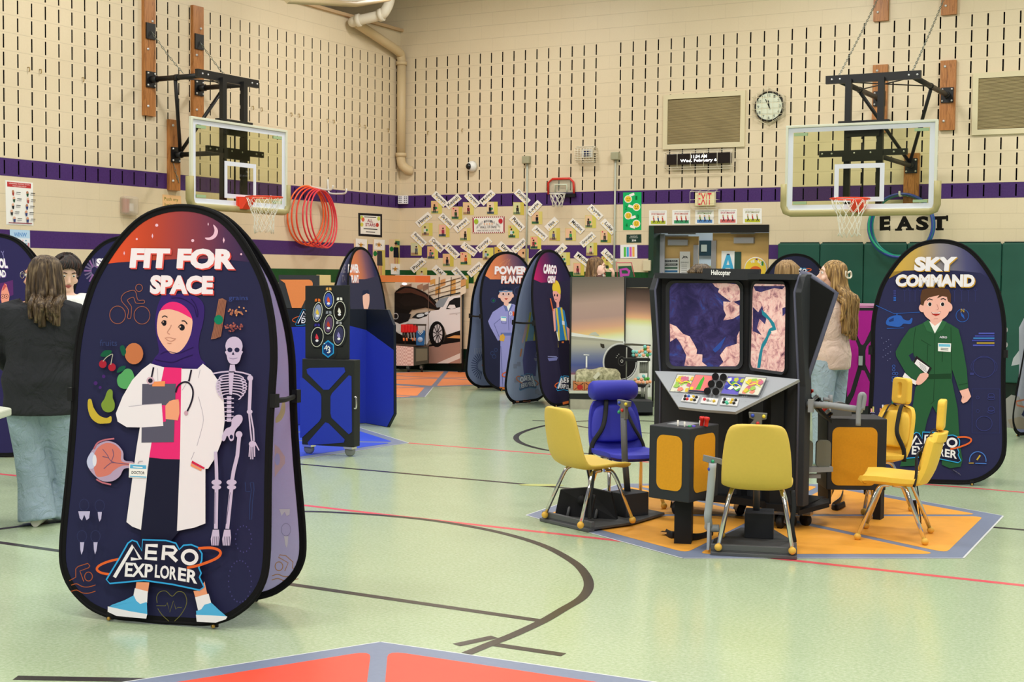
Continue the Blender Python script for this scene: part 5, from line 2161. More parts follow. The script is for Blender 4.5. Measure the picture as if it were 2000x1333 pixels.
# ------------------------------------------------------------------ wall pads and EAST
edges = [1519, 1601.5, 1687, 1772, 1865, 1957, 2052]
nm = ['leftmost, beside the doors', 'second from the doors', 'third from the doors', 'behind the top of SKY COMMAND', 'right of the SKY COMMAND top', 'at the right edge of the photo']
for i in range(6):
    xa, xb = wb(edges[i], 480, -0.05).x, wb(edges[i + 1], 480, -0.05).x
    o = thing('wall_pad', 'dark green vinyl wall pad, %s' % nm[i], 'wall pad', ((xa + xb) / 2, 0, 0.2), 'green wall pads')
    MB().m(mat('#1f5346', 0.45, 0.4, nz=0.12, ns=5, bump=0.15)).box(((xa + xb) / 2, -0.03, 1.135), (xb - xa - 0.006, 0.056, 1.83)).build('pad', o, bevel=0.018, bseg=3)
    MB().m(mat('#16382f', 0.5)).box(((xa + xb) / 2, -0.012, 2.055), (xb - xa - 0.05, 0.02, 0.025)).build('hanging_lip', o)
serif = '#17130f'
o = thing('wall_lettering', 'large black EAST lettering painted on the back wall', 'lettering', (8.33, 0, 2.23))
for ch, x0, x1 in (('E', 1718, 1739), ('A', 1750, 1783), ('S', 1789, 1814), ('T', 1818, 1852)):
    a = Art(V(0, -0.0005, 0), V(0, -1, 0))
    q = [(x0, 451), (x1, 449.5), (x1, 422), (x0, 423)]
    a.text(serif, ch, q, 0.05)
    w_ = x1 - x0                            # slab serifs
    if ch == 'T':
        a.rect(serif, x0 + w_ * .28, 446, x0 + w_ * .74, 450)
        a.rect(serif, x0, 422, x0 + 4, 433)
        a.rect(serif, x1 - 4, 421, x1, 432)
    if ch == 'A':
        a.rect(serif, x0 - 2, 447, x0 + w_ * .36, 451)
        a.rect(serif, x1 - w_ * .42, 446, x1 + 2, 450)
    if ch == 'E':
        a.rect(serif, x0 + 2, 424, x0 + 9, 450)
        a.rect(serif, x1 - 3, 423, x1, 432)
        a.rect(serif, x1 - 3, 441, x1, 451)
    a.build('letter', o)

# ------------------------------------------------------------------ papers and posters


def paper(name, label, cat, plane, corners, paint, col='#f4f1ec', group=None, t=0.002):
    """thin sheet on 'B'ack or 'L'eft wall given by photo corners (bl, br, tr, tl)"""
    N = V(0, -1, 0) if plane == 'B' else V(1, 0, 0)
    h = (lambda x, y: wb(x, y, 0)) if plane == 'B' else (lambda x, y: wl(x, y, 0))
    pts = [h(*c) for c in corners]
    o = thing(name, label, cat, sum((p for p in pts), V(0, 0, 0)) / 4, group)
    MB().m(mat(col, 0.6, 0.25)).prism([p + N * 0.001 for p in pts], N * t).build('sheet', o)
    if paint:
        a = Art(N * (0.001 + t), N, step=0.00025)
        paint(a)
        a.build('print', o)
    return o


def sq(p, f, g):
    """bilinear position inside a quad (bl, br, tr, tl)"""
    a, b, c, d = p
    return ((a[0] * (1 - f) + b[0] * f) * (1 - g) + (d[0] * (1 - f) + c[0] * f) * g, (a[1] * (1 - f) + b[1] * f) * (1 - g) + (d[1] * (1 - f) + c[1] * f) * g)


def squad(p, f0, g0, f1, g1):
    return [sq(p, f0, g0), sq(p, f1, g0), sq(p, f1, g1), sq(p, f0, g1)]


# exercise poster
q = [(12, 439), (65, 441), (64, 357), (10, 352)]


def pt(a, q=q):
    a.poly('#c23a3c', squad(q, 0.07, 0.86, 0.93, 0.97))
    a.text('#f6e8e6', 'LEARNING TO PLAY IS FUN', squad(q, 0.14, 0.925, 0.88, 0.955), 0.0)
    a.text('#f6e8e6', 'YOU CAN HELP', squad(q, 0.26, 0.875, 0.76, 0.905), 0.0)
    rd = random.Random(5)
    for r in range(5):
        for c in range(2):
            f, g = 0.2 + c * 0.5 + rd.random() * 0.12, 0.76 - r * 0.15
            a.ell(rd.choice(('#e8b49a', '#d79a7a', '#b98264')), *sq(q, f, g), 2.4, 2.8, n=10)
            a.poly(rd.choice(('#27543a', '#33427c', '#a8433c', '#2b2b30')), [sq(q, f - .04, g - .03), sq(q, f + .05, g - .02), sq(q, f + .03, g - .1), sq(q, f - .02, g - .09)])
            a.line('#2b2b30', [sq(q, f + 0.12, g - .01), sq(q, f + .28, g - .01)], 1.1)
            a.line('#77737c', [sq(q, f + 0.1, g - .05), sq(q, f + .27, g - .05)], 0.8)
    a.poly('#8c2c3c', squad(q, 0.07, 0.035, 0.93, 0.055))


paper('poster', 'white exercise poster with red heading at the far left', 'poster', 'L', q, pt)
q = [(20, 485), (58.5, 485.5), (58, 450), (19, 448)]


def pt(a, q=q):
    a.poly('#b9d6f2', squad(q, 0.0, 0.55, 1, 1))
    a.text('#5a8fd0', 'WINW', squad(q, 0.2, 0.62, 0.85, 0.85), 0.02)
    for r in range(2):
        for c in range(4):
            a.ell(('#7aa6c4', '#b7c48c', '#e8c4cc')[c % 3], *sq(q, 0.32 + c * .16, 0.42 - r * .17), 1.6, 1.6, n=8)
    a.poly('#3f8fae', squad(q, 0.08, 0.1, 0.2, 0.3))
    a.poly('#c98a94', squad(q, 0.88, 0.05, 0.97, 0.3))


paper('paper_sheet', 'pale blue printed sheet on the lower purple band at left', 'paper', 'L', q, pt, '#e6eaf6')
q = [(318, 420), (355, 421), (353, 383), (317, 380)]


def pt(a, q=q):
    a.text('#6f7a22', 'Push my', squad(q, 0.1, 0.66, 0.85, 0.88), 0.0)
    a.text('#6f7a22', 'limits abl', squad(q, 0.1, 0.4, 0.88, 0.6), 0.0)
    a.poly('#b9c9e4', squad(q, 0.05, 0.0, 0.95, 0.2))


paper('paper_sign', 'peach hand lettered sign under the left goal plank', 'sign', 'L', q, pt, '#f3c58e')
# fire alarm with clear cover
p0, p1 = wl(233, 421, 0), wl(261, 384, 0)
o = thing('fire_alarm', 'red and white alarm strobe under a clear cover on the left wall', 'fire alarm', (0, (p0.y + p1.y) / 2, p0.z))
cy_, cz_ = (p0.y + p1.y) / 2, (p0.z + p1.z) / 2
MB().m(mat('#d9cbb6', 0.4, alpha=0.45)).box((0.05, cy_, cz_), (0.1, 0.25, 0.24)).build('clear_cover', o, bevel=0.03)
MB().m(mat('#b4454a', 0.4)).box((0.025, cy_ - 0.04, cz_), (0.05, 0.09, 0.17)).build('sounder', o, bevel=0.008)
MB().m(mat('#ece8e4', 0.3)).box((0.035, cy_ + 0.03, cz_ - 0.02), (0.06, 0.07, 0.1)).build('strobe', o, bevel=0.008)
# ALL STARS notice
q = [(700, 461), (746, 464), (746, 418.5), (699.5, 416)]


def pt(a, q=q):
    a.poly('#f6f3ec', squad(q, 0.09, 0.1, 0.93, 0.9))
    for f, g, c in ((.15, .8, '#c9d65c'), (.15, .5, '#d9d45c'), (.86, .8, '#c9d65c'), (.8, .52, '#c8483c'), (.2, .72, '#e06a4a')):
        a.ell(c, *sq(q, f, g), 3.0, 4.2, n=12)
    a.text('#a33a5c', 'ALL', squad(q, .38, .62, .62, .76), 0.02)
    a.text('#a33a5c', 'STARS', squad(q, .3, .44, .72, .58), 0.02)
    for g, f0, f1 in ((.84, .25, .75), (.33, .22, .8), (.2, .32, .7)):
        a.line('#2c2c34', [sq(q, f0, g), sq(q, f1, g)], 1.5)


paper('notice', 'ALL STARS notice with scalloped black border on the left wall', 'notice', 'L', q, pt, '#17141a')
# star pupil boards


def star_board(q_photo, q_card, who, shirt, label, skin='#b98264', ball=True):
    def pt(a):
        a.poly('#e7c9a6', squad(q_photo, .0, .0, .45, 1))
        a.poly('#d8c86a', squad(q_photo, .45, .0, 1, .8))
        a.poly('#2f6b4c', squad(q_photo, .5, .78, .9, .95))
        f = .55
        a.ell(skin, *sq(q_photo, f, .80), 2.6, 3.6, n=12)
        a.ell('#211a1c', *sq(q_photo, f, .85), 2.8, 2.6, n=12)
        a.poly(shirt, [sq(q_photo, f - .2, .7), sq(q_photo, f + .2, .7), sq(q_photo, f + .24, .3), sq(q_photo, f - .2, .3)])
        a.poly(skin, squad(q_photo, f - .14, .05, f - .02, .3))
        a.poly(skin, squad(q_photo, f + .06, .05, f + .18, .3))
        if ball:
            a.ell('#1f7a3c', *sq(q_photo, f - .36, .62), 3.8, 5, n=14)
    o = paper('photo_board', label, 'photo board', 'L', q_photo, pt, '#dccf7c', 'star pupil boards')
    N = V(1, 0, 0)
    MB().m(mat('#f6f3ee', 0.6)).prism([wl(*c, 0) + N * 0.006 for c in q_card], N * 0.002).build('name_card', o)
    a = Art(N * 0.0082, N, step=0.00025)
    cx, cy = sq(q_card, .5, .5)
    s5 = [(cx + (6.2 if k % 2 == 0 else 2.6) * math.sin(k * PI / 5) * .8, cy - (6.2 if k % 2 == 0 else 2.6) * math.cos(k * PI / 5)) for k in range(10)]
    a.poly('#e2a23c', s5)
    a.text('#4a4038', who, squad(q_card, .2, .4, .8, .62), 0.0)
    a.build('star', o)


star_board([(692, 537), (718, 538), (718, 470), (691, 468)], [(694, 490), (716, 491), (716, 468), (694, 466)], 'Taysen', '#1d1c20', 'tall photo of a child in black and orange with a starred card, left of three')
star_board([(728, 540), (752, 541), (752, 470), (728, 468)], [(729.5, 488), (750, 489), (751, 469), (730, 467.5)], 'Ella', '#3c3c40', 'tall photo of a child holding a green ball with a starred card, middle of three', '#c9926f')
star_board([(760, 518), (784, 519), (784, 469), (760, 467)], [(763, 536), (782, 537), (781, 516), (762, 515)], 'Benjamin', '#1c1c28', 'photo of a child in dark top with the starred card below, right of three', '#c9926f')

# name cards with a photo each, wall of fame
TX = lambda x, y: (780 + x / 4.167, 340 + y / 4.167)
cards = [  # text, tag centre, angle, photo centre, photo colours
    ('Suyash', 330, 205, -44, 303, 272, '#e9b98e', '#2d2a2c'), ('Keziah', 440, 225, 40, 468, 318, '#e8b9a2', '#2e4a2c'), ('Cayden', 595, 210, -46, 562, 282, '#e9c39e', '#7c2c3c'),
    ('Mailey', 717, 193, 44, 756, 278, '#ead0b0', '#1f1f24'), ('Dominic', 1003, 187, -44, 970, 282, '#d6d9a0', '#2a2a2c'), ('Layla', 1100, 280, 46, 1120, 358, '#e8c09a', '#20222a'),
    ('Henna', 200, 372, 40, 226, 452, '#d9cf8c', '#dfe2da'), ('De Konlan', 385, 382, -44, 364, 462, '#f0b7a4', '#a3344c'), ('Jessi', 510, 415, 40, 536, 492, '#ebcfae', '#2a2420'),
    ('Riaan', 960, 402, -46, 930, 470, '#d7cd7a', '#c9dfe6'), ('Noa', 1242, 408, 44, 1264, 492, '#d9cf84', '#5d5a86'), ('Maddox', 1445, 425, -42, 1394, 492, '#eec2a0', '#3a9a58'),
    ('Kyrie', 1595, 312, -44, 1556, 388, '#e8c79e', '#4a3c3a'), ('Luke', 1702, 430, -46, 1680, 508, '#ecc4a2', '#47423a'), ('Benjamin', 160, 532, -44, 138, 612, '#cfcfae', '#5c6068'),
    ('Camden', 305, 577, -44, 272, 642, '#eab08c', '#7a6a8c'), ('Honor', 430, 628, -44, 398, 702, '#eab690', '#2b2930'), ('Taysen', 570, 612, -36, 540, 688, '#efb896', '#d0622f'),
    ('Emily', 690, 577, 42, 722, 652, '#d6d087', '#a8b9d0'), ('Ezra', 862, 612, -42, 818, 645, '#d9b24c', '#e2b84c'), ('Amiyah', 980, 585, 42, 1008, 660, '#e7b48c', '#e0c49c'),
    ('Jaxon', 1145, 482, -42, 1110, 560, '#eeb492', '#8c3440'), ('Gracelyn', 1535, 535, 42, 1566, 612, '#d4d49c', '#e6a8b4'), ('Paula', 155, 742, 42, 182, 815, '#e0d28c', '#d9d0c8'),
    ('Kal', 325, 797, -42, 345, 860, '#d4c878', '#c9bc70'), ('Jensen', 490, 822, -48, 520, 880, '#d8cc84', '#d0c074'), ('Trinity', 620, 778, 42, 650, 850, '#d6cc88', '#3c3a3c'),
    ('Nora', 1302, 628, 44, 1345, 690, '#d8d69a', '#8fb4c8'), ('Micha', 1490, 695, -38, 1460, 775, '#eeb49a', '#7c2c40'), ('Luke', 1707, 672, -46, 1690, 722, '#d9cc6a', '#c9b85c'),
    ('Ty', 1132, 672, 46, 1150, 740, '#e0c898', '#c9b07c'),
]
where = ['top row left end, black shirt', 'top row, second', 'top row, third, maroon shirt', 'top row, fourth, dark outfit', 'top row beside the conduit', 'under the toy hoop at left', 'second row left end', 'second row, pink outfit', 'second row, left of the central sign',
         'just right of the central sign', 'under the toy hoop, purple outfit', 'green shirt, right of the purple outfit', 'right side, top one', 'right side, second from the top', 'third row left end, grey photo', 'third row, second', 'third row, third, black shirt', 'third row, orange shirt',
         'third row, pale blue outfit', 'cut off by the POWER PLANT top', 'just left of the CARGO CREW top', 'beside the conduit, red ball', 'right side, pink dress', 'lowest row left end', 'lowest row above the car picture, first', 'lowest row overlapping the car picture', 'lowest row, last before POWER PLANT',
         'right of the CARGO CREW top, blue floor', 'behind the woman on the phone, red shirt', 'right of the woman on the phone', 'peeping out left of the CARGO CREW top']
for i, (nm_, tx, ty, an, phx, phy, c1, c2) in enumerate(cards):
    pw, ph_ = 44, 52
    q = [TX(phx - pw, phy + ph_), TX(phx + pw, phy + ph_), TX(phx + pw, phy - ph_), TX(phx - pw, phy - ph_)]

    def pt(a, q=q, c1=c1, c2=c2, i=i):
        m_ = ('#d9cf66', '#d3c256', '#e0d27a')[i % 3]
        a.poly(m_, squad(q, .62, 0, 1, 1))
        a.poly(c1, squad(q, .03, .04, .66, .96))
        a.poly(('#7f8f6a', '#3c6b4c', '#a9866a', '#4a5a6c')[i % 4], squad(q, .03, .04, .66, .22))
        f = .3 + .1 * (i % 3)
        a.ell('#c4906e' if i % 4 else '#6f4a36', *sq(q, f, .63), 1.7, 2.1, n=10)
        a.ell('#2a201c', *sq(q, f, .69), 1.8, 1.5, n=10)
        a.poly(c2, [sq(q, f - .12, .56), sq(q, f + .12, .56), sq(q, f + .13, .3), sq(q, f - .11, .3)])
        a.poly('#2e2c34', squad(q, f - .1, .1, f - .01, .3))
        a.poly('#2e2c34', squad(q, f + .03, .1, f + .12, .3))
        if i % 3 == 0:
            a.ell('#2d8a4a', *sq(q, f + .18, .45), 2.0, 2.4, n=10)
        if i % 4 == 1:
            a.ell('#d23a4a', *sq(q, .2, .85), 1.4, 1.4, n=8)
    o = paper('photo_card', 'wall of fame photo with slanted name tag, ' + where[i], 'photo card', 'B', q, pt, '#dcd07a', 'wall of fame photo cards')
    hw, hh = 68 if len(nm_) > 3 else 58, 28
    ca, sa = math.cos(an * D2R), math.sin(an * D2R)
    qt = [TX(tx + x * ca + y * sa, ty - x * sa + y * ca) for x, y in ((-hw, hh), (hw, hh), (hw, -hh), (-hw, -hh))]
    N = V(0, -1, 0)
    k_ = 0.006 + 0.002 * (i % 3)
    MB().m(mat('#f5f1ea', 0.6)).prism([wb(*c, 0) + N * k_ for c in qt], N * 0.0015).build('name_tag', o)
    a = Art(N * (k_ + 0.0016), N, step=0.0003)
    for s in range(5):
        a.ell('#f2dc9c', *sq(qt, .12 + s * .19, .24 + .1 * (s % 2)), 1.7, 1.7, n=8)
    L_ = min(.8, .15 * len(nm_))
    a.text('#2b2a2c', nm_, squad(qt, .5 - L_ / 2, .36, .5 + L_ / 2, .84), 0.012)
    a.build('lettering', o)
# centre of the collage
q = [TX(598, 485), TX(857, 480), TX(857, 345), TX(595, 350)]


def pt(a, q=q):
    a.poly('#f4f0ea', squad(q, .04, .07, .96, .93))
    for k in range(16):
        for g in (0.04, .96):
            a.ell('#f4f0ea', *sq(q, (k + .5) / 16, g), 1.2, 1.2, n=8)
    a.ell('#a9c43c', *sq(q, .12, .72), 4.2, 5, n=14)
    a.ell('#c8303c', *sq(q, .88, .72), 4.2, 5, n=14)
    for k, ch in enumerate('ALMOST IMPOSSIBLE SHOT'):
        t = -1 + 2 * (k + .5) / 22
        if ch == ' ':
            continue
        f, g = .5 + .38 * t, .74 - .42 * t * t
        a.text('#33384c', ch, squad(q, f - .014, g - .06, f + .014, g + .07), 0.0)
    a.text('#33384c', 'WALL OF FAME', squad(q, .24, .3, .76, .45), 0.0)
    a.text('#2c2024', 'I MADE THE SHOT AT LEAST 3 TIMES', squad(q, .14, .13, .86, .21), 0.0)
    for k in range(4):
        a.ell('#e8b48c', *sq(q, .38 + k * .08, .56), 1.4, 1.4, n=8)


paper('notice', 'wall of fame notice with red scalloped border amid the photo cards', 'notice', 'B', q, pt, '#a3283a')
# green emoji poster
TY = lambda x, y: (1200 + x / 5.128, 340 + y / 5.128)
q = [TY(88, 562), TY(270, 562), TY(272, 182), TY(88, 186)]


def pt(a):
    for k, (n_, x, y, ex, ey, ax, ay) in enumerate((('1', 220, 240, 138, 252, 175, 208), ('2', 117, 338, 222, 332, 165, 325), ('3', 234, 428, 140, 418, 190, 434), ('4', 123, 513, 222, 498, 185, 530))):
        a.ell('#f4f4ee', *TY(ex, ey), 7.6, 7.6, n=16)
        a.line('#f4f4ee', [TY(ax - 24, ay + 8 * (-1) ** k), TY(ax + 24, ay - 8 * (-1) ** k)], 5)
        a.ell('#f2c83c', *TY(ex, ey), 6, 6, n=16)
        a.line('#5a4420', [TY(ex - 14, ey + 10), TY(ex, ey + 16), TY(ex + 14, ey + 8)], 0.9)
        for s in (-1, 1):
            a.ell('#3a2c18', *TY(ex + s * 10, ey - 6), 0.8, 1, n=8)
        a.text('#0f6a34', n_, [TY(x - 9, y + 20), TY(x + 10, y + 20), TY(x + 10, y - 20), TY(x - 9, y - 20)], 0.0)


paper('poster', 'bright green poster with four numbered smiley faces', 'poster', 'B', q, pt, '#12b465')
q = [TY(122, 690), TY(271, 688), TY(270, 605), TY(122, 608)]


def pt(a, q=q):
    a.text('#eceee6', 'MAXIMUM', squad(q, .25, .72, .73, .86), 0.0)
    a.text('#eceee6', 'OCCUPANCY', squad(q, .2, .54, .78, .67), 0.0)
    a.text('#ffffff', '304', squad(q, .35, .14, .64, .4), 0.02)


paper('occupancy_sign', 'small dark green MAXIMUM OCCUPANCY sign beside the door frame', 'sign', 'B', q, pt, '#1f3a30')
q = [TY(60, 845), TY(230, 842), TY(228, 706), TY(60, 710)]


def pt(a, q=q):
    for k, c in enumerate(('#5cc24a', '#4aa8e4', '#d65cb4', '#f2b45c')):
        a.poly(c, squad(q, .2 + k * .17, .1, .33 + k * .17, .82))


paper('paper_sheet', 'white sheet with four coloured bars left of the door', 'paper', 'B', q, pt, '#f3f1f4')
tops = [(348, 526, 365, 514), (580, 760, 362, 508), (810, 995, 358, 502), (1042, 1228, 352, 500), (1288, 1476, 345, 497)]
cc = [('#c24a3c', '#33407c', '#b9c23c'), ('#c24a3c', '#c23c4a', '#3f9a6a'), ('#7a9a3c', '#3c6a9a', '#5c8ac8'), ('#c23c5a', '#c2506a', '#d86a6a'), ('#8a8a3c', '#c23c3c', '#c2c23c')]
oc = ['first from the left', 'second from the left', 'below the EXIT sign', 'right of the EXIT sign', 'at the right end']
for i, (x0, x1, y0, y1) in enumerate(tops):
    q = [TY(x0, y1), TY(x1, y1), TY(x1, y0), TY(x0, y0)]

    def pt(a, q=q, c=cc[i], i=i):
        a.text('#5a3c40', 'I CAN SHOW GOOD', squad(q, .08, .86, .92, .92), 0.0)
        a.text(c[0], 'SPORTSMANSHIP', squad(q, .12, .68, .88, .82), 0.015)
        a.poly(c[2], squad(q, .1, .08, .92, .3))
        for k in range(3):
            f = .25 + k * .25
            a.ell('#d9a684', *sq(q, f, .56), 1.6, 1.8, n=10)
            a.line(c[(k + i) % 2], [sq(q, f, .5), sq(q, f + .03, .3)], 2.4)
            a.line('#2c2c34', [sq(q, f + .03, .32), sq(q, f - .03, .16)], 1.2)
            a.line('#2c2c34', [sq(q, f + .03, .32), sq(q, f + .09, .18)], 1.2)
    paper('poster', 'white cartoon sports poster above the doors, ' + oc[i], 'poster', 'B', q, pt, '#f6f4f1', 'posters above the doors')
# switch plate beside the frame and easel with a P picture
MBp = MB().m(mat('#d9cdae', 0.45)).box(wb(1264, 519, -0.03), (0.12, 0.06, 0.16))
tag(MBp.build('switch_box', bevel=0.008), 'cream switch box on the wall left of the door frame', 'switch box')
# notices on the doors


def dpaper(name, label, Y, quad, paint, col):
    N = V(0, -1, 0)
    pts = [wb(*c, Y) for c in quad]
    o = thing(name, label, 'notice', sum(pts, V(0, 0, 0)) / 4)
    MB().m(mat(col, 0.6)).prism([p + N * 0.002 for p in pts], N * 0.002).build('sheet', o)
    if paint:
        a = Art(V(0, Y - 0.0045, 0), N, step=0.00025)
        paint(a)
        a.build('print', o)


q = [TY(452, 1010), TY(648, 1010), TY(648, 845), TY(452, 848)]


def pt(a, q=q):
    for k, c in enumerate(('#3a3e48', '#2c2f38', '#5c7a6a', '#4a7aa8')):
        g = .84 - k * .21
        a.poly(c, squad(q, .08, g - .07, .92, g + .06))
    a.text('#e8e8ea', 'SCHOOL RULES', squad(q, .14, .8, .86, .88), 0.0)
    a.text('#e8e8ea', 'WORK HARD & SHARE', squad(q, .14, .59, .86, .67), 0.0)


dpaper('notice', 'white notice with four dark text bars on the left door leaf', 0.36, q, pt, '#e6e8ea')
q = [TY(656, 1010), TY(758, 1010), TY(760, 778), TY(656, 778)]


def pt(a, q=q):
    a.line('#3a3a40', [sq(q, .2, .7), sq(q, .5, .8), sq(q, .75, .72)], 1.6)
    a.line('#3a3a40', [sq(q, .3, .82), sq(q, .5, .72), sq(q, .7, .8)], 1.2)
    a.text('#3a3a40', 'EMERGENCY', squad(q, .1, .5, .9, .56), 0.0)
    for k in range(5):
        a.line('#9a98a0', [sq(q, .15, .42 - k * .08), sq(q, .7, .42 - k * .08)], 0.7)


dpaper('notice', 'tall white emergency notice in a dark frame on the left door leaf', 0.37, q, pt, '#efeef0')
q = [TY(1070, 1010), TY(1200, 1010), TY(1208, 772), TY(1074, 770)]


def pt(a, q=q):
    for l in ([(.1, .1), (.5, .85)], [(.9, .1), (.5, .85)], [(.25, .35), (.75, .35)]):
        a.line('#4ab0e0', [sq(q, *l[0]), sq(q, *l[1])], 6)
    a.rect('#3c4a6a', *sq(q, .4, .88), *sq(q, .6, .82))


dpaper('notice', 'white sheet with a big light blue letter A on the right door leaf', YD - 0.004, q, pt, '#eef0f2')
q = [TY(1285, 1060), TY(1545, 1060), TY(1545, 830), TY(1285, 830)]
cxy = TY(1414, 952)
o = thing('notice', 'round yellow WE ARE poster on the right door leaf', 'notice', wb(*cxy, YD - 0.005))
ctr = wb(*cxy, YD - 0.006)
MB().m(mat('#f3f0ea', 0.6)).lathe([(0, 0), (0.172, 0), (0.172, 0.003), (0, 0.003)], ctr, (0, -1, 0), 36).build('disc', o)
a = Art(ctr + V(0, -0.0032, 0), V(0, -1, 0), uv=(V(1, 0, 0), V(0, 0, 1)), step=0.0003)
a.ell('#f4d34a', 0, 0, 0.16, n=32)
a.ell('#e8743a', 0, -0.03, 0.09, 0.07, n=24)
a.ell('#9a5a34', 0.0, -0.05, 0.05, 0.05, n=16)
for k, ch in enumerate('WE ARE'):
    t = (120 - k * 17) * D2R
    if ch != ' ':
        x, z = 0.115 * math.cos(t), 0.115 * math.sin(t)
        r_ = t - PI / 2
        u_, v_ = (math.cos(r_), math.sin(r_)), (-math.sin(r_), math.cos(r_))
        a.text('#ffffff', ch, [(x + u_[0] * s - v_[0] * w2, z + u_[1] * s - v_[1] * w2) for s, w2 in ((-.016, .02), (.016, .02), (.016, -.025), (-.016, -.025))], 0.03)
a.rect('#2f8a4a', 0.09, 0.05, 0.12, 0.11)
a.rect('#6a3c8a', 0.0, 0.13, 0.03, 0.15)
a.build('print', o)

# ================================================================== HELICOPTER SIMULATOR
HCV = V(HC[0], HC[1], 0)


def S(r, o, z, k=0):
    t = (264 + 120 * k) * D2R
    return HCV + V(math.cos(t + PI / 2), math.sin(t + PI / 2), 0) * r + V(math.cos(t), math.sin(t), 0) * o + V(0, 0, z)


def Sv(r, o, z=0, k=0):
    return S(r, o, z, k) - HCV


M_CAB = mat('#2c2e33', 0.55, 0.3, nz=0.06, ns=60)
M_CABD = mat('#17181b', 0.6, 0.25)
M_EDGE = mat('#54566b', 0.5, 0.35)
M_GREY = mat('#8d8f93', 0.45, 0.4)
M_LGREY = mat('#a9adb4', 0.45, 0.4)
M_AMBER = mat('#dd9a24', 0.6, 0.2, nz=0.10, ns=90)
M_CHROME = mat('#d6d3d2', 0.12, 0.5, metal=1.0)
M_RUB = mat('#1d1d20', 0.6, 0.3)
M_FOOT = mat('#e7b64d', 0.5, 0.3)


def rock(name, stops, sc, dist):
    g = G(name)
    geo = g.n('NewGeometry')
    mp = g.n('Mapping')
    g.L(geo.outputs['Position'], mp.inputs['Vector'])
    mp.inputs['Rotation'].default_value = (0.3, 0.5, 0.4)
    n = g.noise(sc, 9, mp.outputs['Vector'], 0.68, dist)
    c = g.ramp(n, stops)
    m = g.out(c, 0.25, 0.4)
    g.L(c, g.b.inputs['Emission Color'])
    g.b.inputs['Emission Strength'].default_value = 0.35
    return m


M_RDARK = rock('screen_dark_rock', [(0.3, '#1a1840'), (0.45, '#2a2350'), (0.56, '#3a3266'), (0.64, '#2c3f86'), (0.75, '#7a5a8c')], 9, 0.8)
M_RPALE = rock('screen_pale_rock', [(0.3, '#5a3a50'), (0.42, '#c08a8c'), (0.52, '#e3b8b0'), (0.66, '#f0cfc4')], 16, 1.4)

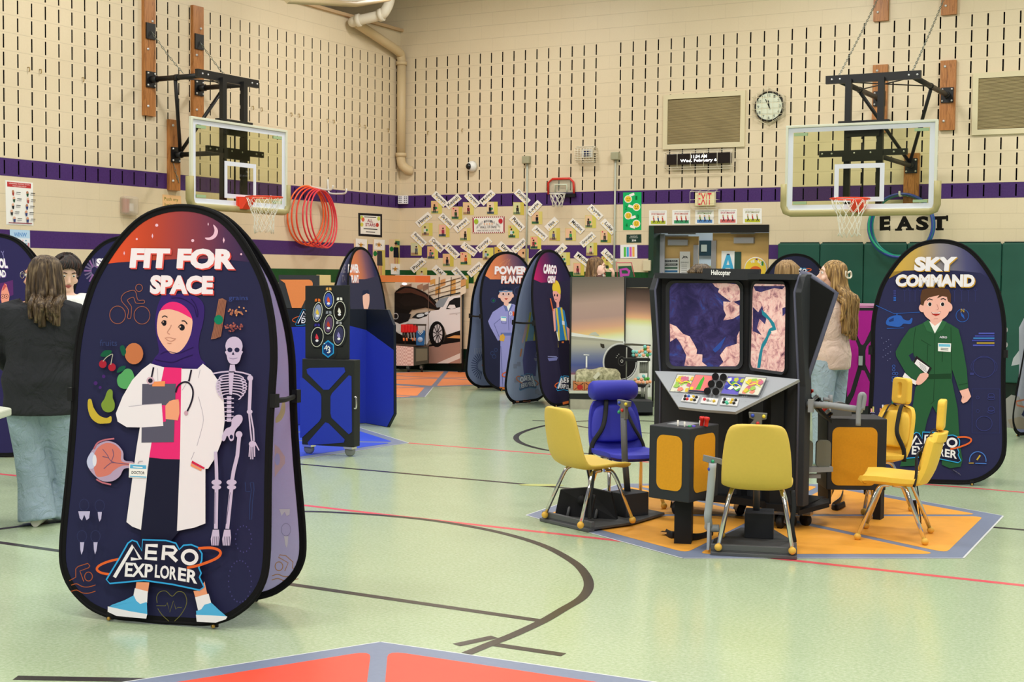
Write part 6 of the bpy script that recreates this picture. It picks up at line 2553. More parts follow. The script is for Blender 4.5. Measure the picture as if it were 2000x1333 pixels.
sim = thing('helicopter_simulator', 'black three sided Helicopter simulator cabinet with canyon screens on the amber mat', 'flight simulator', (HC[0], HC[1], 0))
ST = {0: ((-0.60, 0.385), (-0.054, 0.223), (0.39, 0.42)), 1: ((-0.50, 0.17), (-0.10, 0.06), (0.18, 0.1)), 2: ((-0.28, 0.1), (-0.05, 0.04), (0.28, 0.12))}
ZD, ZH = 0.945, 1.598
for k in (0, 1, 2):
    (lr, lo_), (cr, co), (rr_, ro) = ST[k]
    L, C, R = (lambda z: S(lr, lo_, z, k)), (lambda z: S(cr, co, z, k)), (lambda z: S(rr_, ro, z, k))
    # back walls
    b = MB().m(M_CAB)
    bk = Sv(0, -0.05, 0, k)
    for A, B in ((L, C), (C, R)):
        b.prism([A(0.16), B(0.16), B(ZH), A(ZH)], bk)
    b.build('back_wall', sim)
    # header hood and top
    b = MB().m(M_CAB)
    oo = Sv(0, 0.1, 0, k)
    for A, B in ((L, C), (C, R)):
        b.prism([A(ZH - 0.035), B(ZH - 0.035), B(ZH), A(ZH)], oo if k == 0 else oo * 0.6)
    b.build('header', sim)
    # cheeks
    pr = [(0.0, ZH), (0.06, ZH - 0.014), (0.165, 1.487), (0.0, ZD - 0.04), (0.0, 0.16), (-0.16, 0.16), (-0.16, ZH)]
    if k == 1:
        pr = [(-0.05, ZH), (0.01, ZH - 0.014), (0.166, 1.486), (-0.013, 0.905), (-0.013, 0.16), (-0.055, 0.16), (-0.055, ZH)]
    for nm, (r_, o_), sg in (('left', (lr, lo_), -1), ('right', (rr_, ro), 1)):
        if k == 2 or (k == 1 and sg > 0):
            continue
        q = [S(r_ + 0.0 * sg, o_ + d, z, k) for d, z in pr]
        if k == 0:
            q = [S(r_, o_ + d * 0.55, z, k) for d, z in pr]
        b = MB().m(M_CAB if k == 0 else mat('#0d0d0f', 0.6, 0.2)).prism(q, Sv(0.045 * sg, 0, 0, k))
        b.build('cheek', sim, bevel=0.004)
        e = MB().m(M_EDGE).tube(q[:5] if k == 0 else [p_ + Sv(0.0225 * sg, 0.004, 0, k) for p_ in q[:5]], 0.008 if k == 0 else 0.026, 4, flat=1.0 if k == 0 else 0.5)
        e.build('edge_trim', sim)
    # lower body
    b = MB().m(M_CABD)
    ins = 0.0
    b.prism([S(lr + 0.02, lo_ - 0.12, 0.16, k), S(cr, co - 0.05, 0.16, k), S(rr_ - 0.02, ro - 0.12, 0.16, k), S(rr_ - 0.02, ro - 0.2, 0.16, k), S(cr, co - 0.16, 0.16, k), S(lr + 0.02, lo_ - 0.2, 0.16, k)], V(0, 0, ZD - 0.17))
    b.build('lower_panel', sim)
    b = MB().m(M_CABD)
    b.prism([S(lr - 0.02, lo_ + 0.0, 0.115, k), S(cr, co + 0.12, 0.115, k), S(rr_ + 0.02, ro + 0.0, 0.115, k), S(rr_, -0.05, 0.115, k), S(lr, -0.05, 0.115, k)], V(0, 0, 0.045))
    b.build('base_board', sim)
    for r_, o_ in ((rr_ - 0.12, ro - 0.06), (lr + 0.1, lo_ - 0.08)):
        p = S(r_, o_, 0, k)
        cst = MB().m(M_CHROME)
        cst.box(p + V(0, 0, 0.1), (0.09, 0.07, 0.02))
        for s_ in (-1, 1):
            dd = Sv(0.03 * s_, 0, 0, k)
            cst.prism([p + dd + Sv(0, -0.03, 0.1, k), p + dd + Sv(0, 0.03, 0.1, k), p + dd + Sv(0, 0.045, 0.045, k), p + dd + Sv(0, 0.01, 0.03, k)], dd * 0.12)
        c_o = cst.build('caster', sim)
        MB().m(M_RUB).lathe([(0, -0.02), (0.03, -0.02), (0.042, -0.012), (0.042, 0.012), (0.03, 0.02), (0, 0.02)], p + Sv(0, 0.02, 0.043, k), Sv(1, 0, 0, k), 18).build('wheel', c_o)
# top deck
b = MB().m(M_CABD)
hexp = []
for k in (0, 1, 2):
    (lr, lo_), (cr, co), (rr_, ro) = ST[k]
    hexp += [S(lr, lo_ - 0.03, ZH - 0.03, k), S(cr, co - 0.03, ZH - 0.03, k), S(rr_, ro - 0.03, ZH - 0.03, k)]
b.prism(hexp, V(0, 0, 0.02))
b.build('top_deck', sim)
# raised name board over the front station
(lr, lo_), (cr, co), (rr_, ro) = ST[0]
A, B = S(-0.30, 0.39, ZH, 0), S(0.07, 0.335, ZH, 0)
n_ = V(B.y - A.y, A.x - B.x, 0).normalized()
if n_.dot(CAM - A) < 0:
    n_ = -n_
b = MB().m(M_CAB).prism([A + V(0, 0, -0.04), B + V(0, 0, -0.04), B + V(0, 0, 0.03), A + V(0, 0, 0.032), ], n_ * -0.04)
sb = b.build('name_board', sim)
a = Art(A + n_ * 0.002, n_)
a.text(mat('#f2f2f4', 0.5, 0.2), 'Helicopter', [(1389, 540), (1427, 541.5), (1427, 528), (1389, 527.5)], 0.03)
a.build('lettering', sb)


def rrect(x0, y0, x1, y1, r, n=5):
    out = []
    for cx, cy, a0 in ((x1 - r, y1 - r, 0), (x0 + r, y1 - r, 90), (x0 + r, y0 + r, 180), (x1 - r, y0 + r, 270)):
        for i in range(n + 1):
            t = (a0 + 90 * i / n) * D2R
            out.append((cx + r * math.cos(t), cy + r * math.sin(t)))
    return out


def scr(A, B, name, shapes, quad_px):
    """screen with rounded corners set in a bezel on the wall from A to B"""
    u = (B - A).normalized()
    u.z = 0
    n = V(u.y, -u.x, 0)
    if n.dot(CAM - A) < 0:
        n = -n
    O = A + n * 0.022
    bz = MB().m(M_CAB)
    c = [hit(x, y, O, n) for x, y in quad_px]

    def bil(f, g):
        return (c[0] * (1 - f) + c[1] * f) * (1 - g) + (c[3] * (1 - f) + c[2] * f) * g
    inner = [bil(f, g) for f, g in rrect(0, 0, 1, 1, 0.09)]
    cen = bil(.5, .5)
    outer = []
    for p in inner:
        d = p - cen
        outer.append(cen + u * d.dot(u) * (1.10 if name == 'l' else 1.03) + V(0, 0, d.z * 1.06))
    bz.holed([p + n * 0.012 for p in outer], [p + n * 0.004 for p in inner], n * -0.03)
    bo_ = bz.build('screen_bezel', sim)
    sc_ = MB().m(M_RDARK if name == 'l' else M_RPALE)
    sc_.poly(inner)
    so = sc_.build('screen', bo_)
    a = Art(O, n, step=0.0002)
    for mt, pts in shapes:
        a.poly(mt, pts)
    a.build('screen_picture', so)


CZ = lambda x, y: (1250 + x / 3.809, 500 + y / 3.809)
pl1 = [CZ(*p) for p in ((540, 205), (640, 205), (735, 212), (743, 235), (743, 330), (680, 345), (610, 295), (580, 270), (590, 245), (560, 230))]
pl2 = [CZ(*p) for p in ((620, 340), (700, 345), (740, 370), (740, 440), (690, 470), (620, 480), (640, 440), (622, 400))]
pl3 = [CZ(*p) for p in ((222, 505), (270, 525), (320, 580), (370, 600), (400, 650), (425, 700), (420, 730), (465, 735), (462, 790), (500, 820), (420, 822), (330, 818), (345, 740), (300, 650), (270, 610), (225, 640))]
pl4 = [CZ(*p) for p in ((740, 560), (742, 800), (715, 822), (590, 822), (620, 790), (595, 740), (640, 680), (720, 655), (722, 600))]
scr(L0 := S(-0.60, 0.385, 1.2), S(-0.054, 0.223, 1.2), 'l', [(M_RPALE, pl1), (M_RPALE, pl2), (M_RPALE, pl3), (M_RPALE, pl4), (mat('#2b4a9a', 0.3, emit=0.3), [CZ(*p) for p in ((560, 720), (600, 690), (640, 600), (600, 640), (540, 700))])],
    [CZ(218, 822), CZ(742, 826), CZ(744, 205), CZ(220, 203)])
dk1 = [CZ(*p) for p in ((840, 380), (880, 420), (910, 370), (920, 420), (940, 470), (930, 510), (890, 470), (870, 540), (905, 590), (840, 560))]
rv1 = [CZ(*p) for p in ((905, 400), (940, 430), (1000, 500), (1015, 550), (985, 560), (960, 600), (940, 650), (915, 690), (905, 760), (895, 835), (872, 835), (885, 740), (905, 660), (940, 600), (960, 545), (985, 530), (960, 480), (910, 440))]
scr(S(-0.054, 0.223, 1.2), S(0.39, 0.42, 1.2), 'r', [(M_RDARK, dk1), (mat('#1f7f92', 0.3, emit=0.3), rv1), (mat('#f3d6cc', 0.3, emit=0.3), [CZ(*p) for p in ((975, 560), (1020, 555), (1015, 575), (985, 585))]), (M_RDARK, [CZ(*p) for p in ((1060, 390), (1088, 380), (1082, 430), (1062, 450))]), (M_RDARK, [CZ(*p) for p in ((845, 225), (1080, 225), (1060, 250), (1000, 240), (900, 270), (860, 260))])],
    [CZ(822, 832), CZ(1082, 868), CZ(1090, 212), CZ(840, 208)])

# grey instrument dash of the front station
dashpx = [(1279, 725), (1459, 731), (1561, 741.5), (1436, 805), (1380, 801), (1325, 795)]
TL, TC, TR = S(-0.615, 0.42, ZD - 0.005), S(-0.054, 0.25, ZD - 0.005), S(0.405, 0.45, ZD - 0.005)
BLp, BRp = S(-0.295, 0.69, 0.757), S(0.066, 0.645, 0.745)
# one plane through the left, right and lower-left corners
DN = (TR - TL).cross(BLp - TL).normalized()
if DN.z < 0:
    DN = -DN
onp = lambda x, y: hit(x, y, TL, DN)
b = MB().m(M_LGREY).prism([onp(*p) for p in dashpx], DN * -0.02)
dash = b.build('dash_panel', sim)
a = Art(TL + DN * 0.001, DN, step=0.0004)
DZ_ = lambda x, y: (1220 + x / 4.443, 560 + y / 4.443)
D = CArt(a, 1220, 560, 4.443)
M_S = lambda h: mat(h, 0.25, 0.4, emit=0.06)
for x0, kind in ((460, 0), (620, 1), (905, 2), (1060, 0)):
    y0 = 765 + (x0 - 460) * 0.065
    w_ = 150 if kind != 0 else 170
    q = [(x0 - 65, y0 + 145), (x0 - 65 + w_, y0 + 158), (x0 + w_ + 5, y0 + 12), (x0, y0)]
    D.poly('#77797e', [(q[0][0] - 8, q[0][1] + 6), (q[1][0] + 8, q[1][1] + 6), (q[2][0] + 8, q[2][1] - 6), (q[3][0] - 4, q[3][1] - 6)])
    cols = (('#d9d8c4', '#e58a78', '#9cc25c', '#d9c04a', '#c86f8a'), ('#ef7f7c', '#4aa83c', '#f2d24a', '#2c2e40', '#5a8ad0'), ('#6a63c0', '#4c9a5c', '#efefdc', '#b9c24a', '#3a4aa0'))[kind]
    D.poly(M_S(cols[0]), q)
    rd = random.Random(x0)
    if kind == 1:
        D.poly(M_S('#4aa83c'), [sq(q, .35, .15), sq(q, .62, .15), sq(q, .58, .8), sq(q, .48, .95), sq(q, .4, .7)])
        D.poly(M_S('#4aa83c'), [sq(q, .35, .15), sq(q, .62, .15), sq(q, .58, .8), sq(q, .48, .95), sq(q, .4, .7)])
        D.poly(M_S('#e8d23c'), squad(q, .02, .05, .2, .28))
        D.poly(M_S('#3a3c50'), squad(q, .02, .0, .98, .1))
    else:
        for i in range(16):
            f, g_ = rd.uniform(.1, .9), rd.uniform(.1, .9)
            D.poly(M_S(cols[1 + i % 4]), [sq(q, min(1, max(0, f + .2 * math.cos(t) * rd.uniform(.4, 1))), min(1, max(0, g_ + .14 * math.sin(t)))) for t in (0, 1.2, 2.5, 3.8, 5)])
        D.line(M_S('#e6e648'), [sq(q, .1, .7), sq(q, .4, .5), sq(q, .6, .6), sq(q, .95, .45)], 7, sm=3)
for x, y in ((797, 810), (866, 816), (762, 874), (832, 880), (728, 938), (801, 943)):
    D.ell('#08080a', x, y, 31, 32, n=24)
for x0, y0 in ((448, 938), (1035, 985)):
    for i in range(3):
        D.ell('#7d8086', x0 + i * 18, y0, 4, 4, n=8)
a.build('dash_screens', dash)
for i, q in enumerate(([(492, 1002), (628, 1020), (655, 965), (520, 945)], [(660, 1020), (800, 1035), (818, 985), (678, 972)], [(828, 1035), (978, 1048), (995, 988), (850, 975)])):
    pp = [onp(*DZ_(*p)) + DN * 0.002 for p in q]
    sp = MB().m(mat('#e3e2e4', 0.4, 0.4)).prism(pp, DN * 0.008).build('switch_plate', dash)
    btn = ([('#17181c', .2, .25), ('#17181c', .15, .7), ('#e8c23c', .62, .3), ('#17181c', .82, .3), ('#e03c3c', .35, .3), ('#3c6ad0', .35, .75), ('#e8c23c', .65, .78), ('#17181c', .85, .75), ('#f4f4f4', .6, .5)], [('#e03c4a', .2, .6), ('#9a9a9a', .42, .5), ('#e8e8e8', .58, .5), ('#e8c23c', .8, .45)], [('#17181c', .2, .3), ('#4ac2a0', .35, .35), ('#17181c', .2, .72), ('#f4f4f4', .42, .75), ('#e8c23c', .62, .35), ('#17181c', .8, .3), ('#e8c23c', .65, .75), ('#17181c', .85, .75), ('#4ac2a0', .42, .2)])[i]
    for c_, f, g_ in btn:
        P_ = onp(*DZ_(*sq(q, f, g_))) + DN * 0.01
        MB().m(mat(c_, 0.35, 0.5)).lathe([(0.0095, 0), (0.0095, 0.008), (0.005, 0.012), (0, 0.012)], P_, DN, 10).build('button', sp)
# console with amber felt windows, hung on a post
co_ = S(0.123, 1.327, 0)
R2, F2 = V(CR.x, CR.y, 0).normalized(), V(CF.x, CF.y, 0).normalized()
cl_, cr_ = co_ + R2 * -0.215 + F2 * 0.2, co_ + R2 * 0.21 + F2 * 0.29
cb_ = cl_ + cr_ - co_
z0, z1 = 0.268, 0.70
b = MB().m(M_CAB).prism([co_ + V(0, 0, z0), cr_ + V(0, 0, z0), cb_ + V(0, 0, z0), cl_ + V(0, 0, z0)], V(0, 0, z1 - z0))
con = b.build('console', sim, bevel=0.006)


def felt(A, B, f0, f1, zz0, zz1, parent):
    u = (B - A)
    n = V(u.y, -u.x, 0).normalized()
    if n.dot(CAM - A) < 0:
        n = -n
    W_ = u.length
    pts = rrect(W_ * f0, zz0, W_ * f1, zz1, 0.045)
    un = u.normalized()
    MB().m(M_AMBER).prism([A + un * x + V(0, 0, z) + n * 0.0005 for x, z in pts], n * 0.002).build('felt_window', parent)


felt(cl_, co_, 0.2, 0.82, z0 + 0.06, z1 - 0.05, con)
felt(co_, cr_, 0.14, 0.86, z0 + 0.05, z1 - 0.045, con)
MB().m(M_CABD).box(co_ + (cb_ - co_) * .42 + V(0, 0, z0 / 2), (0.1, 0.13, z0), Matrix.Rotation(0.3, 3, 'Z')).build('post', con)
tp = co_ + (cb_ - co_) * .5 + V(0, 0, z1)
MB().m(M_GREY).prism([co_ + (cb_ - co_) * .22 + V(0, 0, z1), tp + (cr_ - cl_) * .22, tp + (cb_ - co_) * .25, tp + (cl_ - cr_) * .25], V(0, 0, 0.006)).build('switch_plate', con)
for i, (x, y) in enumerate(((1370, 826), (1379, 827))):
    P_ = hit(x, y + 6, V(0, 0, z1), V(0, 0, 1))
    b = MB().m(mat('#d9251f', 0.35, 0.5)).lathe([(0.012, 0.0), (0.013, 0.035), (0.017, 0.038), (0.017, 0.052), (0.012, 0.055), (0, 0.055)], P_, V(0.1, 0, 1), 10)
    b.build('red_lever', con)
for c_, x, y, h in (('#e9e5da', 1324, 833, .035), ('#e9e5da', 1337, 834, .03), ('#e9e5da', 1367, 832, .03), ('#e9e5da', 1375, 832, .03), ('#2a9a5a', 1347, 834, .008), ('#6a5ad0', 1355, 834, .008)):
    P_ = hit(x, y, V(0, 0, z1), V(0, 0, 1))
    MB().m(mat(c_, 0.4)).lathe([(0.004 if h > .02 else .011, 0), (0.006 if h > .02 else .011, h), (0, h)], P_, V(0, 0, 1), 8).build('toggle', con)

# right station seen from its side: sloping control deck, handle bar, footrest pads, console
k = 1
b = MB().m(M_CABD).prism([S(-0.5, 0.157, 0.902, k), S(-0.5, 0.343, 0.692, k), S(0.2, 0.343, 0.692, k), S(0.42, 0.157, 0.902, k)], V(0, 0, -0.02))
dk = b.build('dash_panel', sim)
rd = random.Random(4)
for i in range(9):
    f = (i + .5) / 9
    P_ = S(-0.47 + (i % 3) * 0.05, 0.157 + .186 * f, 0.902 - .21 * f, k)
    MB().m(mat(('#1b1b1f', '#1b1b1f', '#c2332c', '#8d8f93')[i % 4], 0.4)).lathe([(0.011, 0), (0.011, 0.03), (0.016, 0.032), (0, 0.045)], P_, S(0, .21, .186, k) - HCV, 8).build('button', dk)
hb = lambda x, y, d=8.62: dep(x, y, d)
b = MB().m(M_GREY).tube([hb(1562, 789), hb(1625, 793, 8.5), hb(1684, 801, 8.4)], 0.02, 10)
b.build('handle_bar', sim)
b = MB().m(M_GREY).tube(cat_rom([hb(1676, 832, 8.4), hb(1677, 800, 8.4), hb(1680, 775, 8.4), hb(1684, 771, 8.4), hb(1688, 776, 8.4), hb(1684, 801, 8.4)], 4, False), 0.0155, 8)
b.build('handle_grip', sim)
MB().m(M_GREY).box(hb(1584, 793, 8.55), (0.03, 0.03, 0.08)).build('bar_clamp', sim)
b = MB().m(M_GREY).tube([hb(1608, 780, 8.6), hb(1622, 781, 8.6)], 0.012, 8)
b.tube([hb(1622, 772, 8.6), hb(1622, 790, 8.6)], 0.014, 8)
b.build('knob_lever', sim)
# footrest pads on a bar
for x0, x1 in ((1562, 1588), (1594.5, 1623)):
    P0 = dep((x0 + x1) / 2, 887, 8.75)
    w_ = (x1 - x0) * 8.75 / FPX
    q = [P0 + R2 * x + V(0, 0, z) for x, z in rrect(-w_ / 2, -0.085, w_ / 2, 0.085, 0.025)]
    MB().m(mat('#6f7066', 0.5, 0.35)).prism(q, F2 * 0.03).build('footrest_pad', sim)
b = MB().m(M_GREY).prism([dep(1560, 914, 8.74), dep(1627, 913, 8.74), dep(1627, 922, 8.74), dep(1560, 925, 8.74)], F2 * 0.06)
b.prism([dep(1560, 927, 8.76), dep(1603, 927, 8.76), dep(1603, 935, 8.76), dep(1560, 935, 8.76)], F2 * 0.04)
b.build('footrest_bar', sim)
b = MB().m(M_CABD).prism([dep(1560, 998, 8.6), dep(1620, 982, 8.75), dep(1620, 974, 8.9), dep(1560, 974, 9.0)], V(0, 0, -0.03))
b.prism([dep(1617, 806, 9.05), dep(1617, 985, 9.05), dep(1617, 985, 9.05) + F2 * 0.3, dep(1617, 806, 9.05) + F2 * 0.3], R2 * 0.02)
b.build('side_housing', sim)
p = fl(1573, 1028)
cst = MB().m(M_CHROME).box(p + V(0, 0, 0.085), (0.08, 0.06, 0.03))
c_o = cst.build('caster', sim)
MB().m(M_RUB).lathe([(0, -0.02), (0.03, -0.02), (0.042, -0.012), (0.042, 0.012), (0.03, 0.02), (0, 0.02)], p + V(0, 0, 0.043), V(0.5, 1, 0), 18).build('wheel', c_o)
# right console
t_ = 9.0
A_, B_ = dep(1617, 815, t_), dep(1733, 822, t_)
z1 = (A_.z + B_.z) / 2
z0 = dep(1675, 959, t_).z
A_.z = B_.z = 0
nb = V(B_.y - A_.y, -(B_.x - A_.x), 0).normalized()
if nb.dot(CAM - A_) < 0:
    nb = -nb
Cw, Dw = B_ - nb * 0.3, A_ - nb * 0.3
b = MB().m(M_CAB).prism([p_ + V(0, 0, z0) for p_ in (A_, B_, Cw, Dw)], V(0, 0, z1 - z0))
con2 = b.build('console', sim, bevel=0.006)
felt(A_, B_, 0.08, 0.84, z0 + 0.03, z1 - 0.055, con2)
MB().m(M_CABD).box(V(10.498, -10.0, z0 / 2), (0.05, 0.09, z0)).build('post', con2)
b = MB().m(mat('#5d5f63', 0.5, 0.35))
cdc = dep(1641, 813, 8.97)
b.prism([cdc + R2 * 0.075 * math.cos(t * PI / 14) + V(0, 0, 0.09 * math.sin(t * PI / 14) ** 0.8 if 0 < t < 14 else 0) for t in range(15)], F2 * 0.05)
b.build('pivot_disc', con2)

# ------------------------------------------------------------------ control platforms (stick and collective)


def stick(b, base, top, hd, face):
    """grey flight stick with a T grip"""
    b.m(mat('#6d6e6a', 0.45, 0.4)).tube([base, top], 0.02, 10)


def platform(name, label, cen, ang, flip):
    R_ = Matrix.Rotation(ang, 3, 'Z')
    W = lambda x, y, z: V(*cen, 0) + R_ @ V(x, y, z)
    o = thing(name, label, 'control platform', (*cen, 0), 'flight control platforms')
    b = MB().m(mat('#4d4e50', 0.55, 0.3, nz=0.08, ns=30))
    b.prism([W(-0.24, -0.24, 0.012), W(0.24, -0.24, 0.012), W(0.24, 0.1, 0.012), W(0.1, 0.52, 0.012), W(-0.1, 0.52, 0.012), W(-0.24, 0.1, 0.012)], V(0, 0, 0.018))
    b.build('base_plate', o, bevel=0.004)
    b = MB().m(mat('#5a5b5e', 0.5, 0.35)).box(W(0, -0.225, 0.046), (0.48, 0.03, 0.034), R_)
    b.box(W(0, -0.235, 0.012), (0.48, 0.05, 0.02), R_)
    b.build('front_rail', o, bevel=0.003)
    b = MB().m(M_CAB).box(W(0.02, 0.27, 0.105), (0.17, 0.2, 0.15), R_)
    b.build('stick_box', o, bevel=0.004)
    dz = 0.13
    b = MB().m(mat('#55565a', 0.45, 0.4)).tube([W(0.0, 0.28, 0.17), W(0.0, 0.25, 0.4), W(0.0, 0.235, 0.53 + dz)], 0.021, 10)
    st = b.build('stick', o)
    b = MB().m(mat('#6d6e6a', 0.45, 0.4))
    gp = lambda x, z: W(x, 0.225, z + dz)
    b.prism([gp(-0.022, 0.52), gp(0.022, 0.52), gp(0.024, 0.60), gp(0.05, 0.605), gp(0.055, 0.64), gp(-0.055, 0.645), gp(-0.05, 0.61), gp(-0.022, 0.60), gp(-0.045, 0.57), gp(-0.04, 0.555), gp(-0.022, 0.56)], R_ @ V(0, 0.03, 0))
    g_ = b.build('grip', st, bevel=0.003)
    for x, z, c_ in ((-0.03, 0.625, '#2b46b8'), (0.035, 0.622, '#e8d23c'), (-0.03, 0.565, '#1f9a6a'), (0.0, 0.58, '#c9302c')):
        MB().m(mat(c_, 0.35, 0.5)).ball(W(x, 0.222, z + dz), 0.011, 10, 8).build('button', g_)
    return o, W, R_


pL, WL, RL = platform('control_platform', 'dark grey flight control platform under the left yellow chair', (8.98, -11.12), (60 - 90) * D2R + 0.12, 1)
b = MB().m(M_RUB).prism([WL(-0.22, -0.15, 0.03), WL(-0.19, -0.13, 0.2), WL(-0.06, -0.02, 0.22), WL(0.08, 0.06, 0.2), WL(0.12, 0.08, 0.03)], RL @ V(-0.02, 0.03, 0))
b.build('mount_plate', pL)
b = MB().m(M_RUB).lathe([(0, 0), (0.03, 0), (0.034, 0.012), (0.03, 0.03), (0, 0.03)], WL(-0.07, -0.04, 0.14), RL @ V(0.5, -0.9, 0), 16)
b.build('knob', pL)
for x in (-0.13, 0.02):
    MB().m(mat('#5a5b5e', 0.5)).tube([WL(x, -0.12 + (x + .13) * .7, 0.03), WL(x - 0.02, -0.08 + (x + .13) * .7, 0.11)], 0.01, 6).build('gusset', pL)
pF, WF, RF = platform('control_platform', 'dark grey flight control platform with grey collective lever under the front yellow chair', (10.14, -11.39), (107.9 - 90) * D2R, 1)
b = MB().m(M_LGREY).prism([WF(-0.25, -0.2, 0.02), WF(-0.25, -0.14, 0.24), WF(-0.25, -0.1, 0.27), WF(-0.25, -0.06, 0.24), WF(-0.25, 0.06, 0.02)], RF @ V(-0.015, 0, 0))
b.build('collective_mount', pF)
e0 = WF(-0.26, -0.1, 0.13)
ex, ey = dep(1384, 1008, 7.95), dep(1392, 905, 7.9)
b = MB().m(M_LGREY).tube(cat_rom([WF(-0.2, -0.1, 0.13), e0, (e0 + ex) / 2 + V(0, 0, -0.01), ex + V(-0.005, 0, 0.0), ex + V(0.0, 0, 0.05), (ex + ey) / 2, ey], 4, False), 0.022, 12)
cv = b.build('collective_lever', pF)
b = MB().m(mat('#7d7f82', 0.45, 0.4))
gx = ey
b.prism([gx + R2 * x + V(0, 0, z) for x, z in ((-0.02, -0.03), (0.022, -0.03), (0.024, 0.0), (0.055, -0.012), (0.055, 0.022), (-0.05, 0.045), (-0.055, 0.01), (-0.02, 0.0))], F2 * 0.03)
gq = b.build('grip', cv, bevel=0.003)
for x, z, c_ in ((0.0, 0.01, '#1f9a6a'), (-0.02, -0.035, '#2b46b8')):
    MB().m(mat(c_, 0.35, 0.5)).ball(gx + R2 * x + V(0, 0, z) - F2 * 0.003, 0.01, 10, 8).build('button', gq)

# ------------------------------------------------------------------ chairs


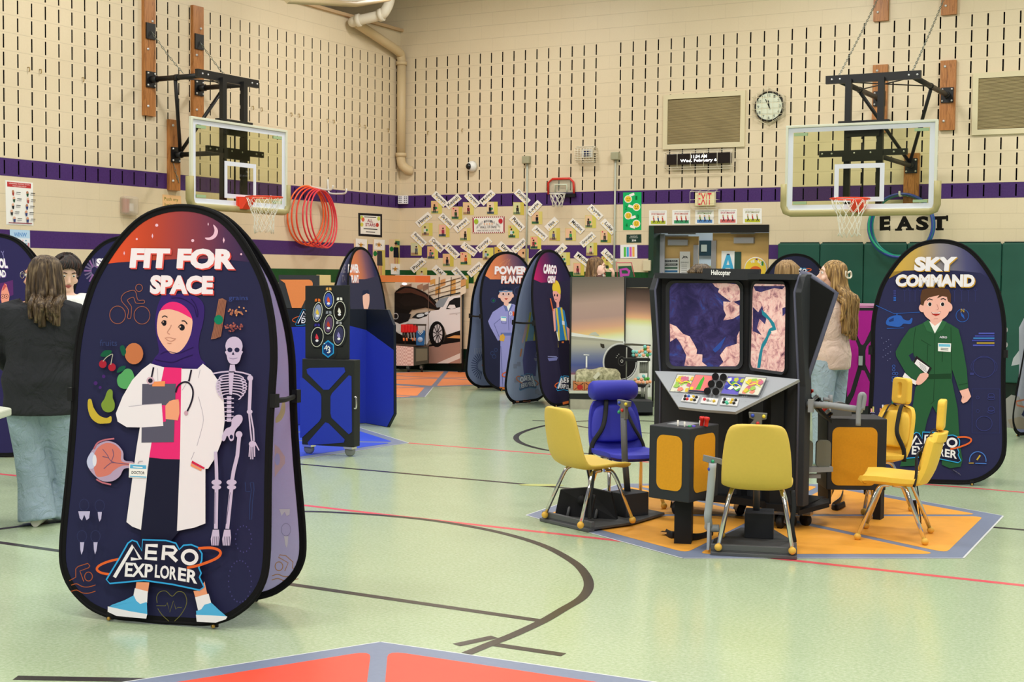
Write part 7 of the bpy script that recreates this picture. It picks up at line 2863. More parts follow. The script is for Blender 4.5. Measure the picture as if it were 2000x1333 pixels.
def chair(name, label, cen, ang, col, pad=False, head=None, z0=0.0, straps=True, sc=1.0, ht=0.73):
    """child size moulded chair facing local +y"""
    o = thing(name, label, 'chair', (*cen, z0), 'chairs around the simulator', rz=ang)
    mc = mat(col, 0.55, 0.25, nz=0.04, ns=60)
    th = 0.05 if pad else 0.034
    # profile in (y, z): seat from the front edge to the back, then up the backrest
    prof = [(0.20, 0.345, 0.19), (0.185, 0.372, 0.2), (0.10, 0.378, 0.205), (0.0, 0.37, 0.205), (-0.10, 0.366, 0.2), (-0.165, 0.385, 0.198), (-0.195, 0.44, 0.198), (-0.215, 0.53, 0.193), (-0.235, 0.62, 0.183), (-0.25, ht - 0.035, 0.165), (-0.255, ht - 0.008, 0.14), (-0.256, ht, 0.09)]
    nx = 13
    top, bot = [], []
    for i, (y, z, w) in enumerate(prof):
        a_, c_ = prof[max(0, i - 1)], prof[min(len(prof) - 1, i + 1)]
        t = V(0, c_[0] - a_[0], c_[1] - a_[1]).normalized()
        n = V(0, t.z, -t.y) if False else V(0, -t.z, t.y)
        n = -n if n.z < -0.01 and i < 5 else n
        n = V(0, -t.z * -1, t.y * -1) if i < 0 else n
        row = []
        for k in range(nx):
            f = -1 + 2 * k / (nx - 1)
            curl = 0.018 * f ** 4 if i < 5 else 0.03 * f * f
            row.append(V(f * w, y, z) + (V(0, 0, curl) if i < 5 else V(0, curl, 0)))
        top.append(row)
    b = MB().m(mc)
    # thickness outwards: below the seat, behind the back
    for row, (y, z, w), i in zip(top, prof, range(99)):
        a_, c_ = prof[max(0, i - 1)], prof[min(len(prof) - 1, i + 1)]
        t = V(0, c_[0] - a_[0], c_[1] - a_[1]).normalized()
        n = V(0, t.z, -t.y)               # points down under the seat, backwards behind the back
        if n.z > 0.2:
            n = -n
        n = V(0, -abs(n.y) if i >= 5 else n.y, n.z if i < 5 else min(0, n.z))
        bot.append([p + n * th * (1 - 0.35 * abs(-1 + 2 * k / (nx - 1)) ** 3) for k, p in enumerate(row)])
    secs = [r + q[::-1] for r, q in zip(top, bot)]
    b.loft(secs)
    if pad:
        sh = b.build('seat', o, bevel=0.008, sub=1)
    else:
        sh = b.build('seat', o, sub=1)
    if pad:                                   # raised cushion on the back and seat
        for nm, rows, dz in (('back_cushion', [(-0.17, 0.42, 0.185), (-0.185, 0.46, 0.19), (-0.205, 0.55, 0.185), (-0.225, 0.63, 0.16), (-0.235, ht - 0.03, 0.12)], V(0, 0.03, 0)),):
            bb = MB().m(mc)
            S1 = []
            for y, z, w in rows:
                S1.append([V(w * math.cos(2 * PI * q / 16), y + 0.012 + 0.03 * math.sin(2 * PI * q / 16), z) for q in range(16)])
            bb.loft(S1)
            bb.build(nm, o, sub=1)
    if head == 'roll':
        MB().m(mc).lathe([(0, -0.17), (0.05, -0.17), (0.066, -0.15), (0.07, -0.1), (0.07, 0.1), (0.066, 0.15), (0.05, 0.17), (0, 0.17)], V(0, -0.235, ht + 0.065), V(1, 0, 0), 20).build('headrest', o)
    elif head == 'ring':
        out = rrect(-0.085, ht + 0.01, 0.085, ht + 0.19, 0.03)
        inn = rrect(-0.018, ht + 0.06, 0.018, ht + 0.155, 0.015)
        bb = MB().m(mc)
        yy = -0.235
        bb.holed([V(x, yy - 0.1 * (z - ht) * .5, z) for x, z in out], [V(x, yy - 0.1 * (z - ht) * .5, z) for x, z in inn], V(0, -0.045, 0))
        bb.build('headrest', o, bevel=0.012, bseg=3)
    # chrome legs: two bent tubes and ball glides
    for sx in (-1, 1):
        fy, ry = 0.19, -0.2
        xt, xf = 0.13, 0.205
        for nm, pts, ft in (('leg', [V(sx * xt, 0.02, 0.335), V(sx * (xt + 0.012), 0.07, 0.325), V(sx * (xt + 0.03), 0.10, 0.27), V(sx * xf, fy, 0.02)], V(sx * xf, fy, 0.02)),
                            ('leg', [V(sx * xt, 0.0, 0.335), V(sx * (xt + 0.012), -0.07, 0.325), V(sx * (xt + 0.03), -0.10, 0.27), V(sx * xf, ry, 0.02)], V(sx * xf, ry, 0.02))):
            lb = MB().m(M_CHROME).tube(cat_rom(pts[:3], 4, False) + [pts[3]], 0.0125, 10)
            lo2 = lb.build(nm, o)
            MB().m(M_FOOT).ball(ft, 0.022, 12, 8).build('ball_glide', lo2)
    if straps:
        if head == 'roll' or head == 'ring':
            for sx in (-1, 1):
                s_ = MB().m(M_RUB)
                pth = [V(sx * 0.05, -0.27, ht - 0.02), V(sx * 0.06, -0.215, ht + 0.005), V(sx * 0.085, -0.165, ht - 0.1), V(sx * 0.12, -0.135, 0.52), V(sx * 0.185, -0.14, 0.42), V(sx * 0.205, -0.13, 0.34)]
                s_.tube(cat_rom(pth, 4, False), 0.016, 6, flat=0.16, up=(0, 1, 0) if False else (1, 0, 0))
                s_.build('harness_strap', o)
        s_ = MB().m(M_RUB)
        s_.tube(cat_rom([V(0.2, -0.1, 0.345), V(0.21, -0.12, 0.25), V(0.2, -0.13, 0.15), V(0.215, -0.14, 0.06), V(0.19, -0.12, 0.09), V(0.2, -0.1, 0.2)], 4, False), 0.014, 6, flat=0.25)
        s_.build('loose_strap', o)
    return o


MUST, YEL, BLU = '#dcbd58', '#f4c64c', '#3a3cae'
chair('classroom_chair', 'mustard yellow chair on the left control platform, back turned to the camera', (8.985, -11.215), (60 - 90) * D2R, MUST, z0=0.03)
chair('classroom_chair', 'mustard yellow chair with its back square to the camera, front of the simulator', (10.165, -11.44), (107.9 - 90) * D2R, MUST, z0=0.03)
chair('padded_chair', 'bright yellow padded chair in profile, nearest chair on the right', (10.74, -10.573), (188 - 90) * D2R, YEL, True, 'ring', z0=0.003, ht=0.66)
chair('padded_chair', 'bright yellow padded chair with slotted headrest behind the right console', (10.33, -9.62), (232 - 90) * D2R, YEL, True, 'ring', z0=0.003, ht=0.70)
q = dep(1222, 880, 9.5)
chair('padded_chair', 'royal blue padded chair with roll headrest left of the simulator', (q.x, q.y), (318 - 90) * D2R, BLU, True, 'roll', z0=0.003, ht=0.71)
# loose belts lying on the mat
for pts, lb in (([(1300, 1041), (1312, 1046), (1330, 1045), (1350, 1050), (1372, 1049), (1392, 1040)], 'black webbing belt with buckle lying on the mat below the front console'),
                ([(1646, 963), (1640, 978), (1625, 990), (1634, 992), (1650, 986)], 'short black strap curled on the mat by the right casters')):
    b = MB().m(M_RUB)
    P3 = [fl(x, y, 0.016 + 0.008 * (i % 2)) for i, (x, y) in enumerate(pts)]
    b.tube(cat_rom(P3, 5, False), 0.024, 6, flat=0.2, up=(0, 0.3, 1))
    if len(pts) == 6:
        b.m(M_CHROME).box(fl(1299, 1041, 0.02), (0.05, 0.03, 0.012))
    tag(b.build('belt_strap'), lb, 'strap')

# ================================================================== BOOTHS, CARTS, BACKDROPS
M_NAVY = mat('#0b1424', 0.5, 0.3, nz=0.35, ns=150)
M_BLUE = mat('#2a3bae', 0.75, 0.15, nz=0.06, ns=70)
M_MAG = mat('#a8208c', 0.75, 0.15, nz=0.08, ns=70)
M_ORNG = mat('#f08f52', 0.7, 0.2, nz=0.05, ns=50)
M_BLKM = mat('#232526', 0.6, 0.25)


def pframe(A, B, zt):
    """vertical plane through floor points A, B: returns origin, along, normal to the camera"""
    u = (B - A)
    u.z = 0
    u.normalize()
    n = V(u.y, -u.x, 0)
    if n.dot(CAM - A) < 0:
        n = -n
    return A, u, n


def cart(name, label, A, B, z0, z1, depth, felt_m, xform, wins, handle=None, wheels=True):
    O, u, n = pframe(A, B, z1)
    o = thing(name, label, 'cart', (A + B) / 2)
    W = (B - A).length
    b = MB().m(M_BLKM)
    b.prism([A + V(0, 0, z0), B + V(0, 0, z0), B + V(0, 0, z1), A + V(0, 0, z1)], n * -depth)
    b.build('body', o, bevel=0.006)
    for w in wins:
        pts = [hit(*xform(*p), O + n * 0.001, n) for p in w]
        MB().m(felt_m).prism(pts, n * 0.003).build('felt_panel', o)
    if wheels:
        for f, d in ((0.09, 0.05), (0.88, 0.05)):
            p = A + u * W * f - n * d
            k = MB().m(M_CHROME).box(p + V(0, 0, z0 - 0.01), (0.09, 0.07, 0.02))
            k.prism([p + V(0, 0, z0 - .02) + u * x - n * 0.03 for x in (-.03, .03)] + [p + V(0, 0, 0.03) + u * .02 - n * 0.03, p + V(0, 0, 0.05) - u * .03 - n * 0.03], n * 0.006)
            ko = k.build('caster', o)
            MB().m(mat('#7a7d80', 0.5)).lathe([(0, -.018), (.03, -.018), (.045, -.012), (.045, .012), (.03, .018), (0, .018)], p + V(0, 0, 0.046), n, 18).build('wheel', ko)
    if handle:
        MB().m(M_CHROME).tube(cat_rom([B + u * 0.002 + V(0, 0, handle[0]), B + u * 0.02 + V(0, 0, handle[0] + 0.01), B + u * 0.02 + V(0, 0, handle[1] - .01), B + u * 0.002 + V(0, 0, handle[1])], 3, False), 0.008, 6).build('handle', o)
    return o, O, u, n


X5 = lambda x, y: (560 + x / 3.333, 520 + y / 3.333)
b_r = fl(691, 894)
dirn = V(0.986, 0.165, 0)
b_l = b_r - dirn * 0.50
zt = None
ct, O_, u_, n_ = cart('display_cart', 'black rolling cart with blue felt windows beside FIT FOR SPACE', b_l, b_r, 0.085, 0.832, 0.12, M_BLUE, X5, [
    [(130, 672), (150, 664), (375, 660), (382, 688), (275, 805), (240, 806), (135, 700)],
    [(88, 728), (105, 728), (218, 828), (226, 850), (225, 985), (212, 1012), (100, 1118), (88, 1118)],
    [(405, 712), (422, 718), (425, 1080), (405, 1096), (292, 988), (286, 960), (286, 850), (296, 828)],
    [(252, 1018), (272, 1024), (378, 1130), (372, 1150), (145, 1168), (136, 1150)]], (0.42, 0.52))
# watch board on the cart
P0, P1 = hit(*X5(120, 628), O_ - n_ * 0.06, n_), hit(*X5(402, 612), O_ - n_ * 0.06, n_)
nb = n_
bo = thing('display_board', 'black display board covered with wrist watches on the blue cart', 'display board', (P0 + P1) / 2)
bo.location.z = 0.832
Ob = O_ - n_ * 0.06
q = [hit(*X5(*p), Ob, n_) for p in ((120, 630), (402, 620), (405, 124), (120, 128))]
q[0].z = q[1].z = 0.834
MB().m(M_BLKM).prism(q, n_ * -0.025).build('board', bo, bevel=0.003)
for i, (cx, cy, rx, ry, rot, face, acc, band) in enumerate(((275, 220, 31, 55, 0, '#3f56b0', '#e0562c', '#d9a45c'), (203, 300, 28, 62, 8, '#8f97b8', '#e6c24a', '#d9702f'), (346, 292, 36, 62, 5, '#191512', '#e8e4da', '#e8e6e0'), (275, 380, 30, 62, 8, '#5a4468', '#b8402f', '#8a8f9a'), (200, 462, 38, 62, 6, '#1a1b26', '#d8384a', '#35308a'), (342, 450, 34, 66, 10, '#3a3a5c', '#8f86c8', '#a9a9b0'))):
    w_ = thing_none = None
    wa = Art(Ob + n_ * 0.001, n_, step=0.0009)
    C5 = CArt(wa, 560, 520, 3.333)
    C5.poly('#101114', [(cx - rx * .55, cy - ry - 26), (cx + rx * .55, cy - ry - 26), (cx + rx * .8, cy - ry * .4), (cx + rx * .7, cy + ry + 12), (cx - rx * .6, cy + ry + 12), (cx - rx * .9, cy - ry * .4)])
    C5.poly(band, [(cx - 18, cy - ry - 24), (cx - 4, cy - ry - 26), (cx - 4, cy - ry - 8), (cx - 20, cy - ry - 6)])
    C5.poly(band, [(cx + 2, cy - ry - 26), (cx + 16, cy - ry - 24), (cx + 18, cy - ry - 6), (cx + 2, cy - ry - 8)])
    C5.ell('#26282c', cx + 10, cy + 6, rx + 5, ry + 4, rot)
    C5.ell('#d3d4c6', cx, cy, rx + 3, ry + 4, rot)
    C5.ell('#17181c', cx, cy, rx - 1, ry - 1, rot)
    C5.ell(face, cx, cy, rx - 6, ry - 10, rot)
    C5.poly(acc, [(cx - 12, cy + 5), (cx - 4, cy - 22), (cx + 6, cy - 6), (cx + 10, cy + 12), (cx, cy + 20)])
    C5.ell('#e8e6f0', cx, cy + 24, 10, 8)
    wa.build('watch', bo)
wa = Art(Ob + n_ * 0.001, n_, step=0.0009)
C5 = CArt(wa, 560, 520, 3.333)
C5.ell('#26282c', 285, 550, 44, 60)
hx_ = [(270 + 44 * math.sin(k * PI / 3), 540 - 58 * math.cos(k * PI / 3)) for k in range(6)]
C5.poly('#2f9fe0', hx_)
C5.poly('#173a78', [(270 + (x - 270) * .82, 540 + (y - 540) * .82) for x, y in hx_])
C5.text('#f4f6fa', '4', [(246, 550), (268, 550), (268, 512), (246, 512)], 0.0)
C5.text('#f4f6fa', '3', [(264, 568), (286, 568), (286, 524), (264, 524)], 0.0)
for k in range(9):
    C5.ell('#d9e6f4', 245 + (k * 29) % 56, 505 + (k * 17) % 68, 2.5, 3, n=6)
wa.build('watch', bo)

# blue booth
A = fl(714.5, 827.5)
B = fl(757, 835)
O2, u2, n2 = pframe(A, B, 0)
bt = thing('exhibit_booth', 'navy and bright blue angular booth behind the blue cart', 'booth', A)
pn = [(716, 604), (756.5, 605.5), (768.5, 635.5), (770, 809.5), (757, 835), (714.5, 827.5)]
b = MB().m(M_NAVY).prism([hit(x, y, O2, n2) for x, y in pn], n2 * -0.03)
b.build('side_panel', bt)
ft = [(715.5, 645), (768.8, 684), (769, 809), (756.5, 834), (714.8, 826.5)]
b = MB().m(M_BLUE).prism([hit(x, y, O2, n2) + n2 * 0.001 for x, y in ft], n2 * 0.004)
b.build('felt_panel', bt)
A3 = fl(540, 833)
O3, u3, n3 = pframe(A3, A, 0)
b = MB().m(M_NAVY).prism([hit(x, y, O3, n3) for x, y in ((545, 604), (716, 604), (714.5, 827.5), (545, 832))], n3 * -0.03)
b.build('front_panel', bt)
b = MB().m(M_BLUE).prism([hit(x, y, O3, n3) + n3 * 0.001 for x, y in ((545, 640), (680, 636), (715.5, 645), (714.3, 826.5), (545, 831))], n3 * 0.004)
b.build('felt_panel', bt)
a = Art(O3 + n3 * 0.002, n3, step=0.0004)
L = CArt(a, 0, 0, 14)
L.f = lambda x, y: (577 + (x - 430) * 0.085, 604 + (y - 203) * 0.105)
logo(L, '#0c1222')
a.build('logo', bt)
b = MB().m(M_BLKM).box((A + A3) / 2 + V(0, 0.35, 1.0), (0.5, 0.3, 0.05))

# orange booth further back
t_ = 15.4
K9 = lambda x, y: dep(560 + x / 9.52, 480 + y / 9.52, t_)
nk = V(-CF.x, -CF.y, 0).normalized()
bt = thing('exhibit_booth', 'black booth panel with an orange window, behind the watch board', 'booth', V(K9(200, 600).x, K9(200, 600).y, 0))
pts = [K9(-150, 545), K9(600, 553), K9(600, 735), K9(330, 1165), K9(-150, 1165)]
b = MB().m(mat('#35373a', 0.6)).prism(pts + [], nk * -0.05)
b.build('header_panel', bt)
b = MB().m(M_ORNG).prism([p + nk * 0.002 for p in (K9(-120, 635), K9(420, 635), K9(465, 655), K9(485, 700), K9(485, 735), K9(345, 1010), K9(272, 1160), K9(100, 1160), K9(-30, 700))], nk * 0.004)
b.build('felt_window', bt)
zf = K9(0, 1165).z
b = MB().m(M_BLKM).prism([V(p.x, p.y, 0.02) for p in (K9(-150, 0), K9(330, 0), K9(330, 0) - nk * 0.3, K9(-150, 0) - nk * 0.3)], V(0, 0, zf - 0.02))
b.build('cabinet', bt)
b = MB().m(mat('#e2c489', 0.6)).prism([dep(618, 537, 15.7), dep(645, 537.5, 15.7), dep(645, 552, 15.7), dep(652, 553, 15.7), dep(652, 600, 15.7), dep(623, 600, 15.7)], nk * -0.05)
b.prism([V(dep(630, 0, 15.75).x, dep(630, 0, 15.75).y, 0), V(dep(645, 0, 15.75).x, dep(645, 0, 15.75).y, 0), V(dep(645, 0, 15.8).x, dep(645, 0, 15.8).y, 0), V(dep(630, 0, 15.8).x, dep(630, 0, 15.8).y, 0)], V(0, 0, dep(640, 600, 15.75).z))
tag(b.build('cardboard_panel'), 'pale wooden board standing behind the watch board', 'board')

# car picture backdrop
YB = -0.12
NB = V(0, -1, 0)
Q4 = lambda x, y: (560 + x / 3.6025, 350 + y / 3.6025)
Q9 = lambda x, y: (740 + x / 9.52, 600 + y / 9.52)
cb = thing('picture_backdrop', 'tall backdrop picture of a white car with its bonnet open in a garage', 'backdrop', wb(830, 700, YB))
cb.location.z = 0
q = [wb(x, y, YB) for x, y in (Q4(420, 1300), Q4(1225, 1297), Q4(1225, 678), Q4(420, 672))]
b = MB().m(mat('#cfb9a4', 0.6)).prism(q, NB * -0.02)
pb = b.build('picture_panel', cb)
b = MB().m(M_BLKM)
for p in (q[0], (q[0] + q[1]) / 2, q[1]):
    b.tube([V(p.x, YB + 0.05, 0), V(p.x, YB + 0.05, q[2].z - 0.05)], 0.015, 6)
    b.box(V(p.x, YB + 0.05, 0.01), (0.05, 0.2, 0.02))
b.build('stand', cb)
a = Art(V(0, YB, 0), NB, step=0.0004)
C4 = CArt(a, 560, 350, 3.6025)
C9 = CArt(a, 740, 600, 9.52)
C4.poly('#e9dccb', [(420, 672), (1225, 678), (1225, 900), (420, 900)])
for k in range(7):
    x = 1010 + k * 36
    C4.poly(('#e0a95c', '#efe2cc', '#d8a068', '#f4ece0')[k % 4], [(x, 760), (x + 36, 745), (x + 36, 700), (x, 712)])
    C4.poly(('#efe2cc', '#d9a25c', '#f2e6d2')[k % 3], [(x, 820), (x + 36, 800), (x + 36, 750), (x, 765)])
for k in range(8):
    x = 720 + k * 40
    C4.poly(('#a08070', '#e8dccc', '#b89078')[k % 3], [(x, 790), (x + 40, 770), (x + 40, 735), (x, 750)])
for l in ([(1075, 690), (1070, 860)], [(1160, 690), (1155, 830)], [(1000, 800), (1225, 720)], [(1000, 760), (1225, 695)], [(960, 830), (1225, 770)]):
    C4.line('#5a4a3c', l, 5)
C4.poly('#c8231f', [(595, 680), (620, 680), (625, 850), (590, 850)])
C4.poly('#c9c6c6', [(560, 700), (590, 690), (590, 830), (560, 850)])
C4.poly('#d9d4d0', [(625, 690), (650, 690), (655, 870), (628, 860)])
for y in (720, 760, 800):
    C4.line('#3a3030', [(560, y + 30), (600, y)], 4)
C4.ell('#2a2424', 620, 890, 45, 50)
C4.ell('#b9b4b4', 622, 870, 32, 30)
C4.poly('#a9211d', [(745, 720), (760, 720), (770, 1000), (750, 1000)])
wh, wg, dk = '#efecf0', '#cfc8cc', '#1c1614'
C4.poly('#151010', [(650, 920), (760, 880), (900, 900), (760, 1080), (620, 1010)])
C4.poly(dk, [(745, 860), (770, 790), (830, 755), (900, 765), (980, 800), (1040, 850), (1085, 905), (1070, 925), (980, 905), (900, 920), (800, 910)], 2)
C4.poly('#5a3a30', [(770, 800), (840, 765), (900, 775), (980, 812), (1060, 905), (970, 830), (880, 800), (810, 805)])
C4.poly('#241c1a', [(790, 860), (830, 815), (920, 815), (990, 860), (1030, 900), (930, 890), (830, 895)])
C4.poly(wh, [(940, 975), (1000, 930), (1075, 920), (1140, 830), (1225, 815), (1225, 1085), (1130, 1100), (1110, 1040), (1060, 1010), (1020, 1060), (1010, 1130), (990, 1165), (860, 1150), (760, 1060), (760, 1000), (850, 990)])
C4.poly('#8f9aa6', [(1050, 880), (1080, 845), (1145, 828), (1105, 900), (1060, 905)])
C4.line('#20222a', [(1040, 850), (1110, 825), (1225, 800)], 8)
C4.poly('#1a1a1e', [(1125, 915), (1150, 860), (1180, 840), (1225, 832), (1225, 900), (1170, 915)])
C4.poly(wh, [(1135, 905), (1150, 885), (1185, 885), (1195, 905), (1165, 915)])
C4.poly('#26262a', [(885, 975), (920, 945), (1000, 935), (1020, 925), (990, 965), (930, 985)])
C4.ell('#dfe6ee', 945, 960, 28, 12, -12)
C4.ell('#dfe6ee', 990, 945, 16, 9, -12)
C4.poly('#1c1a1e', [(755, 940), (880, 950), (860, 1000), (800, 1020), (755, 1000)])
C4.ring('#c9c9d0', 772, 965, 17, 20, 5)
C4.poly(wh, [(750, 1035), (802, 1038), (802, 1075), (750, 1070)])
C4.line(wg, [(1150, 950), (1225, 940)], 4)
C4.line(wg, [(1195, 950), (1205, 955)], 6)
C4.poly(dk, [(1120, 1100), (1225, 1065), (1225, 1140), (1110, 1150)])
C4.poly('#141012', [(740, 1060), (860, 1120), (990, 1170), (1225, 1120), (1225, 1200), (990, 1260), (740, 1180)])
C4.poly('#b08a7c', [(1005, 1180), (1225, 1145), (1225, 1297), (1005, 1297)])
C4.poly('#e6ddd6', [(1060, 1297), (1225, 1225), (1225, 1262), (1140, 1297)])
C4.poly('#e0a463', [(1130, 1118), (1185, 1100), (1225, 1100), (1225, 1122)])
C4.ell('#100e10', 1062, 1092, 56, 92)
C4.ell('#d9d4d8', 1068, 1088, 33, 66)
for k in range(10):
    t = k * 36 * D2R
    C4.line('#2a2428', [(1068 + 6 * math.cos(t), 1088 + 10 * math.sin(t)), (1068 + 33 * math.cos(t + .18), 1088 + 65 * math.sin(t + .18))], 6)
C4.ell('#8f8a8e', 1068, 1088, 7, 12)
C4.line('#8a7468', [(1004, 680), (1004, 1297)], 3)
a.build('printed_picture', pb)
# orange canopy shelf before it
b = MB().m(M_ORNG)
A_, B_ = wb(*Q4(650, 724), -0.62), wb(*Q4(905, 726), -0.62)
zt_, zb_ = wb(*Q4(700, 678), -0.62).z, A_.z
b.prism([V(A_.x, -0.62, zb_), V(B_.x, -0.62, zb_), V(B_.x, -0.62, zt_), V(A_.x, -0.62, zt_)], V(0, 0.15, 0))
sh_ = thing('canopy_shelf', 'orange box canopy with a lamp fixed across the car picture', 'canopy', ((A_.x + B_.x) / 2, -0.55, zb_))
b.build('canopy_box', sh_)
pr_ = wb(*Q4(1005, 726), -0.5)
MB().m(mat('#e0703c', 0.7, 0.2)).prism([V(B_.x, -0.62, zb_), V(pr_.x, -0.5, zb_), V(pr_.x, -0.5, zt_), V(B_.x, -0.62, zt_)], V(0, 0.02, 0)).build('canopy_end', sh_)
MB().m(mat('#ffffff', 0.5, emit=2.0)).ball(wb(*Q4(828, 738), -0.6), 0.04, 12, 8, (1, 1, .5)).build('lamp', sh_)

# tool cart with diamond plate, headsets, backpack
p = wb(797, 740, -0.62)
p.z = 0.0
O6, u6, n6 = p, V(CR.x, CR.y, 0).normalized(), nk
X9 = lambda x, y, d=0.0: hit(*Q9(x, y), O6 - n6 * d, n6)
tc = thing('tool_cart', 'diamond plate tool cart on casters in front of the car picture', 'cart', p)
g = G('diamond_plate')
w1 = g.n('TexChecker')
w1.inputs['Scale'].default_value = 36
g.L(g.tc.outputs['Object'], w1.inputs['Vector'])
w1.inputs['Color1'].default_value = (*rgb('#e8cfc8'), 1)
w1.inputs['Color2'].default_value = (*rgb('#cfa9a2'), 1)
mdp = g.out(w1.outputs['Color'], 0.35, 0.5)
MB().m(mdp).prism([X9(285, 1092), X9(645, 1095), X9(645, 745), X9(285, 715)], n6 * -0.3).build('plate_front', tc)
MB().m(mat('#3a3d33', 0.55)).prism([X9(648, 1092), X9(915, 1050), X9(915, 745), X9(648, 748)], n6 * -0.25).build('side_door', tc)
MB().m(mat('#6b6a58', 0.5)).prism([X9(690, 1015, -0.004), X9(900, 990, -0.004), X9(900, 775, -0.004), X9(690, 775, -0.004)], n6 * -0.003).build('door_panel', tc)
MB().m(mat('#4a3a30', 0.6)).prism([X9(285, 716), X9(915, 745), X9(915, 730), X9(285, 700)], n6 * -0.3).build('top', tc)
for x in (550, 800):
    c_ = X9(x, 1155, 0.03)
    k = MB().m(M_CHROME).box(c_ + V(0, 0, 0.035), (0.05, 0.05, 0.05)).build('caster', tc)
    MB().m(M_RUB).lathe([(0, -.015), (.04, -.015), (.04, .015), (0, .015)], V(c_.x, c_.y, 0.042), u6, 14).build('wheel', k)
for i in range(5):
    q_ = X9(455 + i * 56, 400, 0.06 + 0.02 * i)
    o = thing('power_drill', 'red tool with orange tip hanging on the rack, %s from the left' % ('first', 'second', 'third', 'fourth', 'fifth')[i], 'tool', q_, 'red tools on the tool rack')
    MB().m(mat('#d8282a', 0.4)).box(q_, (0.055, 0.08, 0.13)).build('body', o, bevel=0.012)
    MB().m(mat('#2a1f1e', 0.5)).tube([q_ + V(0, 0, -0.06), q_ + V(0.01, 0, -0.16)], 0.018, 8).build('grip', o)
    if i % 5 != 2:
        MB().m(mat('#f2834a', 0.5)).tube([q_ + V(0.01, -.005, -0.15), q_ + V(0.015, -.005, -0.2)], 0.015, 8).build('tip', o)
b = MB().m(mat('#3a2f24', 0.6))
b.prism([X9(430, 350, .1), X9(880, 350, .1), X9(880, 320, .1), X9(520, 312, .1)], n6 * -0.05)
for x in (480, 860):
    b.prism([X9(x, 735, .12), X9(x + 12, 735, .12), X9(x + 12, 340, .12), X9(x, 340, .12)], n6 * -0.02)
tag(b.build('tool_rack'), 'dark tool rack standing on the diamond plate cart', 'rack')
o = thing('backpack', 'small blue backpack with a round badge on the tool cart', 'backpack', X9(768, 725, -0.02))
b = MB().m(mat('#1d5a94', 0.7, nz=0.1))
b.prism([X9(x, y, -0.03) for x, y in ((690, 720), (840, 720), (850, 560), (860, 450), (830, 430), (770, 500), (705, 430), (690, 480))], n6 * -0.09)
b.build('bag', o, bevel=0.012)
b = MB().m(mat('#c3d3e0', 0.6)).tube([X9(725, 460, -.04), X9(768, 520, -.045), X9(825, 455, -.04)], 0.006, 6)
b.build('strap', o)
MB().m(mat('#9fb9dc', 0.6)).lathe([(0, 0), (0.042, 0), (0.042, 0.006), (0, 0.006)], X9(768, 605, -0.03), n6, 16).build('badge', o)

# aircraft picture stand
Y0 = -4.5
XA = lambda x, y: (1090 + x / 6.665, 660 + y / 6.665)
pA, pB = fl(1115, 800), None
nA, uA = nk, u6
OA = V(pA.x, pA.y, 0) - nA * 0.35
AH = lambda x, y, d=0.0: hit(x, y, OA + nA * d, nA)
ab = thing('picture_backdrop', 'tall backdrop picture of an aircraft wing and engine at sunset', 'backdrop', AH(1180, 790))
ab.location.z = 0
q = [AH(1115, 800), AH(1219, 803), AH(1219, 541), AH(1115, 541)]
q[0].z = q[1].z = 0.12
q2 = [AH(1219, 803, -.06), AH(1275, 806, -.06), AH(1275, 563, -.06), AH(1219, 562, -.06)]
q2[0].z = q2[1].z = 0.12
sky = gradmat(AH(1160, 541), AH(1175, 705), [(0.0, '#6f675f'), (0.16, '#8b7a70'), (0.3, '#b79a90'), (0.48, '#b5968f'), (0.6, '#dca98e'), (0.67, '#ecc88c'), (0.72, '#e6e8b4'), (0.78, '#eaf0e4'), (1.0, '#f4f4f0')])
sky2 = gradmat(AH(1240, 560), AH(1232, 690), [(0.0, '#2e2624'), (0.2, '#6f574e'), (0.36, '#b58a78'), (0.46, '#e8b08a'), (0.52, '#e2e09c'), (0.6, '#ecf0d8'), (1.0, '#f4f4f0')])
b = MB().m(sky).prism(q, nA * -0.02)
b.m(sky2).prism(q2, nA * -0.02)
pb = b.build('picture_panel', ab)
b = MB().m(M_BLKM)
for x, d in ((1113.5, 0.0), (1219, -0.03), (1276, -0.05)):
    p = AH(x, 700, d)
    b.tube([V(p.x, p.y, 0), V(p.x, p.y, AH(x, 541).z)], 0.013, 6)
b.prism([AH(1219, 562, -.05), AH(1275, 562, -.05), AH(1275, 543, -.05), AH(1219, 543, -.05)], nA * -0.03)
b.build('frame', ab)
a = Art(OA, nA, step=0.0004)
C = CArt(a, 1100, 480, 6.665)
C.poly('#e8e8e4', [(100, 1130), (800, 1250), (800, 1290), (100, 1180)])
C.poly('#a9a698', [(100, 1178), (500, 1215), (780, 1250), (780, 1300), (100, 1300)])
C.poly('#c3c4b6', [(330, 1165), (370, 1135), (420, 1125), (460, 1160), (470, 1180)])
C7 = CArt(a, 1090, 660, 6.665)
bl = gradmat(AH(1150, 672), AH(1150, 735), [(0.0, '#b9b6a6'), (0.35, '#7f86a0'), (0.65, '#55629c'), (0.85, '#6a6a94'), (1.0, '#b0604a')])
C7.poly(bl, [(168, 20), (830, 60), (830, 480), (168, 480)])
C7.poly('#d9d6cc', [(168, 480), (840, 480), (860, 920), (168, 900)])
C7.poly('#3a342c', [(548, 75), (600, 85), (605, 130), (585, 140), (555, 118)])
for R, c in ((1.0, '#d6d6d4'), (0.93, '#8f8f90'), (0.9, '#1c1a1c')):
    C7.ell(c, 815, 320, 235 * R, 255 * R, n=36)
C7.ring('#e8e8e8', 815, 320, 200, 220, 8, a0=0, a1=95)
C7.ring('#55524e', 830, 305, 48, 58, 5)
C7.ring('#d9d6d0', 830, 305, 14, 18, 5)
for x, y in ((770, 235), (790, 215), (757, 258)):
    C7.ell('#c9c6c0', x, y, 6, 6, n=8)
C7.poly('#f2f2f0', [(360, 240), (380, 240), (380, 390), (358, 390)])
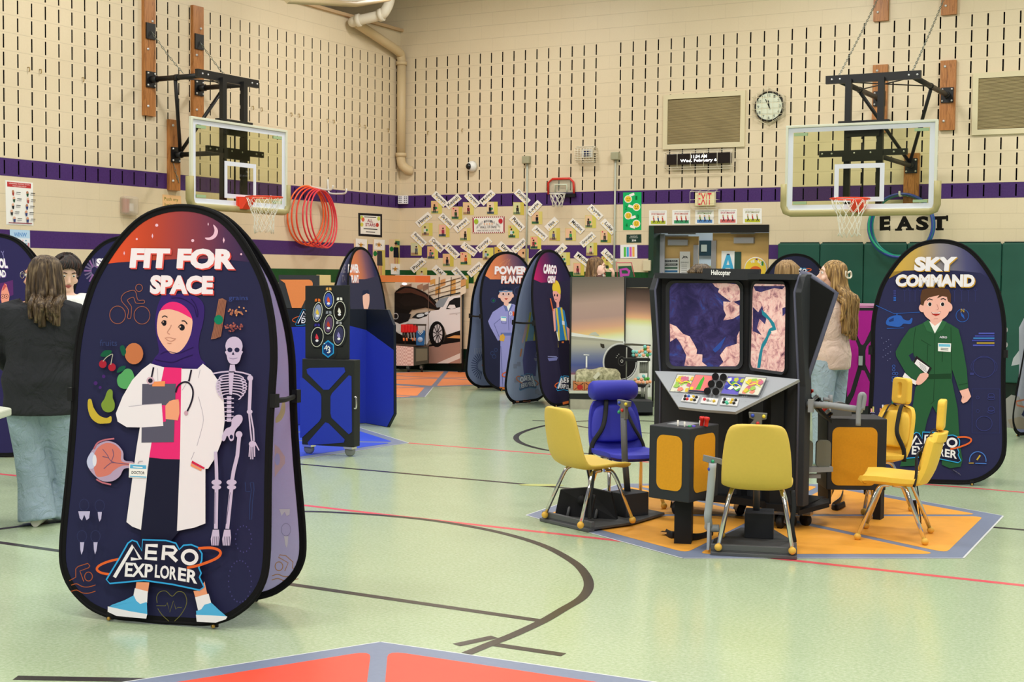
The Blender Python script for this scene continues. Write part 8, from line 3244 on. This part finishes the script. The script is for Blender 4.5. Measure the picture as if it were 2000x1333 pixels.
C7.poly('#f2f2f0', [(332, 215), (405, 222), (405, 230), (332, 228)])
C.poly('#5a564c', [(790, 1275), (900, 1275), (1140, 1290), (1140, 1310), (800, 1300)])
a.build('printed_picture', pb)
# counter in front with rock and crates
ct_ = thing('display_counter', 'low wood fronted counter carrying the rock before the aircraft picture', 'counter', AH(1200, 800, 0.2))
ct_.location.z = 0
DC = 0.35
Cx = lambda x, y, d=DC: hit(x, y, OA + nA * d, nA)
zt1, zt0 = Cx(1140, 764).z, Cx(1140, 769).z
tp_ = [V(p.x, p.y, zt0) for p in (Cx(1112, 766), Cx(1262, 766), Cx(1262, 766) - nA * .34, Cx(1112, 766) - nA * .34)]
MB().m(mat('#c9c9bc', 0.45)).prism(tp_, V(0, 0, zt1 - zt0)).build('counter_top', ct_)
MB().m(M_BLKM).prism([Cx(1113, 780, DC - .01), Cx(1262, 783, DC - .01), Cx(1262, 770, DC - .01), Cx(1113, 769, DC - .01)], nA * -0.3).build('recess', ct_)
MB().m(mat('#a8a393', 0.55, nz=0.25, ns=9)).prism([Cx(1114, 800), Cx(1190, 803), Cx(1190, 782), Cx(1114, 780)], nA * -0.3).build('wood_front', ct_)
b = MB().m(mat('#131313', 0.6))
b.prism([V(p.x, p.y, 0.0) for p in (Cx(1137, 800, .3), Cx(1200, 800, .3), Cx(1200, 800, .05), Cx(1137, 800, .05))], V(0, 0, 0.1))
b.build('plinth', ct_)
bx = MB().m(M_CAB).prism([dep(1190, 783, 15.6), dep(1275, 785, 15.6), dep(1275, 806, 15.6), dep(1190, 806, 15.6)], nA * -0.3)
bx.m(mat('#0f0f10', 0.6)).prism([V(p.x, p.y, 0.002) for p in (dep(1200, 806, 15.7), dep(1275, 806, 15.7), dep(1275, 806, 15.9), dep(1200, 806, 15.9))], V(0, 0, dep(1240, 806, 15.7).z))
tag(bx.build('cabinet'), 'dark grey low cabinet left of the simulator under the ball shelves', 'cabinet')
# rock
g = G('rock_face')
n1, n2_ = g.noise(7, 8, rough=0.7), g.noise(30, 6)
mr = g.out(g.mix(0.5, g.ramp(n1, [(0.3, '#6a6a4c'), (0.5, '#b3ae8a'), (0.7, '#d6d0b4')]), g.ramp(n2_, [(0.35, '#5a5a40'), (0.6, '#cfc9a8')])), 0.85, 0.15, n1, 0.8, 0.03)
b = MB().m(mr)
rd = random.Random(9)
rt = [(232, 560), (228, 470), (240, 425), (300, 400), (370, 388), (440, 405), (520, 395), (600, 376), (700, 380), (760, 392), (790, 440), (822, 480), (826, 580)]
ft_, bk_ = [], []
for x, y in rt:
    ft_.append([Cx(*XA(x, y), d=DC - dd) + V(0, 0, 0) for dd in (0.06, 0.16, 0.28)])
base = [[V(p.x + rd.uniform(-.01, .01), p.y, zt1 + 0.02) for p in r] for r in ft_]
secs = []
for r, bs in zip(ft_, base):
    mid1 = (r[0] + bs[0]) / 2 + nA * 0.03 + V(0, 0, rd.uniform(-.02, .02))
    secs.append([bs[0], mid1, r[0] + V(0, 0, -0.025), r[1], r[2] + V(0, 0, -0.02), bs[2]])
b.loft(secs)
rk = b.build('rock', sub=2)
rk.modifiers.new('rough', 'DISPLACE').strength = 0.05
tx = bpy.data.textures.new('rock_noise', 'CLOUDS')
tx.noise_scale = 0.12
rk.modifiers['rough'].texture = tx
rk.modifiers['rough'].mid_level = 0.5
tag(rk, 'pale craggy rock lying on the crates before the aircraft picture', 'rock')
for i, (x0, x1) in enumerate(((200, 340), (345, 480), (485, 610))):
    A_, B_ = Cx(*XA(x0, 680), d=DC - 0.03), Cx(*XA(x1, 680), d=DC - 0.03)
    o = thing('crate', 'orange brown crate with red mark under the rock, ' + ('left one', 'middle one', 'right one behind the blue headrest')[i], 'crate', V((A_.x + B_.x) / 2, (A_.y + B_.y) / 2, zt1), 'crates under the rock')
    zz = Cx(*XA(x0, 580), d=DC).z - zt1
    MB().m(mat('#c07a4c', 0.7, nz=0.2, ns=14)).prism([V(p.x, p.y, zt1) for p in (A_, B_, B_ - nA * .2, A_ - nA * .2)], V(0, 0, zz)).build('box', o, bevel=0.006)
    aa = Art(V(A_.x, A_.y, zt1) + nA * 0.001, nA, uv=(uA, V(0, 0, 1)), step=0.0005)
    w_ = (B_ - A_).length
    aa.line('#3a2a20', [(0.01, zz * .9), (w_ * .5, zz * .55), (w_ - .01, zz * .9)], 0.008)
    aa.line('#3a2a20', [(0.01, zz * .1), (w_ * .5, zz * .5), (w_ - .01, zz * .1)], 0.006)
    aa.ell('#b5302c', w_ * .6, zz * .4, 0.035, 0.03)
    aa.build('markings', o)
MBq = MB().m(mat('#d6d2bd', 0.6)).prism([Cx(*XA(x, y), d=DC + 0.0) for x, y in ((452, 515), (490, 548), (555, 475), (520, 442))], nA * -0.01)
tag(MBq.build('label_card'), 'small tilted card pinned on the rock face', 'card')
# ball shelves
sh = thing('ball_shelf', 'black shelf unit with two ball trays left of the simulator', 'shelf', V(dep(1245, 800, 16.2).x, dep(1245, 800, 16.2).y, 0))
DS = 16.0
S_ = lambda x, y, d=0.0: dep(*XA(x, y), DS + d)
for y in (270, 612):
    p0, p1 = S_(860, y), S_(1200, y)
    MB().m(M_CABD).prism([V(p.x, p.y, p0.z) for p in (p0, p1, p1 - nA * .2, p0 - nA * .2)], V(0, 0, -0.028)).build('tray', sh)
b = MB().m(mat('#8c8c84', 0.5))
for x in (888, 1170):
    p0 = S_(x, 500, 0.1)
    b.tube([V(p0.x, p0.y, 0.3), V(p0.x, p0.y, S_(x, 130).z)], 0.008, 6)
for i in range(4):
    p0 = S_(1075 + i * 28, 320, 0.1)
    b.tube([p0, V(p0.x, p0.y, S_(0, 460).z)], 0.013, 8)
for x in (1090, 1110):
    p0 = S_(x, 640, .02)
    b.tube([p0, V(p0.x, p0.y, S_(0, 760).z)], 0.012, 6)
b.tube(cat_rom([S_(1180, 620, -.1), S_(1150, 650, -.12), S_(1150, 780, -.12), S_(1172, 840, -.1)], 4, False), 0.016, 6)
b.build('rails', sh)
bc = {'m': '#7ec8c4', 'p': '#efab84', 'g': '#4f9a3c'}
nmc = {'m': 'mint', 'p': 'peach', 'g': 'green'}
balls = [(978, 182, 'm', 0), (1022, 187, 'm', 1), (980, 229, 'm', 1), (1022, 230, 'p', 1), (1062, 230, 'm', 0), (1058, 185, 'p', 1), (1095, 172, 'p', 0), (1112, 230, 'p', 0), (1135, 190, 'm', 0), (1162, 228, 'g', 0), (1130, 118, 'm', 0), (1132, 150, 'g', 1), (1170, 128, 'p', 1), (1172, 165, 'p', 0), (1195, 215, 'm', 1), (1195, 180, 'p', 1),
         (978, 578, 'g', 0), (1025, 578, 'p', 0), (1062, 582, 'p', 0), (1107, 582, 'p', 0), (1160, 580, 'p', 0), (1008, 545, 'p', 1), (1042, 530, 'm', 2), (1085, 545, 'p', 1), (1135, 540, 'g', 0), (1170, 535, 'g', 1), (1113, 502, 'm', 1), (1195, 575, 'p', 1)]
R0 = 23 / 6.665 * DS / FPX
cnt = {}
for x, y, c, d in balls:
    row = 'upper' if y < 300 else 'lower'
    k = (c, row)
    cnt[k] = cnt.get(k, 0) + 1
    b = MB().m(mat(bc[c], 0.5, 0.3)).ball(S_(x, y, 0.02 + d * 0.035), R0, 14, 10)
    tag(b.build('play_ball'), '%s coloured plastic ball on the %s tray of the ball shelf' % (nmc[c], row), 'ball', '%s balls on the %s tray' % (nmc[c], row))
# letter P picture behind the counter
pz = lambda x, y: dep(1200 + x / 5.128, 340 + y / 5.128, 17.6)
o = thing('letter_sign', 'dark green easel sign with a magenta letter P behind the aircraft picture', 'sign', V(pz(110, 1000).x, pz(110, 1000).y, 0))
MB().m(mat('#1f5a3a', 0.6)).prism([pz(45, 1035), pz(195, 1035), pz(170, 920), pz(40, 925)], nA * -0.02).build('board', o)
a = Art(pz(100, 1000) + nA * 0.002, nA, step=0.0005)
P_ = CArt(a, 1200, 340, 5.128)
P_.line('#c04fae', [(70, 1032), (60, 960), (120, 952), (148, 975), (140, 1010), (75, 1012)], 26)
a.build('letter', o)
b = MB().m(mat('#c9646a', 0.6)).tube([pz(30, 1030), pz(22, 890), pz(172, 890), pz(200, 1030)], 0.008, 6)
p_ = pz(100, 1040)
b.tube([V(p_.x, p_.y, 0), V(p_.x, p_.y, p_.z)], 0.015, 6)
b.build('easel', o)
# magenta cabinet on the right
X3 = lambda x, y: (1560 + x / 3.7, 480 + y / 3.7)
tm = 13.2
Am, Bm = dep(1645, 800, tm), dep(1712, 800, tm)
Am.z = Bm.z = 0
ztm = dep(1680, 601, tm).z
mc, Om, um, nm_ = cart('display_cart', 'black rolling cart with magenta felt windows behind the woman in pink', Am, Bm, 0.08, ztm, 0.4, M_MAG, X3, [
    [(398, 470), (560, 470), (560, 520), (478, 700), (462, 720), (448, 712), (385, 560)],
    [(350, 560), (372, 590), (430, 735), (432, 860), (372, 1060), (350, 1095), (346, 900)],
    [(560, 640), (490, 730), (482, 760), (482, 860), (500, 900), (560, 1000)],
    [(360, 1160), (400, 1080), (455, 900), (475, 905), (560, 1090), (560, 1160)]], None)
MB().m(mat('#e08ac4', 0.5)).prism([Am + V(0, 0, ztm), Bm + V(0, 0, ztm), Bm + V(0, 0, ztm) - nm_ * .4, Am + V(0, 0, ztm) - nm_ * .4], V(0, 0, 0.012)).build('top', mc)
hh = hit(*X3(448, 832), Om + nm_ * .02, nm_)
MB().m(mat('#b9c9c6', 0.3, 0.5, metal=0.5)).box(hh, (0.035, 0.02, 0.09)).build('handle', mc)
st_ = hit(*X3(482, 426), Om - nm_ * .1, nm_)
b = MB().m(mat('#d79cc0', 0.6)).box(V(st_.x, st_.y, ztm + 0.014 + 0.012), (0.2, 0.2, 0.02), Matrix.Rotation(0.3, 3, 'Z'))
tag(b.build('paper_stack'), 'stack of pink papers on the magenta cart', 'papers')
p_ = dep(1640, 735, 12.6)
b = MB().m(mat('#dfe3ea', 0.5)).prism([dep(1638, 715, 12.9), dep(1645, 712, 12.9), dep(1645, 770, 12.9), dep(1638, 768, 12.9)], nA * -0.02)
b.m(M_BLKM).tube([V(dep(1641, 760, 12.92).x, dep(1641, 760, 12.92).y, 0), dep(1641, 760, 12.92)], 0.01, 6)
tag(b.build('info_panel'), 'white info panel beside the magenta cart', 'panel')
# white pipes between the two right hand banners
b = MB().m(mat('#e6e2dc', 0.4))
for y in (643, 672):
    b.tube([dep(1925, y, 14.8), dep(1965, y + 2, 14.6)], 0.03, 8)
pq = dep(1945, 640, 14.7)
b.tube([V(pq.x, pq.y, 0), pq], 0.02, 6)
tag(b.build('pipe_stand'), 'white pipe stand half hidden behind SKY COMMAND', 'stand')
# table at the left edge
tt = thing('folding_table', 'pale table corner entering at the left edge', 'table', V(dep(-30, 800, 7.6).x, dep(-30, 800, 7.6).y, 0))
c1, c2 = dep(23, 797, 7.9), dep(-10, 803, 7.6)
zt_ = c1.z
cc_ = [V(p.x, p.y, zt_) for p in (c1, c2, c2 + V(-1.2, -0.1, 0), c1 + V(-1.25, 0.35, 0))]
MB().m(mat('#cfd3c4', 0.45)).prism(cc_, V(0, 0, -0.045)).build('tabletop', tt, bevel=0.01)
for p in (c1 + V(-0.75, 0.2, 0), c2 + V(-1.1, 0, 0)):
    MB().m(mat('#2a2a2c', 0.5)).tube([V(p.x - 0.1, p.y + 0.05, zt_ - 0.04), V(p.x - 0.1, p.y + 0.1, 0.0)], 0.016, 8).build('leg', tt)
q = fl(8, 858)
b = MB().m(M_BLKM).box(q + V(-0.25, 0.1, 0.12), (0.6, 0.3, 0.24))
tag(b.build('case'), 'dark low case on the floor beyond the left edge table', 'case')
q = fl(26, 887)
b = MB().m(mat('#b05a34', 0.6)).box(q + V(-0.06, 0.06, 0.1), (0.12, 0.12, 0.2))
tag(b.build('box', bevel=0.004), 'small brown box on the floor left of the jeans', 'box')
o = thing('tote_bag', 'patterned bag hanging between the two women and FIT FOR SPACE', 'bag', dep(139, 882, 9.9))
b = MB().m(mat('#d9cfc6', 0.7)).prism([dep(x, y, 9.9) for x, y in ((128, 880), (146, 880), (148, 815), (132, 815))], nA * -0.1)
b.build('bag_body', o, bevel=0.01)
a = Art(dep(139, 850, 9.9) + nA * 0.001, nA, step=0.0005)
rd = random.Random(2)
for i in range(26):
    x, y = rd.uniform(130, 146), rd.uniform(818, 870)
    a.ell(rd.choice(('#1a1a1e', '#c0342c', '#26268a', '#f2efe8', '#1a1a1e')), x, y, rd.uniform(1.2, 2.8), n=8)
a.poly('#0f5a54', [(128, 880), (146, 880), (146, 868), (128, 868)])
a.build('pattern', o)

# ================================================================== PEOPLE


def cloth_mat(h, folds=0.5, sc=9):
    g = G('cloth')
    n1, n2 = g.noise(sc, 4, dist=0.8), g.noise(220, 3)
    c = rgb(h)
    hx = lambda k: '#%02x%02x%02x' % tuple(min(255, int(int(h[i:i + 2], 16) * k)) for i in (1, 3, 5))
    col = g.mix(n2, hx(1.1), hx(0.88))
    return g.out(col, 0.85, 0.15, n1, folds, 0.06)


def denim(h1, h2):
    g = G('denim')
    n1, n2 = g.noise(6, 5, dist=0.6), g.noise(260, 3)
    col = g.mix(n1, h1, h2)
    col = g.mix(g.math('MULTIPLY', n2, 0.35), col, '#dfe8ec')
    return g.out(col, 0.85, 0.15, g.noise(11, 4, dist=1.5), 0.8, 0.03)


def hair_mat(stops):
    g = G('hair')
    mp = g.n('Mapping')
    g.L(g.tc.outputs['Object'], mp.inputs['Vector'])
    mp.inputs['Scale'].default_value = (60, 60, 3)
    return g.out(g.ramp(g.noise(1.2, 3, mp.outputs['Vector']), stops), 0.5, 0.35)


M_SKIN = mat('#e3a88e', 0.5, 0.3, nz=0.04, ns=20)
M_SKINP = mat('#efc4b0', 0.5, 0.3, nz=0.03, ns=20)
M_JEAN = denim('#93a8ba', '#6f89a2')
M_JEANL = denim('#adc4d4', '#8ca9bd')


def ring(cx, cy, z, rx, ry, n=20):
    return [V(cx + rx * math.cos(2 * PI * k / n), cy + ry * math.sin(2 * PI * k / n), z) for k in range(n)]


def hand(b, wrist, d, up, s=1.0, curl=0.5):
    """palm, four unequal fingers and a thumb; d = pointing direction, up = back of the hand"""
    d, up = Vector(d).normalized(), Vector(up)
    up = (up - d * up.dot(d)).normalized()
    sd = d.cross(up)
    w = Vector(wrist)
    b.ball(w + d * 0.045 * s, 0.045 * s, 12, 8, (1, 1, 1), Matrix((d, sd * 0.9, up * 0.42)).transposed())
    for i, ln in enumerate((0.068, 0.076, 0.071, 0.056)):
        p = w + d * 0.078 * s + sd * (0.03 - 0.02 * i) * s
        q = p + (d * (1 - curl * .35) - up * curl * .5).normalized() * ln * .5 * s
        r = q + (d * (1 - curl) - up * curl * 1.1).normalized() * ln * .5 * s
        b.tube([p - d * .02 * s, p, q, r], [0.009 * s, .0092 * s, .0088 * s, .007 * s], 7)
    p = w + d * 0.025 * s + sd * 0.035 * s
    b.tube([w + d * .02 * s, p, p + (d * .8 + sd * .5 - up * .3) * 0.03 * s, p + (d - up * .4) * 0.058 * s], [.012 * s, .0115 * s, .0105 * s, .008 * s], 7)


def person(label, pos, h, heading, top_m, leg_m, skin, hair, fat=1.0, yaw=0.0, pitch=0.0, arms=None, legs=None, hem=0.78, sleeve=1.0, style='long', hair_len=0.35, shoe='#d8d2c8', lip='#b4605a', glasses=False, extra=None, hr=2.15):
    """standing figure; local x = its right, y = forward"""
    s = h / 1.68
    o = thing('person', label, 'person', (pos[0], pos[1], 0.0), rz=heading - PI / 2)
    f = fat
    legs = legs or [((-.095, 0, .88), (-.11, 0.01, .47), (-.12, -0.02, .07)), ((.095, 0, .88), (.11, 0.01, .47), (.12, -0.02, .07))]
    arms = arms or [((-.18 * f, 0, 1.36), (-.235 * f, -.02, 1.10), (-.235 * f, .06, .86)), ((.18 * f, 0, 1.36), (.235 * f, -.02, 1.10), (.235 * f, .06, .86))]
    P = lambda p: V(p[0], p[1], p[2]) * s
    TS = [(.82, .155, .115), (.92, .17, .125), (1.04, .14, .105), (1.18, .15, .11), (1.30, .165, .105), (1.37, .14, .085), (1.41, .075, .062)]
    hc = P((0, .015, 1.555))
    HR = Matrix.Rotation(yaw, 3, 'Z') @ Matrix.Rotation(pitch, 3, 'X')
    Hd = lambda x, y, z: hc + HR @ (V(x, y, z) * s)
    b = MB().m(skin)
    b.loft([ring(0, 0, z * s, w * f * s, d * f * s) for z, w, d in TS])
    b.tube([P((0, -.005, 1.36)), P((0, 0, 1.42)), Hd(0, -0.01, -.06)], [.062 * s, .055 * s, .052 * s], 14)
    b.ball(Hd(0, -0.005, .02), .093 * s, 20, 14, (.83, 1.04, 1.1), HR)
    b.ball(Hd(0, .028, -.052), .064 * s, 16, 10, (.83, .92, 1.0), HR)
    b.tube([Hd(0, .082, .02), Hd(0, .098, -.012), Hd(0, .109, -.03), Hd(0, .088, -.04)], [.008 * s, .011 * s, .014 * s, .008 * s], 8)
    b.ball(Hd(0, .085, -.092), .02 * s, 10, 8, (1.1, .8, .8), HR)
    for sx in (-1, 1):
        b.ball(Hd(sx * .045, .066, -.03), .027 * s, 10, 8, (1, .7, .9), HR)
        b.ball(Hd(sx * .079, -.005, 0), .024 * s, 10, 8, (.4, .8, 1.2), HR)
        b.ball(Hd(sx * .033, .081, .034), .018 * s, 8, 6, (1.3, .5, .5), HR)
    for A in arms:
        a, e, w = P(A[0]), P(A[1]), P(A[2])
        b.tube([a, (a + e) / 2, e, (e + w) / 2, w], [.05 * s, .044 * s, .037 * s, .034 * s, .025 * s], 12)
        hand(b, w, A[3] if len(A) > 3 else (w - e), A[4] if len(A) > 4 else (1 if A[0][0] > 0 else -1, 0, 0), s, 0.45 if len(A) < 6 else A[5])
    for L in legs:
        a, k, n = P(L[0]), P(L[1]), P(L[2])
        b.tube([a, (a + k) / 2, k, (k * 2 + n) / 3, n], [.085 * s, .07 * s, .052 * s, .05 * s, .036 * s], 12)
        b.tube([n + P((0, -.03, -.03)), n + P((0, .05, -.04)), n + P((0, .14, -.05))], [.035 * s, .036 * s, .024 * s], 10)
    bo = b.build('body', o, remesh=0.0085 * s, smooth_it=2)
    # eyes, brows, lips
    for sx in (-1, 1):
        e = MB().m(mat('#f4f1ee', 0.3, 0.5)).ball(Hd(sx * .033, .078, .016), .0125 * s, 12, 8)
        e.m(mat('#2a1c16', 0.2, 0.5)).ball(Hd(sx * .033, .0865, .015), .0065 * s, 10, 8)
        e.build('eye', o)
        MB().m(hair).tube([Hd(sx * .016, .093, .036), Hd(sx * .035, .092, .043), Hd(sx * .054, .08, .036)], [.003 * s, .0045 * s, .002 * s], 6).build('eyebrow', o)
    lp = MB().m(mat(lip, 0.45, 0.4))
    lp.tube([Hd(-.024, .082, -.062), Hd(-.01, .0935, -.058), Hd(0, .0945, -.06), Hd(.01, .0935, -.058), Hd(.024, .082, -.062)], [.002 * s, .005 * s, .005 * s, .005 * s, .002 * s], 6)
    lp.tube([Hd(-.02, .083, -.066), Hd(0, .0935, -.07), Hd(.02, .083, -.066)], [.002 * s, .006 * s, .002 * s], 6)
    lp.build('lips', o)
    # top
    b = MB().m(top_m)
    T2 = [(hem, .19, .15), (hem + .03, .192, .152)] + [(z, w + .03, d + .03) for z, w, d in TS if z > hem + .05][:-1] + [(1.40, .095, .08)]
    b.loft([ring(0, 0, z * s, w * f * s, d * f * s, 24) for z, w, d in T2])
    for A in arms:
        a, e, w = P(A[0]), P(A[1]), P(A[2])
        if sleeve >= 1:
            b.tube([P((A[0][0] * .6, A[0][1], 1.345)), a, (a + e) / 2, e, (e + w) / 2, w + (e - w) * .02], [.075 * s * f ** .5, .075 * s, .068 * s, .06 * s, .053 * s, .045 * s], 14)
        else:
            b.tube([P((A[0][0] * .6, A[0][1], 1.345)), a, (a + e) / 2 + (a - e) * .05], [.075 * s, .072 * s, .066 * s], 14)
    b.build('top', o, remesh=0.0125 * s, smooth_it=4)
    # trousers
    b = MB().m(leg_m)
    b.loft([ring(0, -.01 * s, z * s, w * f * s, d * f * s) for z, w, d in ((.80, .165, .135), (.90, .178, .14), (1.0, .16, .125))])
    for L in legs:
        a, k, n = P(L[0]), P(L[1]), P(L[2])
        fl_ = 1.0 if f < 1.1 else 1.25
        b.tube([a, a + (k - a) * .4, k, k + (n - k) * .5, n + P((0, -.01, -.04))], [.108 * s * f ** .6, .1 * s * fl_, .08 * s * fl_, .08 * s * fl_, .098 * s * fl_], 16)
    b.build('trousers', o, remesh=0.0125 * s, smooth_it=3)
    for L in legs:
        n = P(L[2])
        q = MB().m(mat(shoe, 0.6, 0.3))
        n0 = V(n.x, n.y, 0)
        secs = []
        for y, w, z in ((-.085, .022, .05), (-.07, .034, .075), (-.02, .038, .08), (.05, .043, .065), (.11, .046, .052), (.155, .036, .04), (.17, .018, .03)):
            secs.append([n0 + V(w * math.cos(t * PI / 6) * s, y * s, max(0.001, (z / 2 + z / 2 * math.sin(t * PI / 6))) * s) for t in range(12)])
        q.loft(secs)
        q.build('shoe', o)
    # hair
    b = MB().m(hair)
    b.ball(Hd(0, -.018, .032), .102 * s, 20, 14, (.88, 1.0, 1.06), HR)
    rd = random.Random(len(label))
    if style in ('long', 'curly'):
        for i in range(64):
            a = rd.uniform(-hr, hr)
            sx, cy = math.sin(a), -math.cos(a)
            L_ = hair_len * rd.uniform(.82, 1.03) * (1 if abs(a) < 1.7 else .86)
            p0 = Hd(sx * .02, -.02 + cy * .01, .135)
            p1 = Hd(sx * .072, -.018 + cy * .078, .10)
            p2 = Hd(sx * .096, -.012 + cy * .104, .02)
            base = p2 + V(0, 0, -.09 * s) + HR @ V(sx * .012, cy * .016, 0)
            pts = [p0, p1, p2, base]
            for k in range(1, 5):
                z = base.z - (L_ - .2) * k / 4
                wv = .012 * math.sin(k * 2.1 + i) * (2.2 if style == 'curly' else 1)
                sp = 1 + .10 * k / 4
                dd = HR @ V(sx * .108 * sp + wv, cy * .118 * sp - .012 + wv * .6, 0)
                yb = -.125 * f - .02
                pt = V(hc.x + dd.x * s, hc.y + dd.y * s, z)
                if z < 1.40 * s and cy < 0.2:
                    pt.y = min(pt.y, yb * s + rd.uniform(-.02, .01))
                pts.append(pt)
            r0 = rd.uniform(.014, .021) * s
            b.tube(cat_rom(pts, 3, False), [r0 * min(1, .35 + .2 * k) * (1 if k < 16 else 1 - .055 * (k - 15)) for k in range(3 * (len(pts) - 1) + 1)], 6)
    else:
        for i in range(46):
            a = rd.uniform(-1.75, 1.75)
            sx, cy = math.sin(a), -math.cos(a)
            p = [Hd(sx * .03, -.02 + cy * .02, .138), Hd(sx * .082, -.02 + cy * .085, .095), Hd(sx * .094, -.018 + cy * .102, .03), Hd(sx * .088, -.02 + cy * .096, rd.uniform(-.05, -.01))]
            b.tube(cat_rom(p, 3, False), rd.uniform(.012, .018) * s, 6)
        for i in range(10):
            a = -.5 + i * .11
            b.tube(cat_rom([Hd(-.01, -.0, .14), Hd(a * .12, .06, .115), Hd(a * .16 + .01, .08, .09), Hd(a * .17 + .02, .086, .075)], 3, False), .013 * s, 6)
    b.build('hair', o)
    if glasses:
        g_ = MB().m(mat('#b9b4ae', 0.25, 0.5, metal=0.7))
        for sx in (-1, 1):
            g_.tube([Hd(sx * .034 + .024 * math.cos(t * PI / 8), .108, .014 + .02 * math.sin(t * PI / 8)) for t in range(16)], .0022 * s, 5, closed=True)
            g_.tube([Hd(sx * .058, .106, .02), Hd(sx * .08, .05, .022), Hd(sx * .086, -.01, .015)], .002 * s, 5)
        g_.tube([Hd(-.01, .11, .018), Hd(.01, .11, .018)], .002 * s, 5)
        g_.build('glasses', o)
    if extra:
        extra(o, Hd, P, s)
    return o


hb_ = [(0.3, '#241a12'), (0.5, '#4a3826'), (0.68, '#7d6a50')]
CA = math.atan2(CF.y, CF.x)
pa = fl(80, 1024)
person('woman seen from behind in charcoal long sleeved top and wide jeans, glasses, long brown hair', (pa.x + 0.01, pa.y), 1.655, CA + 0.12, cloth_mat('#303135', 1.0, 5), M_JEAN, M_SKIN, hair_mat(hb_), fat=1.22, yaw=1.28, hem=.70, hair_len=.42, glasses=True, hr=1.95,
       arms=[((-.20, 0, 1.34), (-.285, .03, 1.08), (-.22, .2, .96)), ((.20, 0, 1.34), (.285, .02, 1.08), (.235, .19, .95))],
       legs=[((-.10, 0, .86), (-.075, .02, .46), (-.02, -.02, .07)), ((.10, 0, .86), (.12, .08, .46), (.13, .16, .07))])
q = dep(129, 600, 10.1)
person('dark haired woman in a white T shirt looking down, beyond the charcoal top', (q.x, q.y), 1.675, CA + PI + 0.62, cloth_mat('#f1eff0', 0.4), mat('#2a2c38', 0.8), M_SKINP, hair_mat([(0.3, '#120d0d'), (0.5, '#1f1614'), (0.7, '#4a2c20')]), yaw=-0.1, pitch=-0.36, sleeve=.4, style='short', fat=.95,
       arms=[((-.18, 0, 1.36), (-.22, .05, 1.12), (-.1, .26, 1.05)), ((.18, 0, 1.36), (.22, .05, 1.12), (.1, .26, 1.05))])


def clip(o, Hd, P, s):
    b = MB().m(mat('#e9e0cc', 0.35, 0.5))
    for sx in (-1, 1):
        c = Hd(sx * .02, -.125, .03)
        b.tube(cat_rom([c, c + V(sx * .05, -.015, .035) * s, c + V(sx * .06, -.02, -.005) * s, c + V(sx * .02, -.02, -.02) * s], 4, True), .008 * s, 6, closed=True)
    b.ball(Hd(0, -.128, .03), .015 * s, 8, 6)
    b.build('hair_clip', o)


q = dep(1622, 700, 11.6)
person('young woman in pale pink sweater and light jeans, long streaked hair in a clip', (q.x, q.y), 1.715, CA + 0.85, cloth_mat('#ecccbd', 0.6, 7), M_JEANL, M_SKINP, hair_mat([(0.3, '#4a3520'), (0.48, '#8a6a3c'), (0.62, '#b8935a'), (0.72, '#d6b47c')]), yaw=0.75, pitch=0.18, hem=.80, hair_len=.62, extra=clip, fat=1.02, hr=1.8,
       arms=[((-.18, 0, 1.36), (-.21, .1, 1.12), (-.12, .32, 1.16)), ((.18, 0, 1.36), (.22, .1, 1.12), (.15, .33, 1.14))])


def phone(o, Hd, P, s):
    b = MB().m(mat('#f0eeee', 0.3, 0.5)).box(Hd(.098, .05, -.04), (.014, .075, .15), Matrix.Rotation(.3, 3, 'X'))
    b.build('phone', o, bevel=.005)


q = dep(1164, 600, 17.9)
person('woman with curly light brown hair holding a phone to her cheek behind the aircraft picture', (q.x, q.y), 1.80, CA - 1.95, cloth_mat('#5a3f3a', 0.5), mat('#2f3038', 0.8), M_SKINP, hair_mat([(0.3, '#3c2a1a'), (0.5, '#75573a'), (0.7, '#a5835a')]), yaw=0.1, style='curly', hr=1.9, hair_len=.40, extra=phone, sleeve=1,
       arms=[((-.17, 0, 1.36), (-.2, .2, 1.2), (-.06, .19, 1.44), (.3, .1, 1), (0, 1, 0), .9), ((.17, 0, 1.36), (.24, .17, 1.17), (.125, .075, 1.47), (-.1, .15, 1), (1, 0, 0), .7)])
q = dep(1368, 600, 11.4)
person('person with dark brown hair whose crown shows above the left of the simulator', (q.x, q.y), 1.655, CA + PI - 0.2, cloth_mat('#4a5a7c', 0.4), mat('#2f3038', 0.8), M_SKIN, hair_mat(hb_), style='short')
q = dep(1535, 600, 12.8)
person('person with sandy brown hair whose crown shows above the right of the simulator', (q.x, q.y), 1.71, CA - 0.3, cloth_mat('#7a5a5c', 0.4), mat('#2f3038', 0.8), M_SKIN, hair_mat([(0.3, '#6a5236'), (0.5, '#93744c'), (0.7, '#b49468')]), style='short')
